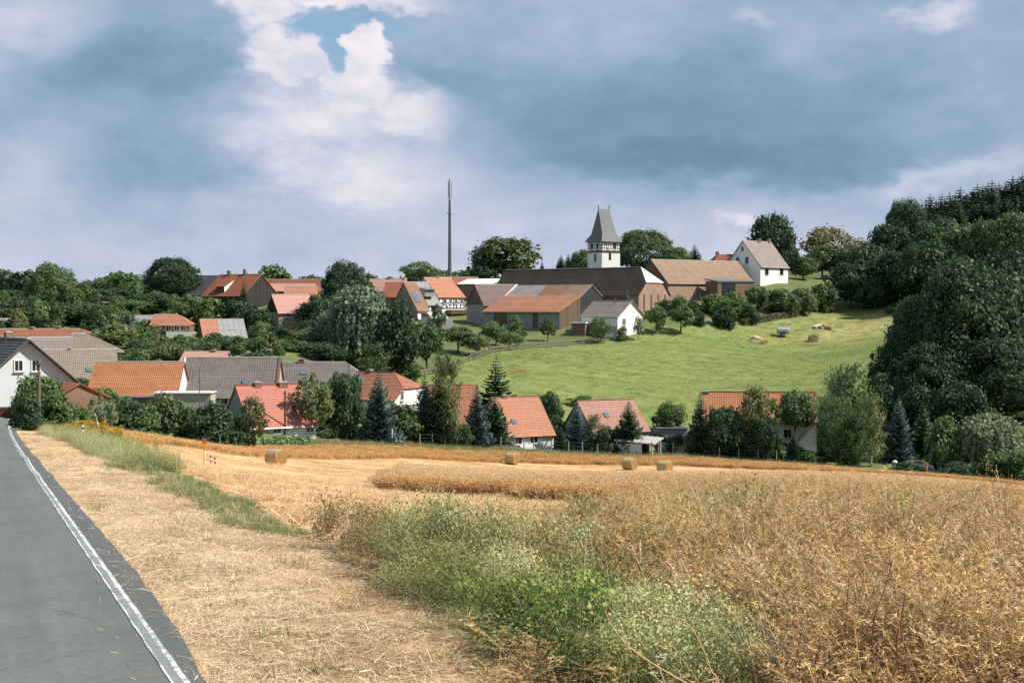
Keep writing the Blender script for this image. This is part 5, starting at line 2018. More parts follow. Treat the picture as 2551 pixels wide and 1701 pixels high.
# conifers along the top of the wooded hill
rs = random.Random(42)
skyl = [(2262, 520), (2295, 508), (2316, 490), (2330, 505), (2344, 488), (2362, 486), (2376, 490), (2389, 472), (2405, 488), (2419, 476), (2432, 464), (2447, 466),
        (2458, 462), (2469, 454), (2486, 460), (2502, 464), (2519, 444), (2531, 452), (2546, 438), (2562, 430), (2580, 436), (2600, 424), (2625, 420)]
for i, (px_, tp) in enumerate(skyl):
    tree('conifer', 'tall dark conifer in the row along the top of the wooded hill', 'wood', px_, tp - 4, 348 + rs.uniform(-6, 10), rs.uniform(60, 92), L_SPRUCE,
         'conifers along the top of the wooded hill')
for i in range(16):
    px_ = 2290 + i * 20 + rs.uniform(-7, 7)
    tp = float(np.interp(px_, [2262, 2316, 2389, 2469, 2546, 2625], [540, 515, 500, 482, 466, 450])) + rs.uniform(4, 26)
    tree('conifer', 'tall dark conifer in the row along the top of the wooded hill', 'wood', px_, tp, 336 + rs.uniform(-6, 5), rs.uniform(64, 90), L_SPRUCE,
         'conifers along the top of the wooded hill')
for i in range(26):
    px_ = 2600 + (i % 13) * 42
    Yt = 300 + 30 * (i // 13) + rs.uniform(-12, 12)
    tree('conifer', 'tall dark conifer in the row along the top of the wooded hill', 'wood', px_, 455 - (px_ - 2600) * .05 + (1 - i // 13) * 60, Yt, 70, L_SPRUCE,
         'conifers along the top of the wooded hill') if False else None

# ---------------------------------------------------------------- near shrubs along the road ditch
NEAR = '''
dome|95|934|88|118|L_MID|roadside_tree|leafy tree around the foot of the wooden utility pole
bush|70|985|84|80|L_DEEP|shrub|dark shrub under the roadside tree at the road bend
bush|150|1000|88|120|L_FRESH|shrub|light green shrub right of the roadside tree
bush|205|1012|92|90|L_OLIVE|shrub|olive shrub left of the leaning white pole
loose|250|985|112|90|L_PALE|shrub|shrub with white leaves right of the leaning white pole
bush|305|1000|128|110|L_DEEP|shrub|dark shrub below the orange tiled barn
bush|352|1008|132|90|L_MID|shrub|shrub below the brown lean-to wall
bush|410|980|134|120|L_OLIVE|shrub|tall olive shrub in front of the beige annex
bush|470|1010|134|80|L_MID|shrub|shrub right of the tall olive shrub
bush|530|1000|132|130|L_DEEP|shrub|dark bush left of the red tiled house
loose|628|985|134|70|L_OLIVE|shrub|sparse young tree in front of the red roof's left edge
bush|595|1030|134|80|L_MID|shrub|bush at the left foot of the red roof
bush|715|1062|164|100|L_DEEP|hedge|dark hedge under the red roof eave
bush|660|1072|160|60|L_MID|shrub|low green shrub under the red roof
'''
for ln in NEAR.strip().splitlines():
    kd, px_, tp, Yt, wp, mt, nm, lb = ln.split('|')
    tree(nm, lb, kd, float(px_), float(tp), float(Yt), float(wp), globals()[mt], None, 'hedge' if nm == 'hedge' else ('shrub' if nm == 'shrub' else 'tree'))


# ---------------------------------------------------------------- scattered cover (what nobody could count)
def scatter(name, pts, rot, scl, idx, protos, cast=True):
    """one stuff object: points carrying copies of a few tuft meshes"""
    col_ = bpy.data.collections.new(name + '_tufts')
    for i, me in enumerate(protos):
        col_.objects.link(bpy.data.objects.new('%s_tuft_%02d' % (name, i), me))
    me = bpy.data.meshes.new(name)
    me.vertices.add(len(pts))
    me.vertices.foreach_set('co', np.asarray(pts, np.float32).ravel())
    a = me.attributes.new('rot', 'FLOAT_VECTOR', 'POINT')
    a.data.foreach_set('vector', np.asarray(rot, np.float32).ravel())
    a = me.attributes.new('scl', 'FLOAT_VECTOR', 'POINT')
    a.data.foreach_set('vector', np.asarray(scl, np.float32).ravel())
    a = me.attributes.new('idx', 'INT', 'POINT')
    a.data.foreach_set('value', np.asarray(idx, np.int32))
    o = bpy.data.objects.new(name, me)
    COL.objects.link(o)
    ng = bpy.data.node_groups.new(name + '_nodes', 'GeometryNodeTree')
    ng.interface.new_socket('Geometry', in_out='INPUT', socket_type='NodeSocketGeometry')
    ng.interface.new_socket('Geometry', in_out='OUTPUT', socket_type='NodeSocketGeometry')
    N = ng.nodes
    gi, go = N.new('NodeGroupInput'), N.new('NodeGroupOutput')
    ci = N.new('GeometryNodeCollectionInfo')
    ci.inputs['Collection'].default_value = col_
    ci.inputs['Separate Children'].default_value = True
    ci.inputs['Reset Children'].default_value = True
    ip = N.new('GeometryNodeInstanceOnPoints')
    ip.inputs['Pick Instance'].default_value = True
    def na(nm, ty):
        q = N.new('GeometryNodeInputNamedAttribute')
        q.data_type = ty
        q.inputs['Name'].default_value = nm
        return next(s_ for s_ in q.outputs if s_.name == 'Attribute' and s_.enabled)
    L = ng.links
    L.new(gi.outputs[0], ip.inputs['Points'])
    L.new(ci.outputs[0], ip.inputs['Instance'])
    L.new(na('idx', 'INT'), ip.inputs['Instance Index'])
    L.new(na('rot', 'FLOAT_VECTOR'), ip.inputs['Rotation'])
    L.new(na('scl', 'FLOAT_VECTOR'), ip.inputs['Scale'])
    L.new(ip.outputs[0], go.inputs[0])
    md = o.modifiers.new('scatter', 'NODES')
    md.node_group = ng
    tag(o, kind='stuff')
    return o


def fill(poly, dens, r, margin=0.0):
    """random points inside a polygon, dens per square metre (number or function of depth)"""
    P = np.array(poly)
    x0, y0 = P.min(0)
    x1, y1 = P.max(0)
    dmax = dens if not callable(dens) else dens(np.linspace(y0, y1, 60)).max()
    n = int((x1 - x0) * (y1 - y0) * dmax)
    x, y = r.uniform(x0, x1, n), r.uniform(y0, y1, n)
    k = inpoly(x, y, poly)
    if callable(dens):
        k &= r.uniform(0, dmax, n) < dens(y)
    return x[k], y[k]


def in_view(x, y, lim=0.44):
    return (y > 5) & (np.abs(x) < y * lim + 2.0)


# undergrowth of gardens and hedgerows between the houses
r_ = np.random.default_rng(99)
UG = [[(gx(-60, 150), 150), (gx(250, 146), 146), (gx(620, 165), 165), (gx(1000, 178), 178), (gx(1000, 204), 204), (gx(300, 204), 204), (gx(-80, 180), 180)],
      [(gx(200, 205), 205), (gx(980, 204), 204), (gx(1020, 214), 214), (gx(1010, 250), 250), (gx(700, 285), 285), (gx(350, 290), 290), (gx(-60, 270), 270), (gx(-60, 235), 235)],
      [(gx(2150, 196), 196), (gx(2700, 180), 180), (gx(2900, 330), 330), (gx(2100, 335), 335), (gx(2260, 300), 300), (gx(2230, 230), 230)],
      [(gx(1010, 180), 180), (gx(1270, 187), 187), (gx(1700, 189), 189), (gx(2150, 180), 180), (gx(2150, 200), 200), (gx(1700, 204), 204), (gx(1010, 200), 200)],
      [(gx(1600, 284), 284), (gx(1900, 314), 314), (gx(2080, 326), 326), (gx(2080, 336), 336), (gx(1880, 322), 322), (gx(1620, 296), 296)]]
foot = [(o_.matrix_world.translation.copy(), o_) for o_ in COL.objects if o_.type == 'EMPTY' and o_.get('category') in ('house', 'barn', 'shed', 'church', 'carport')]
HB = []
for o_ in COL.objects:
    if o_.type == 'EMPTY' and o_.get('category') in ('house', 'barn', 'shed', 'church', 'carport'):
        mx = max((max(abs(v.co.x), 0) for c_ in o_.children if c_.type == 'MESH' and c_.name.startswith('wall') for v in c_.data.vertices), default=3)
        my = max((max(abs(v.co.y), 0) for c_ in o_.children if c_.type == 'MESH' and c_.name.startswith('wall') for v in c_.data.vertices), default=3)
        HB.append((o_.location.x, o_.location.y, o_.rotation_euler.z, mx + .8, my + .8))


def off_houses(x, y):
    k = np.ones(len(x), bool)
    for hx, hy, a, mx, my in HB:
        dx, dy = x - hx, y - hy
        u = dx * math.cos(a) + dy * math.sin(a)
        v = -dx * math.sin(a) + dy * math.cos(a)
        k &= ~((np.abs(u) < mx) & (np.abs(v) < my))
    return k


ux, uy = [], []
for pl_, dn in zip(UG, (0.13, 0.10, 0.06, 0.13, 0.07)):
    a_, b_ = fill(pl_, dn, r_)
    ux.append(a_)
    uy.append(b_)
ux, uy = np.concatenate(ux), np.concatenate(uy)
k_ = off_houses(ux, uy)
upx = ux / uy * FPX + IW / 2
for a_, b_, c_, d_ in ((385, 490, 236, 262), (500, 635, 218, 240), (672, 775, 240, 266), (1040, 1170, 262, 312)):     # yards kept open
    k_ &= ~((upx > a_) & (upx < b_) & (uy > c_) & (uy < d_))
ux, uy = ux[k_], uy[k_]
n_ = len(ux)
sz = r_.uniform(1.2, 3.6, n_)
mats_ = [L_DEEP, L_MID, L_OLIVE, L_MID]
protos = []
for q in range(8):
    V_, F_, T_ = crown_round(300 + q, 26, 60, .5, -.1, .085, (.16, .28))
    protos.append(np_mesh('undergrowth_tuft', V_, F_, mats_[q % 4], T_))
scatter('undergrowth', np.stack([ux, uy, H(ux, uy) - .1], 1), np.stack([0 * ux, 0 * ux, r_.uniform(0, 6.28, n_)], 1),
        np.stack([sz, sz, sz * np.where((ux / uy * FPX + IW / 2 < 350) & (uy > 228), r_.uniform(.8, 1.7, n_), r_.uniform(.4, .85, n_))], 1), r_.integers(0, 8, n_), protos)

# ---------------------------------------------------------------- field and verge cover
S_VERGEB = m_leaf('straw_brown', (0.14, 0.080, 0.036), (0.62, 0.43, 0.24), 0.15, 0.8, 0.4)
S_STRAW = m_leaf('straw_pale', (0.34, 0.185, 0.07), (0.84, 0.60, 0.34), 0.15, 0.7, 0.3)
S_VERGE = m_leaf('straw_verge', (0.30, 0.19, 0.09), (0.92, 0.72, 0.48), 0.15, 0.75, 0.4)
S_WHEAT = m_leaf('wheat_ripe', (0.40, 0.225, 0.085), (0.86, 0.58, 0.27), 0.15, 0.7, 0.3)
S_WHEATG = m_leaf('wheat_lodged', (0.42, 0.28, 0.14), (0.80, 0.59, 0.34), 0.15, 0.7, 0.3)
S_RAPE = m_leaf('dry_stems_brown', (0.125, 0.064, 0.021), (0.84, 0.56, 0.25), 0.15, 0.65, 0.5)
S_BONE = m_leaf('dry_stems_bleached', (0.42, 0.31, 0.19), (0.80, 0.68, 0.52), 0.1, 0.7, 0.3)
S_WEED = m_leaf('weeds_pale_green', (0.115, 0.140, 0.030), (0.66, 0.65, 0.31), 0.25, 0.6, 0.35)
S_WEEDY = m_leaf('weeds_yellow_green', (0.085, 0.105, 0.020), (0.52, 0.50, 0.19), 0.3, 0.6, 0.35)
S_WEEDD = m_leaf('weeds_dark_green', (0.045, 0.080, 0.018), (0.26, 0.33, 0.085), 0.25, 0.6, 0.35)
S_GRASS = m_leaf('grass_green', (0.065, 0.110, 0.026), (0.27, 0.33, 0.095), 0.25, 0.6, 0.35)
S_MEADOW = m_leaf('grass_meadow', (0.125, 0.155, 0.055), (0.31, 0.315, 0.115), 0.2, 0.7, 0.35)
S_BEET = m_leaf('beet_leaves', (0.04, 0.085, 0.022), (0.22, 0.33, 0.13), 0.2, 0.4, 0.3)
S_GOLD = m_leaf('flowers_yellow', (0.42, 0.22, 0.02), (0.75, 0.48, 0.06), 0.2, 0.7, 0.3)
S_DEADW = m_leaf('weeds_withered', (0.060, 0.045, 0.018), (0.34, 0.25, 0.10), 0.2, 0.7, 0.35)
S_DOCK = m_leaf('seed_heads_brown', (0.10, 0.035, 0.015), (0.28, 0.11, 0.045), 0.1, 0.8, 0.3)


def strip(p, q, w0, w1, side):
    """flat tapering stalk from p to q"""
    s0, s1 = side * w0 / 2, side * w1 / 2
    return [p - s0, p + s0, q + s1, q - s1]


class Tuft:
    def __init__(self, seed):
        self.r = np.random.default_rng(seed)
        self.V, self.T, self.M = [], [], []

    def quad(self, pts, t, m=0):
        self.V.append(np.array(pts))
        self.T.append(float(np.clip(t, 0, 1)))
        self.M.append(m)

    def blade(self, base, h, w, lean, ang_, t, m=0, curve=0.5, seg=2):
        r = self.r
        d = np.array([math.cos(ang_), math.sin(ang_), 0])
        sa = ang_ + math.pi / 2 + r.normal(0, .6)
        side = np.array([math.cos(sa), math.sin(sa), 0])
        prev = np.array(base, float)
        for i in range(seg):
            f = (i + 1) / seg
            q = np.array(base) + d * h * lean * (f * (1 - curve) + f * f * curve) + np.array([0, 0, h * f * (1 - .35 * lean * f)])
            self.quad(strip(prev, q, w * (1 - i / seg * .75), w * (1 - f * .8), side), t, m)
            prev = q
        return prev

    def straw(self, c, ln, w, t, m=0, tilt=.12, z=0.01):
        r = self.r
        a = r.uniform(0, math.tau)
        d = np.array([math.cos(a), math.sin(a), r.normal(0, tilt)])
        s = np.array([-math.sin(a), math.cos(a), r.normal(0, .3)])
        c = np.array([c[0], c[1], z + abs(r.normal(0, .02)) + abs(d[2]) * ln / 2])
        self.quad(strip(c - d * ln / 2, c + d * ln / 2, w, w, s), t, m)

    def leaf(self, p, n, size, t, m=0, asp=1.6):
        r = self.r
        V, F = leaf_cards(np.array([p], float), np.array([n], float), size, r, asp, .5)
        self.quad(V, t, m)

    def mesh(self, name, mats):
        V = np.concatenate(self.V)
        return np_mesh(name, V, np.arange(len(V)).reshape(-1, 4), mats, self.T, self.M)


def tn(r, m=.5, s=.18):
    return r.normal(m, s)


def tufts(kind, k, seed0, swap=None):
    out = []
    for q in range(k):
        t = Tuft(seed0 + q)
        r = t.r
        if kind == 'verge':
            for i in range(95):
                b = (r.normal(0, .14), r.normal(0, .14), 0)
                t.blade(b, r.uniform(.02, .075), r.uniform(.0025, .005), r.uniform(.4, 1.6), r.uniform(0, 6.28), tn(r, .55, .22), 0, seg=2)
            for i in range(46):
                t.straw((r.normal(0, .17), r.normal(0, .17)), r.uniform(.03, .13) * (1.8 if r.random() < .12 else 1), r.uniform(.002, .0042), tn(r, .6, .25), 0, .10)
            mats = [S_VERGE]
        elif kind == 'stubble':
            for i in range(34):
                b = (r.normal(0, .2), r.choice([-.13, 0, .13]) + r.normal(0, .015), 0)
                t.blade(b, r.uniform(.08, .17), r.uniform(.006, .009), r.uniform(0, .35), r.uniform(0, 6.28), tn(r, .5, .2), 0, seg=1)
            for i in range(40):
                t.straw((r.normal(0, .22), r.normal(0, .22)), r.uniform(.10, .4), r.uniform(.005, .009), tn(r, .65, .2), 0, .15, .05)
            mats = [S_STRAW]
        elif kind == 'grass':
            for i in range(70):
                b = (r.normal(0, .13), r.normal(0, .13), 0)
                t.blade(b, r.uniform(.12, .38), r.uniform(.006, .011), r.uniform(.1, .9), r.uniform(0, 6.28), tn(r, .5, .2), 0)
            for i in range(8):
                b = (r.normal(0, .1), r.normal(0, .1), 0)
                t.blade(b, r.uniform(.3, .55), .006, r.uniform(.1, .5), r.uniform(0, 6.28), tn(r, .5, .2), 1)
            mats = [S_GRASS, S_VERGE]
        elif kind in ('wheat', 'wheatg'):
            for i in range(46):
                b = (r.normal(0, .2), r.normal(0, .2), 0)
                a = r.normal(3.6, .8)
                h = r.uniform(.62, .86)
                tt = tn(r, .45, .2)
                ln = r.uniform(.05, .35) + (.25 if kind == 'wheatg' else 0)
                p = t.blade(b, h, .011, ln, a, tt, 0, .6, 3)
                d = np.array([math.cos(a) * .09, math.sin(a) * .09, .02 + r.normal(0, .03)])
                sd = np.array([-math.sin(a), math.cos(a), 0])
                t.quad(strip(p, p + d, .024, .014, sd), tt + .22, 0)
                t.quad(strip(p, p + d, .022, .014, np.array([0, 0, 1.0])), tt + .12, 0)
            mats = [S_WHEAT if kind == 'wheat' else S_WHEATG]
        elif kind in ('rape', 'bonerape'):
            for i in range(15 if kind == 'rape' else 4):
                b = np.array([r.normal(0, .2), r.normal(0, .2), 0])
                h = r.uniform(.5, 1.12)
                a = r.uniform(0, 6.28)
                ln = r.uniform(.05, .5)
                m = 1 if r.random() < (.06 if kind == 'rape' else .7) else 0
                tt = tn(r, .42, .2)
                d = np.array([math.cos(a), math.sin(a), 0])
                tip = t.blade(b, h, .007, ln, a, tt, m, .6, 3)
                for j in range(r.integers(7, 12)):
                    f = r.uniform(.4, 1.0)
                    p = b + d * h * ln * (.4 * f + .6 * f * f) + np.array([0, 0, h * f * (1 - .35 * ln * f)])
                    a2 = r.uniform(0, 6.28)
                    bl = r.uniform(.10, .30) * (1.25 - .5 * f)
                    e = p + np.array([math.cos(a2) * bl * .7, math.sin(a2) * bl * .7, bl * r.uniform(.3, .9)])
                    sd = np.array([-math.sin(a2), math.cos(a2), r.normal(0, .4)])
                    t.quad(strip(p, e, .003, .0018, sd), tt + r.normal(0, .1), m)
                    for k_ in range(r.integers(8, 15)):
                        g_ = r.uniform(.25, 1.05)
                        c = p + (e - p) * g_
                        a3 = r.uniform(0, 6.28)
                        pl = r.uniform(.010, .030)
                        v = np.array([math.cos(a3) * pl, math.sin(a3) * pl, pl * r.uniform(-.2, .8)])
                        sd2 = np.array([-math.sin(a3), math.cos(a3), r.normal(0, .5)])
                        t.quad(strip(c, c + v, .0056, .0022, sd2), tt + r.normal(.16, .24), m)
            for i in range(44 if kind == 'rape' else 0):
                t.blade((r.normal(0, .2), r.normal(0, .2), 0), r.uniform(.35, 1.1), .004, r.uniform(.0, .4), r.uniform(0, 6.28), tn(r, .5, .25), 0)
            mats = [S_RAPE, S_BONE]
        elif kind in ('weed', 'weedd'):
            for i in range(26):
                b = np.array([r.normal(0, .17), r.normal(0, .17), 0])
                h = r.uniform(.3, .72)
                a = r.uniform(0, 6.28)
                ln = r.uniform(.1, .6)
                tt = tn(r, .42, .18)
                d = np.array([math.cos(a), math.sin(a), 0])
                t.blade(b, h, .006, ln, a, tt - .1, 0, .6, 2)
                for j in range(r.integers(36, 54)):
                    f = r.uniform(.15, 1.0) ** .8
                    p = b + d * h * ln * (.4 * f + .6 * f * f) + np.array([0, 0, h * f * (1 - .35 * ln * f)])
                    p = p + r.normal(0, .028, 3)
                    t.leaf(p, [r.normal(0, .7), r.normal(0, .7), 1], r.uniform(.0055, .0125), tt + .45 * (f - .45) + r.normal(0, .14), 0)  # leaf tint darkens towards the base, clump shadow put into the colour
            for i in range(26):
                t.blade((r.normal(0, .18), r.normal(0, .18), 0), r.uniform(.25, .7), .007, r.uniform(.3, 1.1), r.uniform(0, 6.28), tn(r, .55, .22), 0)
            for i in range(5):
                t.blade((r.normal(0, .15), r.normal(0, .15), 0), r.uniform(.4, .8), .006, r.uniform(.2, 1.0), r.uniform(0, 6.28), tn(r, .6, .2), 1)
            mats = [S_WEED if kind == 'weed' else S_WEEDD, S_BONE]
        elif kind in ('mound', 'moundl'):
            # a bushy weed: lumpy dome of fine leaves with arching shoots
            big = kind == 'moundl'
            lob = [np.array([0, 0, .42])] + [np.array([.30 * math.cos(a_), .30 * math.sin(a_), r.uniform(.16, .42)]) for a_ in r.uniform(0, 6.28, 9)]
            for lc in lob:
                lr = r.uniform(.16, .27)
                tt = r.normal(.42, .10)
                for j in range(620 if not big else 190):
                    d = rand_dirs(1, r)[0]
                    if d[2] < -.35:
                        continue
                    p = lc + d * lr * r.uniform(.55, 1.12) * np.array([1, 1, .95])
                    if p[2] < .01:
                        continue
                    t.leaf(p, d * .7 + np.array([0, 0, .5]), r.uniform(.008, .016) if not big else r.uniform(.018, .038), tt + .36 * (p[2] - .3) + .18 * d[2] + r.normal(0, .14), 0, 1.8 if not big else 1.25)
            for i in range(85):
                a_ = r.uniform(0, 6.28)
                q_ = r.uniform(.05, .30)
                t.blade((q_ * math.cos(a_), q_ * math.sin(a_), r.uniform(0, .25)), r.uniform(.28, .62), .0055, r.uniform(.5, 1.5), a_ + r.normal(0, .4), r.normal(.55, .2), 0, .8, 3)
            for i in range(10):
                a_ = r.uniform(0, 6.28)
                t.blade((.2 * math.cos(a_), .2 * math.sin(a_), .2), r.uniform(.4, .7), .005, r.uniform(.2, 1.2), a_, r.normal(.6, .2), 1, .7, 3)
            mats = [S_WEED, S_BONE]
        elif kind == 'beet':
            for i in range(26):
                a = r.uniform(0, 6.28)
                p = (math.cos(a) * r.uniform(.02, .24), math.sin(a) * r.uniform(.02, .24), r.uniform(.12, .5))
                t.leaf(p, [math.cos(a) * .5, math.sin(a) * .5, 1], r.uniform(.14, .24), tn(r, .5, .2), 0)
            mats = [S_BEET]
        elif kind == 'gold':
            for i in range(16):
                b = np.array([r.normal(0, .2), r.normal(0, .2), 0])
                h = r.uniform(.6, 1.1)
                a = r.uniform(0, 6.28)
                p = t.blade(b, h, .012, r.uniform(0, .3), a, .4, 0)
                for j in range(10):
                    t.leaf(p * r.uniform(.3, .9) + r.normal(0, .05, 3), [0, 0, 1], .06, tn(r, .4, .2), 0)
                for j in range(12):
                    t.leaf(p + r.normal(0, .06, 3), [0, 0, 1], .045, tn(r, .5, .25), 1)
            mats = [S_WEEDD, S_GOLD]
        elif kind == 'meadow':
            for i in range(36):
                b = (r.normal(0, .3), r.normal(0, .3), 0)
                t.blade(b, r.uniform(.10, .26), r.uniform(.02, .035), r.uniform(.2, 1.2), r.uniform(0, 6.28), tn(r, .5, .22), 0, seg=1)
            mats = [S_MEADOW]
        if swap and q >= k // 2:
            mats = [swap] + mats[1:]
        out.append(t.mesh(kind + '_tuft', mats))
    return out


def plant(name, kind, x, y, s0, s1, k=6, seed=1, zs=None, sink=0.02, swap=None, second=None):
    r = np.random.default_rng(seed)
    v = in_view(x, y)
    x, y = x[v], y[v]
    n = len(x)
    s = r.uniform(s0, s1, n)
    z = H(x, y) - sink
    zsc = s * (r.uniform(.8, 1.15, n) if zs is None else zs(x, y, r))
    rot = np.stack([r.normal(0, .05, n), r.normal(0, .05, n), r.uniform(0, 6.28, n) if kind not in ('wheat', 'wheatg', 'stubble') else r.normal(0, .35, n)], 1)
    print(name, n)
    return scatter(name, np.stack([x, y, z], 1), rot, np.stack([s, s, zsc], 1), r.integers(0, k, n) if second is None else r.integers(0, k // 2, n) + (k // 2) * (r.uniform(size=n) < second(x, y)), tufts(kind, k, seed * 100, swap))


r_ = np.random.default_rng(5)
# mown verge: short dry grass and cut straw
vp = [(1.0, 6), (0.05, 9.3), (-.5, 12), (-1.65, 15), (-2.3, 17.5), (-4.35, 21.5), (-7.65, 31), (-12.7, 44), (-18.5, 60), (-26, 80), (-33, 97),
      (road_x(97) + .3, 97), (road_x(80) + .3, 80), (road_x(60) + .28, 60), (road_x(44) + .28, 44), (road_x(31) + .28, 31), (road_x(21) + .28, 21), (road_x(15) + .28, 15), (road_x(11) + .22, 11), (road_x(9) + .12, 9), (road_x(6) + .12, 6)]
x, y = fill(vp, lambda q: np.where(q < 20, 42.0, np.where(q < 40, 20.0, 7.0)), r_)


def brown_mix(x, y):
    # more brown straw, lying lower, towards the ditch and in patches
    d = (verge_x(y) - x)
    n_ = .5 + .5 * np.sin(x * 2.3 + 1.7 * np.sin(y * .9)) * np.sin(y * 1.1 + .9 * np.sin(x * 2.7))
    n2 = .5 + .5 * np.sin(x * 5.9 + y * 1.3) * np.sin(y * 3.9 - x * 2.2)
    return np.clip(.85 * np.clip(1 - d / 1.7, 0, 1) * (.35 + .8 * n_) + .35 * (n_ * n2) ** 1.5, 0, .95)


plant('verge_straw', 'verge', x, y, .8, 1.5, 12, 11, zs=lambda x, y, r: r.uniform(.6, 1.3, len(x)) * (1 - .35 * brown_mix(x, y)), swap=S_VERGEB, second=brown_mix)
# ragged green tufts on the verge
k = r_.uniform(size=len(x)) < 0.022
plant('verge_tufts', 'grass', x[k], y[k], .4, .8, 5, 12, zs=lambda x, y, r: r.uniform(.4, .8, len(x)))
# green ditch between verge and field
yy = r_.uniform(18.5, 100, 7000)
ww = np.interp(yy, [16, 22, 31, 44, 60, 100], [.3, .6, .8, 1.1, 2.0, 2.8])
xx = verge_x(yy) + r_.uniform(-.25, 1, len(yy)) * ww + .35 * np.sin(yy * .55) * np.sin(yy * 1.31 + .6)
k = r_.uniform(size=len(yy)) < np.interp(yy, [16, 40, 100], [.55, .8, .55])
plant('ditch_grass', 'grass', xx[k], yy[k], .5, .8, 6, 13, zs=lambda x, y, r: r.uniform(.35, .75, len(x)))
k = (yy > 38) & (r_.uniform(size=len(yy)) < .14)
plant('ditch_weeds', 'weed', xx[k] + .3, yy[k], .6, 1.15, 5, 14)
k = (yy > 58) & (yy < 96) & (r_.uniform(size=len(yy)) < .035)
plant('wild_flowers', 'gold', xx[k] + r_.uniform(0, 4, k.sum()), yy[k], .4, .7, 4, 15)
gq = [(gx(180, 84), 84), (gx(300, 84), 84), (gx(290, 100), 100), (gx(170, 100), 100)]
x, y = fill(gq, 1.1, r_)
plant('goldenrod', 'gold', x, y, .6, 1.0, 4, 16)

# stubble and loose straw
x, y = fill(FIELD, lambda q: np.where(q < 30, 20.0, np.where(q < 50, 9.0, np.where(q < 80, 4.0, 1.2))), r_)
XB_Y = [4, 6, 9.3, 12, 15, 17.5, 21, 28, 45, 62, 75]
XB_X = [2.2, 1.0, .02, -.55, -1.7, -2.2, -1.2, .9, 2.2, 5.2, 9.0]
xb = np.interp(y, XB_Y, XB_X)
k = (y > 16) & ((x < xb + .3) | (y > 76)) & ~inpoly(x, y, STRIP) & ~inpoly(x, y, CROP)
# windrows: straw lies thicker along the swaths
sw = np.sin((y * .98 - x * .2) * 1.15 + .8 * np.sin(x * .3))
k &= r_.uniform(size=len(x)) < .40 + .50 * sw
plant('stubble_straw', 'stubble', x[k], y[k], .8, 1.4, 8, 17)

# standing grain: the far strip and the lodged patch in the middle
x, y = fill(STRIP, 7.0, r_)
plant('ripe_wheat_strip', 'wheat', x, y, 1.0, 1.35, 6, 18, zs=lambda x, y, r: .52 * r.uniform(.8, 1.1, len(x)))
x, y = fill(CROP, lambda q: np.where(q < 66, 16.0, np.where(q < 90, 8.0, 5.0)), r_)
plant('lodged_wheat', 'wheatg', x, y, 1.0, 1.3, 6, 19, zs=lambda x, y, r: np.interp(y, [60, 80, 105, 125], [.68, .62, .42, .28]) * r.uniform(.75, 1.1, len(x)))
FE = [(-5.6, 61.8), (0.8, 61.8), (0.8, 53), (3.4, 50.8), (9, 49.8), (9, 51.5), (1.2, 55), (1.4, 63.5), (-5.4, 63.6)]
x, y = fill(FE, 22.0, r_)
plant('wheat_front_edge', 'wheat', x, y, .95, 1.25, 6, 20, zs=lambda x, y, r: .76 * r.uniform(.8, 1.1, len(x)))

# tall dead rape and thistles in the right foreground
RP = [(XB_X[i], XB_Y[i]) for i in range(len(XB_Y) - 1)] + [(.46 * 62, 62), (.46 * 4 + 1, 4)]
x, y = fill(RP, lambda q: np.where(q < 16, 26.0, np.where(q < 30, 17.0, 9.0)), r_)
g1 = np.exp(-((x + .30) / 1.0) ** 2 - ((y - 13.6) / 2.6) ** 2) + np.exp(-((x - .55) / .7) ** 2 - ((y - 11.2) / 1.6) ** 2) \
    + .95 * np.exp(-((x - 1.35) / .55) ** 2 - ((y - 9.2) / 1.5) ** 2) + .7 * np.exp(-((x - .7) / .7) ** 2 - ((y - 8.3) / 1.0) ** 2)
patch = .5 + .5 * np.sin(x * 1.3 + 1.1 * np.sin(y * .55)) * np.sin(y * .7 + x * .35 + 1)
gw = np.exp(-((x + 1.2) / .9) ** 2 - ((y - 18.5) / 2.2) ** 2)
px_ = x / y * FPX + 1275
g2 = .55 * np.exp(-((px_ - 1900) / 330) ** 2 - ((y - 15) / 5) ** 2) + .5 * np.exp(-((px_ - 1480) / 200) ** 2 - ((y - 16) / 4) ** 2) + .4 * np.exp(-((px_ - 2350) / 200) ** 2 - ((y - 11) / 2.5) ** 2)
gm = np.clip(g1 + .55 * gw + (g2 + .12) * patch * (y < 45), 0, 1)
xb = np.interp(y, XB_Y, XB_X)
edge = np.clip((x - xb) / .8, 0, 1)
u = r_.uniform(size=len(x))


def clump(x, y):
    # plants stand in clumps of different vigour
    return 1 + .22 * np.sin(x * 2.9 + 1.3 * np.sin(y * 1.1)) * np.sin(y * 1.7 + .8 * np.sin(x * 1.9)) + .14 * np.sin(x * 6.3 + y * 2.1) * np.sin(y * 4.7)


def mound(x, y):
    m = 0
    for cx_, cy_, rx_, ry_, h_ in ((-.45, 14.2, .75, 1.7, 1.0), (-1.75, 17.9, .55, 1.5, .95), (.15, 11.4, .5, 1.0, .72), (1.25, 9.3, .55, 1.1, .9), (.65, 13.8, .6, 1.8, .95),
                                   (.62, 9.6, .35, .7, .7), (-.9, 19.6, .8, 1.4, .8), (2.0, 10.6, .5, 1.0, .9), (.5, 17.0, .7, 1.6, .9)):
        m = np.maximum(m, h_ * np.exp(-((x - cx_) / rx_) ** 2 - ((y - cy_) / ry_) ** 2))
    return .26 + .50 * m


rimd = np.interp(y, [6, 9.3, 12, 15, 17.5, 21], [1.05, .12, -.42, -1.25, -1.75, -1.1])
isg = (u < gm * 1.1)
keep = (x > rimd) | (y > 21)
dead = ~isg & (y > 7.2) & keep
isg &= keep


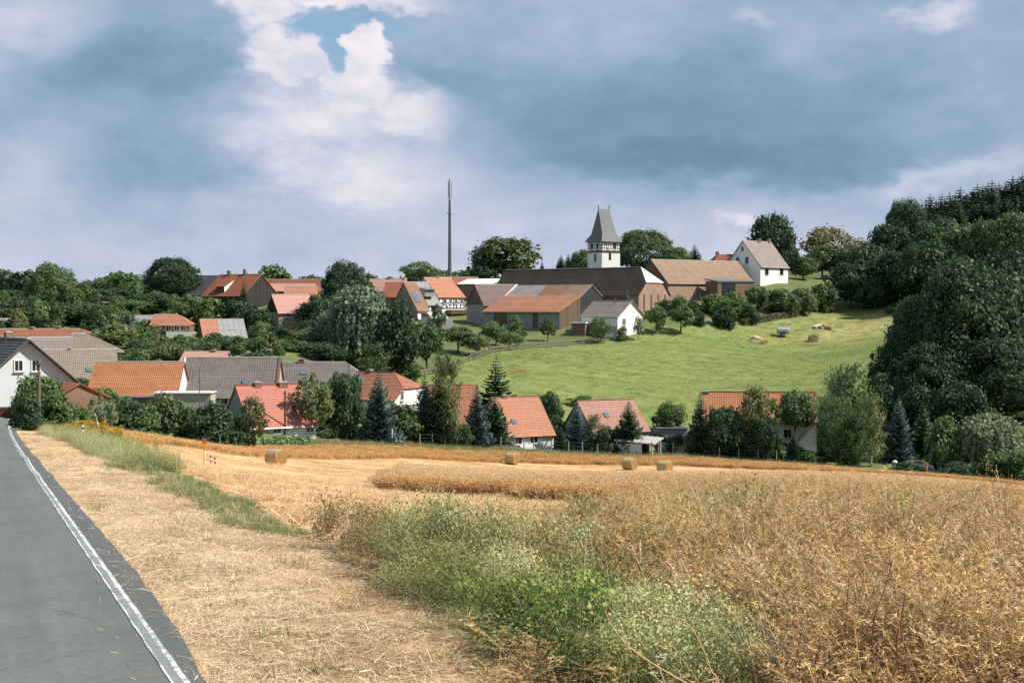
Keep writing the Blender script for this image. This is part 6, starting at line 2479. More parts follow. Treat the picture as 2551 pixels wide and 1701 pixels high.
def hrape(x, y, r):
    xb = np.interp(y, XB_Y, XB_X)
    e = np.clip((x - xb) / 1.6, .35, 1)
    far = np.interp(y, [5, 9, 14, 22, 30, 62], [.62, .70, .76, .66, .70, .72])
    far = far * np.interp(x / y, [-.15, -.02, .1, .3], [.62, .75, .95, 1.1])
    return e * far * r.uniform(.8, 1.12, len(x)) * clump(x, y)


plant('dead_rape', 'rape', x[dead], y[dead], 1.0, 1.35, 8, 21, zs=hrape)
dk = np.sin(x * 2.1 + 2 * np.sin(y * .8)) * np.sin(y * 1.3 + x)
brn = np.exp(-((x + 1.7) / .75) ** 2 - ((y - 18.0) / 1.9) ** 2) > .45
pale = isg & ~brn & (u < gm * (.70 - .5 * np.clip(dk, -.6, 1))) & (y > 6.8)
drk = isg & ~pale & ~brn & (y > 6.8)
k = isg & brn
plant('withered_weeds', 'rape', x[k], y[k], .7, 1.0, 5, 31, zs=lambda x, y, r: .62 * r.uniform(.7, 1.1, len(x)) * mound(x, y), swap=S_WEEDD)
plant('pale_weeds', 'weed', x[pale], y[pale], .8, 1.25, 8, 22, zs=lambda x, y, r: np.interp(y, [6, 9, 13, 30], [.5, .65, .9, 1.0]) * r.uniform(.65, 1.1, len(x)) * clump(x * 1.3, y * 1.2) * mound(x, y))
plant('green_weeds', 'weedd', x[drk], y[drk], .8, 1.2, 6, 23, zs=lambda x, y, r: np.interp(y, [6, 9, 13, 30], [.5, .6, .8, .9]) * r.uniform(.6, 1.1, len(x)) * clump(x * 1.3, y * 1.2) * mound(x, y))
# bushy weeds standing in a broken row along the rim of the verge
MD = '''870 17.4 .50 .55 b|955 19.0 .50 .50 b|1060 19.8 .55 .48 y|1170 19.4 .55 .48 y|915 16.2 .42 .45 b|985 15.7 .55 .62 p|1075 14.8 .62 .68 p|1185 14.3 .62 .68 p|1290 14.8 .66 .66 p|1025 13.8 .45 .46 y
1110 13.0 .52 .54 y|1205 12.5 .52 .54 y|1300 12.8 .55 .60 p|1395 13.2 .58 .62 p|1235 11.4 .42 .44 d|1320 11.2 .50 .52 y|1420 11.5 .55 .58 y|1330 10.2 .42 .44 d|1440 10.3 .45 .50 d|1530 10.6 .45 .56 y
1610 10.2 .45 .52 p|1705 9.9 .50 .56 p|1800 10.0 .50 .55 p|1450 9.3 .38 .42 d|1550 9.1 .40 .42 y|1650 9.0 .42 .46 p|1760 9.0 .44 .48 p|1880 9.3 .45 .5 y|1965 9.0 .40 .46 p|2060 9.0 .42 .46 p
1500 14.5 .55 .80 y|1420 16.8 .60 .55 y|1330 17.6 .55 .5 p|1620 13.0 .5 .78 y|1720 15.5 .6 .9 y|1880 17.0 .6 .95 y|2040 19 .6 1.0 y|1980 13 .45 .8 y|2250 15 .5 .95 y|1810 20 .6 .95 y|2180 10.4 .42 .5 p|1250 16.6 .55 .55 p|1130 17.0 .5 .5 p
2330 8.8 .38 .44 d|2460 9.4 .4 .46 y|1500 12.2 .45 .5 y|1380 14.6 .5 .58 y'''
mx, my, ms, mh, mi_ = [], [], [], [], []
rr0 = np.random.default_rng(55)
for q in MD.replace('\n', '|').split('|'):
    a_, b_, c_, d_, e_ = q.split()
    mx.append(gx(float(a_), float(b_)))
    my.append(float(b_))
    v_ = rr0.uniform(.8, 1.3)
    ms.append(float(c_) / .46 * .86 * rr0.uniform(.85, 1.15))
    mh.append(float(d_) / .62 * 1.18 * v_)
    mi_.append({'p': 0, 'y': 4, 'd': 8, 'b': 10}[e_] + int(rr0.integers(0, 4 if e_ in 'py' else 2)))
mx, my, ms, mh = map(np.array, (mx, my, ms, mh))


def remat(mes, m0):
    for me_ in mes:
        me_.materials[0] = m0
    return mes


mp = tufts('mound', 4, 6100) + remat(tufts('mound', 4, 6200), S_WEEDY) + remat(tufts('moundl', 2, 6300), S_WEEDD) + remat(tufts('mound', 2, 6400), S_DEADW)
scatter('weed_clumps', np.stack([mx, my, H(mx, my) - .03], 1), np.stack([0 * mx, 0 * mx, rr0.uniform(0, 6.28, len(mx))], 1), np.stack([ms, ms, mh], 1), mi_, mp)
# a few taller bleached plants standing above the crop
tp_ = [(1905, 15.5, 1150), (1935, 17, 1158), (1975, 15, 1166), (2095, 16, 1172), (2320, 14, 1168), (2345, 15.5, 1176), (2462, 14, 1180), (2260, 17, 1178), (1560, 18, 1222), (1790, 16, 1180)]
tx = np.array([gx(a, b) for a, b, c in tp_])
ty = np.array([b for a, b, c in tp_], float)
th_ = np.array([at(a, c, b).z for a, b, c in tp_]) - H(tx, ty)
scatter('tall_bleached_rape', np.stack([tx, ty, H(tx, ty)], 1), np.stack([0 * tx, 0 * tx, tx * 3], 1), np.stack([0 * tx + .8, 0 * tx + .8, th_ / 1.0], 1),
        np.arange(len(tx)) % 4, tufts('bonerape', 4, 5200))
# vegetable rows and grass strip in front of the gardens
BT = [(gx(262, 124), 124), (gx(770, 148.5), 148.5), (gx(770, 154), 154), (gx(255, 130), 130)]
x, y = fill(BT, 6.0, r_)
plant('vegetable_rows', 'beet', x, y, 1.0, 1.6, 5, 25)
GB = [(gx(p_, y_ - 4.5), y_ - 4.5) for p_, y_ in zip(BACK_PX[1:], BACK_Y[1:])] + [(gx(p_, y_ + 4.5), y_ + 4.5) for p_, y_ in reversed(list(zip(BACK_PX[1:], BACK_Y[1:])))]
x, y = fill(GB, 5.0, r_)
plant('field_edge_grass', 'grass', x, y, 1.3, 2.0, 5, 26, zs=lambda x, y, r: r.uniform(.5, 1.0, len(x)))
x, y = fill(MEADOW, 1.0, r_)
plant('meadow_grass', 'meadow', x, y, 1.0, 1.8, 6, 27, zs=lambda x, y, r: r.uniform(.25, .7, len(x)))

# ---------------------------------------------------------------- round bales
def m_bale(name, end=False):
    m, gg, bs, out = mat_new(name)
    co = gg.n('ShaderNodeTexCoord').outputs['Object']
    if end:
        sp = gg.n('ShaderNodeSeparateXYZ')
        gg.t.links.new(co, sp.inputs[0])
        rr_ = gg.m('SQRT', gg.m('ADD', gg.m('POWER', sp.outputs[1], 2.0), gg.m('POWER', sp.outputs[2], 2.0)))
        an = gg.m('ARCTAN2', sp.outputs[2], sp.outputs[1])
        f0, _ = gg.noise(co, 9.0, 5, .7)
        sw = gg.m('SINE', gg.m('ADD', gg.m('ADD', gg.m('MULTIPLY', rr_, 70.0), an), gg.m('MULTIPLY', f0, 5.0)))
        k = gg.m('ADD', gg.m('MULTIPLY', sw, .18), gg.m('ADD', .2, gg.m('MULTIPLY', f0, .65)))
        c = gg.ramp(k, [(0.25, (0.20, 0.10, 0.03)), (0.5, (0.36, 0.20, 0.07)), (0.75, (0.50, 0.32, 0.13))])
        bump(gg, bs, sw, .8, .03)
    else:
        q = gg.v('MULTIPLY', co, (9.0, 1.2, 1.2))
        f0, _ = gg.noise(q, 1.6, 6, .7)
        f1, _ = gg.noise(co, 14.0, 4, .7)
        k = gg.m('ADD', gg.m('MULTIPLY', f0, .65), gg.m('MULTIPLY', f1, .35))
        c = gg.ramp(k, [(0.3, (0.24, 0.16, 0.075)), (0.5, (0.42, 0.31, 0.16)), (0.72, (0.60, 0.47, 0.27))])
        bump(gg, bs, f1, .9, .03)
    gg.put(bs.inputs['Base Color'], c)
    bs.inputs['Roughness'].default_value = .95
    return m


M_BALE, M_BALEEND = m_bale('bale_straw'), m_bale('bale_end', True)


def bale(px, py_base, Y, D, label):
    g_ = gp(px, Y)
    zb = at(px, py_base, Y).z
    zb = min(max(zb, g_.z - .4), g_.z + .15)
    o = empty('round_bale', (g_.x, g_.y, zb), math.radians(-38))
    tag(o, label, 'bale', 'round straw bales on the stubble')
    rs = random.Random(int(px))
    R, L, n = D / 2, D * .98, 28
    mb = MB()
    xs = [-L / 2, -L / 2 + .05, -L * .3, 0, L * .3, L / 2 - .05, L / 2]
    ringr = [R * .93, R * .985, R * 1.0, R * 1.012, R * 1.0, R * .985, R * .93]
    rings = []
    for x, r in zip(xs, ringr):
        ring = []
        for k in range(n):
            a = k * math.tau / n
            rad = r * (1 + rs.uniform(-.014, .014))
            z = max(R * .06, R + rad * math.sin(a))     # sits flat on the ground
            ring.append((x + rs.uniform(-.01, .01), rad * math.cos(a), z))
        rings.append(ring)
    for i in range(len(rings) - 1):
        for k in range(n):
            mb.face([rings[i][k], rings[i][(k + 1) % n], rings[i + 1][(k + 1) % n], rings[i + 1][k]][::-1])
    mb.build('straw_roll', M_BALE, o)
    for e, sg in ((0, -1), (-1, 1)):
        me = MB()
        prev = rings[e]
        for q in (.75, .5, .25, .08):
            nx = [(p[0] + sg * (.02 * (1 - q) + rs.uniform(-.008, .008)), p[1] * q / (1 if q else 1), R + (p[2] - R) * q) for p in rings[e]]
            for k in range(n):
                f = [prev[k], prev[(k + 1) % n], nx[(k + 1) % n], nx[k]]
                me.face(f if sg > 0 else f[::-1])
            prev = nx
        me.face(prev if sg > 0 else prev[::-1])
        ob = me.build('bale_end', M_BALEEND, o)
        # the winding is centred on the bale's axis
        for v in ob.data.vertices:
            v.co.z -= R
        ob.location.z = R
    t = Tuft(int(px))
    r = t.r
    for i in range(330):
        a = r.uniform(-.4, math.pi + .4)
        c = np.array([r.uniform(-L / 2, L / 2), R * 1.01 * math.cos(a), R + R * 1.01 * math.sin(a)])
        if r.random() < .25:
            c[0] = r.choice([-1, 1]) * L / 2
            q = r.uniform(.2, 1)
            c[1], c[2] = R * q * math.cos(a), R + R * q * math.sin(a)
        d = r.normal(size=3)
        d /= np.linalg.norm(d)
        e = c + d * r.uniform(.05, .16)
        if e[2] > .02:
            t.quad(strip(c, e, .014, .008, np.cross(d, [0.3, .2, 1])), r.uniform(.3, .9))
    fo = bpy.data.objects.new('loose_straw', t.mesh('loose_straw', [S_STRAW]))
    COL.objects.link(fo)
    fo.parent = o
    fo['kind'] = 'stuff'
    return o


bale(686, 1156, 112, 1.33, 'largest round straw bale, left of the other three')
bale(1276, 1157, 164, 1.36, 'round straw bale before the pale orange house')
bale(1569, 1170, 162, 1.36, 'round straw bale before the white carport')
bale(1657, 1178, 154, 1.36, 'rightmost round straw bale, right of the carport')

# ---------------------------------------------------------------- posts and poles near the ditch
M_YELLOW = m_plain('paint_yellow', (0.72, 0.46, 0.06), .55, .12)
M_CREAM = m_plain('paint_pale_yellow', (0.74, 0.62, 0.30), .6, .12)
M_ORANGE = m_plain('paint_orange', (0.72, 0.25, 0.03), .55, .1)
M_RED = m_plain('paint_red_brown', (0.33, 0.06, 0.03), .6, .15)
M_WHITE = m_plain('paint_white', (0.80, 0.80, 0.78), .6, .06)
M_BLACK = m_plain('plastic_black', (0.02, 0.02, 0.02), .5, .1)
M_BLUE = m_plain('paint_blue', (0.05, 0.20, 0.55), .45, .1)


def marker_post(px, Y, hgt, label, low):
    g_ = gp(px, Y)
    o = empty('marker_post', tuple(g_), 0.15)
    tag(o, label, 'marker post')
    mb = MB()
    mb.tube([(0, 0, -.3), (0, 0, hgt * .66)], .055, 10)
    mb.build('post', low, o)
    mb = MB()
    mb.box((0, 0, hgt * .76), (.16, .13, hgt * .24))
    mb.build('marker_panel', M_ORANGE, o)
    mb = MB()
    z0_, z1_ = hgt * .88, hgt
    b = [(-.11, -.09, z0_), (.11, -.09, z0_), (.11, .09, z0_), (-.11, .09, z0_)]
    t = [(-.09, -.03, z1_), (.09, -.03, z1_), (.09, .03, z1_), (-.09, .03, z1_)]
    for i in range(4):
        mb.face([b[i], b[(i + 1) % 4], t[(i + 1) % 4], t[i]])
    mb.face(t)
    mb.face(b[::-1])
    mb.build('marker_cap', M_RED, o)
    return o


marker_post(508, 75, 1.62, 'yellow marker post with orange panel and red cap at the field corner', M_CREAM)
marker_post(2312, 160, 1.75, 'small yellow topped marker post before the hedge at right', M_METAL)


def banded(px, Y, h, lean, label):
    g_ = gp(px, Y)
    o = empty('warning_post', tuple(g_), .3)
    o.rotation_euler = (0, lean, .3)
    tag(o, label, 'post', 'red and white warning posts')
    n = 6
    for i in range(n):
        mb = MB()
        mb.tube([(0, 0, h * i / n - (.2 if i == 0 else 0)), (0, 0, h * (i + 1) / n - .002)], .045, 8)
        mb.build('band', M_RED if i % 2 else M_WHITE, o)


banded(525, 74, .78, -.05, 'taller red and white banded post right of the yellow marker post')
banded(537, 72.5, .66, -.10, 'shorter red and white banded post leaning at the pit rim')
for px_, Y_, h_, lb in ((448, 73, .55, 'short white post left of the yellow marker post'), (459, 72, .42, 'lower white post beside the short white post')):
    g_ = gp(px_, Y_)
    mb = MB()
    mb.tube([(0, 0, -.2), (0, 0, h_ - .03), (0, 0, h_)], [.04, .04, .025], 8)
    o = mb.build('white_post', M_WHITE)
    o.location = g_
    o.rotation_euler = (.04, .03, 0)
    tag(o, lb, 'post')
g_ = gp(340, 66)
mb = MB()
mb.box((0, 0, .16), (.34, .26, .1))
mb.box((-.12, 0, .05), (.05, .2, .2))
mb.box((.12, 0, .05), (.05, .2, .2))
o = mb.build('drain_cover', M_WHITE)
o.location = g_
tag(o, 'low pale slab lying in the ditch grass left of the marker post', 'slab')
g_ = gp(205, 72)
o = empty('delineator_post', tuple(g_), .4)
tag(o, 'white roadside delineator post among the yellow flowers', 'post')
mb = MB()
mb.bar((0, 0, -.2), (0, 0, .92), .12, .10)
mb.build('post', M_WHITE, o)
mb = MB()
mb.bar((0, 0, .72), (0, 0, .84), .125, .105)
mb.build('black_band', M_BLACK, o)
g_ = gp(251, 110)
mb = MB()
mb.tube([(0.1, 0, -.3), (-.55, .1, 1.9)], [.055, .045], 8)
mb.bar((-.20, 0, .75), (-.36, .05, 1.28), .13, .05)
o = mb.build('leaning_pole', M_WHITE)
o.location = g_
tag(o, 'white pole leaning to the left before the pale shrub', 'pole')


def pole(px, py_top, Y, r, mat, label, arms=0, py_base=None):
    g_ = gp(px, Y)
    top = at(px, py_top, Y).z
    z0 = at(px, py_base, Y).z if py_base else g_.z
    o = empty('utility_pole', (g_.x, g_.y, z0), 0)
    tag(o, label, 'pole')
    mb = MB()
    mb.tube([(0, 0, -.4), (0, 0, (top - z0) * .5), (.02, 0, top - z0)], [r * 1.15, r, r * .85], 9)
    mb.build('pole_shaft', mat, o)
    if arms:
        mb = MB()
        mb.box((0, -.1, top - z0 - .35), (.32, .12, .12))
        mb.build('insulator_bracket', M_ZINC, o)
    return o


pole(96, 893, 86, .085, M_WOODPOLE, 'weathered wooden utility pole rising from the roadside tree', 1)
pole(709, 972, 160, .10, M_TIMBER, 'dark utility pole in front of the red tiled roof', 1)
pole(496, 914, 158, .05, M_ZINC, 'thin dark pole in front of the grey barn roof')

# television aerial above the gardens
g_ = gp(661, 200)
za = at(661, 871, 200).z - g_.z
o = empty('tv_aerial', tuple(g_), .1)
tag(o, 'thin white television aerial above the shrubs behind the grey barn', 'aerial')
mb = MB()
mb.tube([(0, 0, 0), (0, 0, za + .15)], .035, 6)
mb.build('aerial_pole', M_METAL, o)
mb = MB()
mb.tube([(-.75, 0, za), (.85, 0, za + .03)], .035, 6)
mb.build('boom', M_WHITE, o)
for x in np.linspace(-.7, .8, 8):
    mb = MB()
    mb.tube([(x, -.3, za + .02), (x, .3, za + .02)], .016, 5)
    mb.build('element', M_WHITE, o)

# clothes airer on the grass strip
g_ = gp(976, 168.5)
o = empty('clothes_airer', tuple(g_), .2)
tag(o, 'white pole with cross bar and slanting stay on the grass strip', 'clothes airer')
mb = MB()
mb.tube([(0, 0, -.2), (0, 0, 2.0)], .05, 8)
mb.build('post', M_WHITE, o)
mb = MB()
mb.tube([(-1.05, 0, .50), (1.25, 0, .44)], .035, 6)
mb.build('cross_bar', M_WHITE, o)
mb = MB()
mb.tube([(.02, 0, 1.9), (.62, 0, .46)], .022, 6)
mb.build('stay', M_WHITE, o)

# ---------------------------------------------------------------- wire fence along the gardens
fpx = [1045, 1076, 1107, 1137, 1168, 1206, 1247, 1283, 1306, 1329, 1373, 1417, 1452, 1488, 1524, 1560, 1640, 1677, 1716, 1755, 1794, 1842, 1889, 1936]
fY = [float(np.interp(p, BACK_PX, BACK_Y)) + 3.0 for p in fpx]
g_ = gp(1400, 181)
fence = empty('wire_fence', tuple(g_))
tag(fence, 'wire fence with weathered posts along the back gardens', 'fence')
rs = random.Random(3)
tops = []
for p, Y_ in zip(fpx, fY):
    q = gp(p, Y_) - g_
    hh_ = rs.uniform(1.35, 1.75)
    lx, ly = rs.uniform(-.08, .08), rs.uniform(-.05, .05)
    mb = MB()
    mb.tube([(0, 0, -.4), (lx, ly, hh_)], [.085, .07], 7)
    c = mb.build('post', M_WOODGREY, fence)
    c.location = q
    tops.append((q, hh_, lx, ly))
for f in (.35, .65, .92):
    mb = MB()
    for (a, ha, ax, ay), (b, hb, bx_, by_) in zip(tops[:-1], tops[1:]):
        mb.bar(a + Vector((ax * f, ay * f, ha * f)), b + Vector((bx_ * f, by_ * f, hb * f)), .018)
    mb.build('wire', M_ZINC, fence)
g_ = gp(1722, 185)
mb = MB()
mb.tube([(.12, 0, -.3), (.06, 0, .5), (-.1, 0, 1.3), (-.22, 0, 1.9)], [.13, .12, .11, .08], 8)
o = mb.build('birch_stump', M_BARKPALE)
o.location = g_
tag(o, 'white leaning birch stump left of the orange pantiled house', 'stump')

# ---------------------------------------------------------------- paling fence on the meadow's left border
path = [(1020, 928, 214), (1060, 912, 221), (1150, 884, 232), (1250, 856, 246), (1350, 834, 258), (1440, 824, 266), (1535, 820, 271)]
PP = [gp(p, Y_) for p, _, Y_ in path]
org = PP[0].copy()
pf = empty('paling_fence', tuple(org))
tag(pf, 'grey paling fence climbing along the left border of the meadow', 'fence')
dist = [0]
for a, b in zip(PP[:-1], PP[1:]):
    dist.append(dist[-1] + (b - a).length)


def along(s):
    i = max(0, min(len(PP) - 2, int(np.searchsorted(dist, s) - 1)))
    f = (s - dist[i]) / (dist[i + 1] - dist[i])
    p = PP[i].lerp(PP[i + 1], f)
    p.z = H(p.x, p.y)
    return p


rs = random.Random(8)
tot = dist[-1]
mb_sl = MB()
s_ = 0.0
last = None
while s_ < tot:
    p = along(s_) - org
    last = p
    hh_ = rs.uniform(.8, 1.05)
    if rs.random() > .06:
        mb_sl.bar(p + Vector((0, 0, .06)), p + Vector((rs.uniform(-.05, .05), 0, hh_)), .055, .02, up=(0, 1, 0))
    s_ += .2
mb_sl.build('palings', M_WOODPOLE, pf)['kind'] = 'stuff'
post_me = MB()
post_me.tube([(0, 0, -.3), (0, 0, 1.25)], .07, 6)
pm_ = post_me.mesh('post', M_WOODGREY)
n = int(tot / 2.5)
prev = None
for i in range(n + 1):
    p = along(tot * i / n * .999 + .001) - org
    c = bpy.data.objects.new('post', pm_)
    COL.objects.link(c)
    c.parent = pf
    c.location = p
for z in (.35, .85):
    mb = MB()
    for i in range(n):
        mb.bar(along(tot * i / n * .999 + .001) - org + Vector((0, .03, z)), along(tot * (i + 1) / n * .999 + .001) - org + Vector((0, .03, z)), .05, .07)
    mb.build('rail', M_WOODGREY, pf)

# ---------------------------------------------------------------- low clipped hedge and blue post at the top of the meadow
a, b = gp(1850, 296), gp(1984, 309)
o = empty('clipped_hedge', tuple(a), math.atan2(b.y - a.y, b.x - a.x))
tag(o, 'low clipped hedge on the upper meadow before the blue post', 'hedge')
r = np.random.default_rng(31)
L_ = (b - a).length
n = 3600
P = np.stack([r.uniform(0, L_, n), r.uniform(-.55, .55, n), r.uniform(0, 1.15, n)], 1)
fc = r.integers(0, 3, n)
P[fc == 0, 1] = -.55
P[fc == 1, 2] = 1.15
wx = a.x + P[:, 0] * (b.x - a.x) / L_
wy = a.y + P[:, 0] * (b.y - a.y) / L_
P[:, 2] += H(wx, wy) - a.z
N = np.where((fc == 0)[:, None], [0, -1, .2], [0, -.2, 1.0])
V, F = leaf_cards(P + r.normal(0, .06, (n, 3)), N.astype(float), .26, r)
c = bpy.data.objects.new('hedge_foliage', np_mesh('hedge_foliage', V, F, L_DRY, np.clip(r.normal(.35, .2, n), 0, 1)))
COL.objects.link(c)
c.parent = o
g_ = gp(1914, 309)
mb = MB()
mb.tube([(0, 0, -.2), (0, 0, .1), (0, 0, 1.75), (0, 0, 1.95)], [.36, .38, .38, .30], 14)
mb.tube([(0, 0, .6), (0, 0, .68)], .40, 14)
mb.tube([(0, 0, 1.2), (0, 0, 1.28)], .40, 14)
o = mb.build('blue_barrel', M_BLUE)
o.location = g_
tag(o, 'tall narrow blue barrel standing behind the low hedge', 'barrel')

# ---------------------------------------------------------------- water tanker, feeder and cattle on the pasture
g_ = gp(1951, 293)
o = empty('water_tanker', tuple(g_), math.radians(-8))
tag(o, 'pale grey water tank trailer parked on the pasture', 'tank trailer')
M_TANK = m_plain('tank_paint', (0.36, 0.42, 0.43), .45, .15, 2.0, .2)
mb = MB()
R = .72
xs = [-1.32, -1.25, -1.1, 1.1, 1.25, 1.32]
rd = [.30, .55, R, R, .55, .30]
mb.tube([(x, 0, 1.22) for x in xs], rd, 20)
for x in (-.6, .5):
    mb.tube([(x, 0, 1.22), (x + .08, 0, 1.22)], R + .02, 20)
mb.build('tank', M_TANK, o)
mb = MB()
mb.tube([(0.1, 0, 1.9), (0.1, 0, 2.05)], .22, 12)
mb.build('hatch', M_ZINC, o)
for y in (-.85, .85):
    mb = MB()
    mb.tube([(-.1, y - .12, .42), (-.1, y + .12, .42)], .42, 16)
    w_ = mb.build('wheel', M_BLACK, o)
    mb = MB()
    mb.tube([(-.1, y - .13, .42), (-.1, y + .13, .42)], .2, 12)
    mb.build('rim', M_METAL, w_)
mb = MB()
for y in (-.45, .45):
    mb.bar((-1.3, y, .58), (1.3, y, .58), .1, .12)
mb.bar((1.2, .45, .58), (2.3, 0, .45), .08)
mb.bar((1.2, -.45, .58), (2.3, 0, .45), .08)
mb.bar((2.2, 0, .45), (2.2, 0, -.05), .07)
mb.build('chassis', M_ZINC, o)

g_ = gp(2026, 290)
o = empty('hay_feeder', tuple(g_), .3)
tag(o, 'round hay feeder with dark hay on the pasture', 'hay feeder')
for k in range(12):
    a_ = k * math.tau / 12
    mb = MB()
    mb.bar((.95 * math.cos(a_), .95 * math.sin(a_), 0), (1.0 * math.cos(a_ + .12), 1.0 * math.sin(a_ + .12), 1.25), .06)
    mb.build('bar', M_ZINC, o)
for z in (.45, 1.25):
    mb = MB()
    mb.tube([(math.cos(k * math.tau / 20), math.sin(k * math.tau / 20), z) for k in range(21)], .04, 6)
    mb.build('ring', M_ZINC, o)
t = Tuft(77)
for i in range(700):
    d = rand_dirs(1, t.r)[0]
    c = np.array([d[0] * .85, d[1] * .85, .2 + abs(d[2]) * 1.15]) * np.array([1, 1, t.r.uniform(.8, 1.05)])
    e = c + t.r.normal(0, .16, 3)
    t.quad(strip(c, e, .05, .03, rand_dirs(1, t.r)[0]), t.r.uniform(0, .5))
c = bpy.data.objects.new('hay', t.mesh('hay', [S_RAPE]))
COL.objects.link(c)
c.parent = o


def m_cow(name, c1, c2, thr):
    m, gg, bs, out = mat_new(name)
    co = gg.n('ShaderNodeTexCoord').outputs['Object']
    f, _ = gg.noise(co, 1.5, 3, .5)
    gg.put(bs.inputs['Base Color'], gg.mix(gg.rng(f, thr - .03, thr + .03), c1, c2))
    bs.inputs['Roughness'].default_value = .8
    return m


M_COWA = m_cow('hide_cream', (0.66, 0.53, 0.39), (0.42, 0.22, 0.11), .56)
M_COWB = m_cow('hide_brown', (0.36, 0.17, 0.08), (0.78, 0.68, 0.56), .60)


def cow(px, Y, rz, mat, label, pose='graze', scale=1.0):
    """one continuous body grown on a skeleton"""
    V, E, Rr = [], [], []

    def add_(p, r, parent=None):
        V.append(p)
        Rr.append(r)
        if parent is not None:
            E.append((parent, len(V) - 1))
        return len(V) - 1
    if pose == 'graze':
        hip = add_((-.62, 0, 1.12), (.30, .33))
        b1 = add_((-.2, 0, 1.05), (.35, .37), hip)
        b2 = add_((.25, 0, 1.05), (.36, .38), b1)
        sh = add_((.66, 0, 1.10), (.27, .32), b2)
        rump = add_((-.86, 0, 1.14), (.22, .24), hip)
        n1 = add_((.98, 0, .98), (.16, .21), sh)
        n2 = add_((1.24, 0, .66), (.13, .16), n1)
        h1 = add_((1.36, 0, .44), (.12, .13), n2)
        add_((1.47, 0, .18), (.075, .075), h1)
        for y in (-.10, .10):
            e = add_((1.30, y * 1.2, .56), (.05, .05), n2)
            add_((1.30, y * 2.4, .56), (.03, .04), e)
        for y in (-.19, .19):
            a_ = add_((-.72, y, .86), (.16, .15), hip)
            k_ = add_((-.60, y, .62), (.09, .09), a_)
            q_ = add_((-.76, y, .40), (.055, .055), k_)
            f_ = add_((-.72, y, .08), (.045, .05), q_)
            add_((-.68, y, .02), (.055, .055), f_)
            a_ = add_((.62, y, .78), (.12, .12), sh)
            k_ = add_((.64, y, .44), (.065, .065), a_)
            f_ = add_((.63, y, .08), (.045, .05), k_)
            add_((.66, y, .02), (.055, .055), f_)
        t1 = add_((-1.0, 0, 1.16), (.05, .05), rump)
        t2 = add_((-1.06, 0, .8), (.025, .025), t1)
        add_((-1.05, 0, .48), (.045, .045), t2)
        u = add_((-.42, 0, .70), (.14, .12), b1)
    else:
        hip = add_((-.6, 0, .42), (.33, .34))
        b1 = add_((-.15, 0, .44), (.38, .38), hip)
        b2 = add_((.3, 0, .45), (.36, .38), b1)
        sh = add_((.64, 0, .48), (.28, .33), b2)
        n1 = add_((.92, 0, .70), (.16, .2), sh)
        h1 = add_((1.12, 0, .90), (.12, .13), n1)
        h2 = add_((1.34, 0, .80), (.09, .09), h1)
        add_((1.46, 0, .74), (.07, .07), h2)
        for y in (-.10, .10):
            e = add_((1.08, y * 1.3, .97), (.05, .05), h1)
            add_((1.06, y * 2.6, .97), (.03, .04), e)
        for y in (-1, 1):
            a_ = add_((-.55, y * .34, .24), (.16, .15), hip)
            k_ = add_((-.15, y * .46, .14), (.09, .09), a_)
            add_((-.5, y * .5, .07), (.055, .055), k_)
            a_ = add_((.66, y * .26, .2), (.11, .11), sh)
            k_ = add_((.95, y * .26, .10), (.07, .07), a_)
            add_((.62, y * .30, .06), (.05, .05), k_)
        t1 = add_((-.95, 0, .46), (.05, .05), hip)
        add_((-1.1, .1, .1), (.04, .04), t1)
    me = bpy.data.meshes.new('cow')
    me.from_pydata(V, E, [])
    o = bpy.data.objects.new('cow', me)
    COL.objects.link(o)
    bm = bmesh.new()
    bm.from_mesh(me)
    lay = bm.verts.layers.skin.verify()
    bm.verts.ensure_lookup_table()
    for i, v in enumerate(bm.verts):
        v[lay].radius = Rr[i]
        v[lay].use_root = (i == 0)
    bm.to_mesh(me)
    bm.free()
    sk = o.modifiers.new('skin', 'SKIN')
    sk.use_smooth_shade = True
    ss = o.modifiers.new('sub', 'SUBSURF')
    ss.levels = ss.render_levels = 2
    me.materials.append(mat)
    g_ = gp(px, Y)
    o.location = g_
    o.rotation_euler = (0, 0, rz)
    o.scale = (scale,) * 3
    tag(o, label, 'cow', 'cattle on the pasture')
    return o


cow(1880, 287, math.radians(-12), M_COWA, 'cream white cow grazing in front of the water tanker', 'graze', 1.08)
cow(1905, 288, math.radians(215), M_COWB, 'brown calf standing nose to nose with the cream cow', 'graze', .82)
cow(2036, 300, math.radians(10), M_COWA, 'pale brown cow lying behind the hay feeder', 'lie', 1.1)
cow(2064, 299, math.radians(170), M_COWB, 'brown cow lying right of the pale brown cow', 'lie', 1.05)


# straw litter and bare earth on the pasture
def litter(name, px, Y, rx, ry, n, seed, kind='stubble'):
    r = np.random.default_rng(seed)
    q = rand_dirs(n, r)[:, :2] * (r.uniform(0, 1, n) ** .5)[:, None]
    c = gp(px, Y)
    x, y = c.x + q[:, 0] * rx, c.y + q[:, 1] * ry
    plant(name, kind, x, y, 1.0, 1.6, 4, seed, zs=lambda x, y, r: r.uniform(.4, .8, len(x)))


litter('straw_litter', 1297, 229, 2.0, 1.6, 60, 41)
litter('feeder_litter', 2015, 287.5, 2.6, 1.6, 70, 42)
litter('trough_litter', 2150, 305, 7.0, 1.2, 110, 43)
litter('trampled_hay', 1905, 291, 2.6, 1.3, 60, 44, 'rape') if False else None

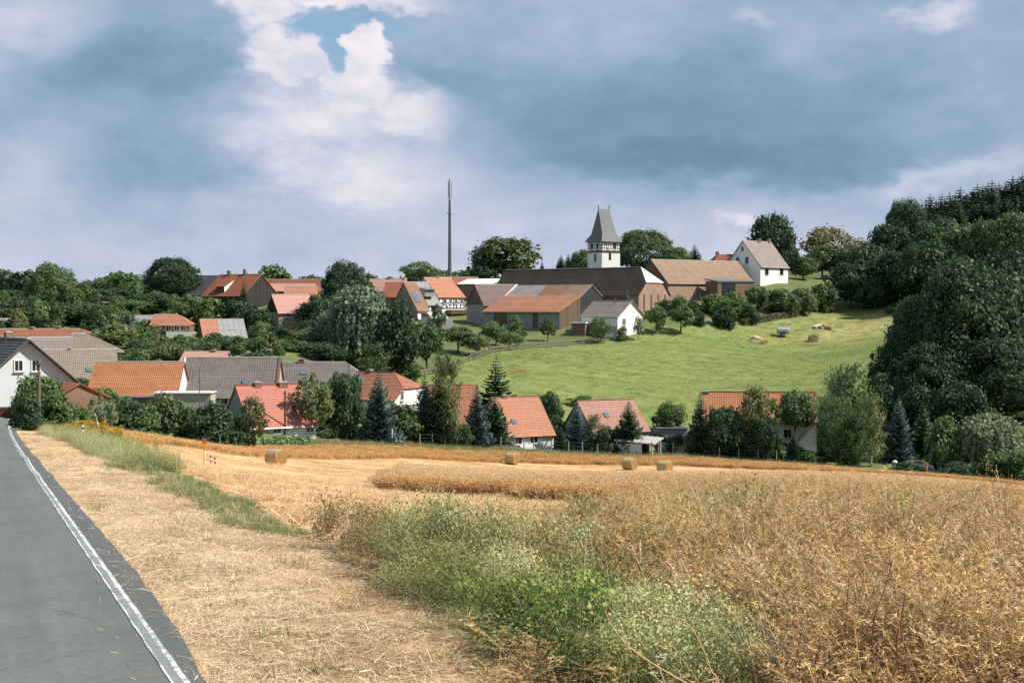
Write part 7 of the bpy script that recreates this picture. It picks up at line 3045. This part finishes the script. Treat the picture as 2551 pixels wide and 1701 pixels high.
# ---------------------------------------------------------------- at the right-hand gardens
g_ = gp(2285, 178)
o = empty('parked_car', tuple(g_), math.radians(8))
tag(o, 'parked car with pale pinkish roof behind the low hedge', 'car')
M_CAR = m_plain('car_paint', (0.62, 0.48, 0.47), .3, .04, 2.0, .1, .6)
prof = [(-1.95, .35), (-2.0, .75), (-1.7, .92), (-1.25, 1.0), (-.85, 1.40), (.35, 1.44), (1.0, .98), (1.85, .85), (2.0, .6), (1.95, .35)]
mb = MB()
for y0_, y1_ in ((-.8, .8),):
    L0 = [(x, y0_ + (.12 if z > 1.1 else 0), z) for x, z in prof]
    L1 = [(x, y1_ - (.12 if z > 1.1 else 0), z) for x, z in prof]
    mb.face(L0)
    mb.face(L1[::-1])
    for i in range(len(prof)):
        q = (i + 1) % len(prof)
        mb.face([L0[q], L0[i], L1[i], L1[q]])
mb.build('body', M_CAR, o)
for y in (-1, 1):
    mb = MB()
    pts = [(-1.12, y * .80, 1.02), (-.78, y * .715, 1.34), (.28, y * .715, 1.37), (.85, y * .80, 1.0)]
    mb.face(pts if y < 0 else pts[::-1])
    mb.build('side_window', M_GLASS, o)
    for x in (-1.25, 1.25):
        mb = MB()
        mb.tube([(x, y * .82, .3), (x, y * .62, .3)], .31, 14)
        mb.build('wheel', M_BLACK, o)
mb = MB()
mb.face([(.42, -.62, 1.42), (.98, -.70, 1.02), (.98, .70, 1.02), (.42, .62, 1.42)])
mb.build('windscreen', M_GLASS, o)
g_ = gp(2232, 166)
o = empty('garden_lamp', tuple(g_))
tag(o, 'small white globe garden lamp left of the parked car', 'lamp')
mb = MB()
mb.tube([(0, 0, -.2), (0, 0, 1.5)], .04, 8)
mb.build('post', M_WHITE, o)
mb = MB()
mb.tube([(0, 0, 1.45), (0, 0, 1.52), (0, 0, 1.66), (0, 0, 1.78)], [.12, .28, .28, .08], 12)
mb.build('lamp_shade', M_WHITE, o)
g_ = gp(1315, 183.5)
o = empty('garden_bench', tuple(g_), .3)
tag(o, 'white garden bench in front of the pale orange house', 'bench')
mb = MB()
mb.box((0, 0, .45), (1.9, .45, .06))
mb.build('seat', M_WHITE, o)
mb = MB()
mb.box((0, .22, .78), (1.9, .05, .4))
mb.build('backrest', M_WHITE, o)
for x in (-.85, .85):
    for y in (-.18, .18):
        mb = MB()
        mb.box((x, y, .2), (.08, .08, .45))
        mb.build('leg', M_WHITE, o)
g_ = gp(28, 122)
o = empty('tile_stack', tuple(g_), .2)
tag(o, 'stack of reddish roof tiles beside the lean-to at the left edge', 'tile stack')
rs = random.Random(6)
for k in range(4):
    for i in range(5):
        mb = MB()
        mb.box((i * .42 - .8 + rs.uniform(-.04, .04), rs.uniform(-.05, .05), .14 + k * .26), (.39, .5, .24))
        mb.build('tile_bundle', T_REDDARK, o)

# ---------------------------------------------------------------- tall dry stalks in front
def stalk(pts, Y, r0, mat, label, name='dry_stalk', twigs=3, seed=0):
    rs = random.Random(seed)
    P = [at(px, py, Y + dy) for px, py, dy in pts]
    g_ = Vector((P[0].x, P[0].y, H(P[0].x, P[0].y)))
    base = g_.copy()
    P = [base] + [p for p in P if p.z > base.z + .03]
    P = [p - g_ for p in P]
    # smooth the line
    Q = []
    for i in range(len(P) - 1):
        p0, p1, p2, p3 = P[max(i - 1, 0)], P[i], P[i + 1], P[min(i + 2, len(P) - 1)]
        for k in range(4):
            t_ = k / 4
            Q.append(.5 * ((2 * p1) + (p2 - p0) * t_ + (2 * p0 - 5 * p1 + 4 * p2 - p3) * t_ ** 2 + (3 * p1 - p0 - 3 * p2 + p3) * t_ ** 3))
    Q.append(P[-1])
    o = empty(name, tuple(g_))
    tag(o, label, 'dry stalk')
    mb = MB()
    mb.tube(Q, [r0 * (1 - .65 * i / len(Q)) for i in range(len(Q))], 7)
    mb.build('stem', mat, o)
    for k in range(twigs):
        i = rs.randint(len(Q) // 3, len(Q) - 2)
        p = Q[i]
        d = Vector((rs.uniform(-1, 1), rs.uniform(-.6, .6), rs.uniform(.3, 1))).normalized() * rs.uniform(.08, .22)
        mb = MB()
        mb.tube([p, p + d * .6, p + d + Vector((0, 0, .03))], [r0 * .4, r0 * .3, r0 * .12], 5)
        mb.build('twig', mat, o)
    return o


M_STALKRED = m_plain('stalk_red_brown', (0.20, 0.07, 0.035), .7, .25, 12)
M_STALKPALE = m_plain('stalk_straw', (0.55, 0.34, 0.17), .7, .2, 12)
stalk([(2178, 1720, 0), (2172, 1607, 0), (2181, 1529, 0), (2202, 1473, 0.02), (2223, 1396, .05)], 7.6, .0065, M_STALKRED, 'dark red brown stalk, leftmost of the tall ones at bottom right', seed=1)
stalk([(2242, 1720, 0), (2234, 1603, 0), (2246, 1536, 0), (2255, 1487, 0)], 7.4, .0055, M_STALKRED, 'reddish stalk just right of the dark red brown stalk', seed=2)
stalk([(2494, 1720, 0), (2473, 1635, 0), (2467, 1554, 0), (2483, 1501, 0), (2525, 1427, 0.04)], 7.2, .006, M_STALKPALE, 'pale orange curved stalk near the right frame edge', seed=3)
stalk([(2437, 1720, 0), (2415, 1631, 0), (2406, 1501, 0)], 7.5, .005, M_STALKPALE, 'straight pale stalk left of the curved one at right', seed=4)
stalk([(1790, 1710, 0), (1771, 1669, 0), (1758, 1631, 0), (1731, 1577, 0), (1697, 1541, 0), (1639, 1531, 0), (1577, 1522, 0)], 7.3, .0048, M_STALKPALE, 'pale arching stalk bent over the green weeds', seed=5, twigs=2)
stalk([(1740, 1725, 0), (1710, 1701, 0), (1642, 1662, 0), (1577, 1618, 0), (1530, 1567, 0), (1509, 1519, 0), (1526, 1492, 0)], 7.0, .0052, M_STALKPALE, 'long pale stalk leaning left across the green weeds', seed=6, twigs=3)
# dry dock at the corner of the verge
g_ = gp(815, 18.6)
o = empty('dry_dock', tuple(g_))
tag(o, 'rust brown dry dock plant standing at the rim of the stubble', 'dry plant')
r = np.random.default_rng(5)
for k, (lx, hh_) in enumerate(((-.10, .62), (.02, .50), (.09, .36))):
    mb = MB()
    pts = [(0, 0, 0), (lx * .3, 0, hh_ * .4), (lx * .6 + .02, .02, hh_ * .7), (lx, .02, hh_)]
    mb.tube(pts, [.007, .006, .005, .002], 6)
    st = mb.build('stem', M_STALKRED, o)
    t = Tuft(400 + k)
    for i in range(90):
        f = t.r.uniform(.35, 1)
        p = np.array([np.interp(f, [0, .4, .7, 1], [q[j] for q in pts]) for j in range(3)])
        t.leaf(p + t.r.normal(0, .013, 3), [t.r.normal(), t.r.normal(), .5], .016, t.r.uniform(.2, .9))
    c = bpy.data.objects.new('seed_head', t.mesh('seed_head', [S_DOCK]))
    COL.objects.link(c)
    c.parent = o

# ---------------------------------------------------------------- far woods on the horizon
r = np.random.default_rng(12)
n = 1500
th = np.radians(r.uniform(-50, 40, n))
rd_ = r.uniform(600, 1500, n)
x, y = rd_ * np.sin(th), rd_ * np.cos(th)
V_, F_, T_ = crown_round(500, 40, 40, .5, 0, .09, (.12, .22))
sz = r.uniform(9, 15, n)
scatter('far_wood', np.stack([x, y, H(x, y) - 1], 1), np.stack([0 * x, 0 * x, r.uniform(0, 6.28, n)], 1), np.stack([sz, sz, sz * r.uniform(.6, 1, n)], 1), r.integers(0, 2, n),
        [np_mesh('far_wood_tuft', V_, F_, L_DEEP, T_), np_mesh('far_wood_tuft', V_, F_, L_MID, T_)])
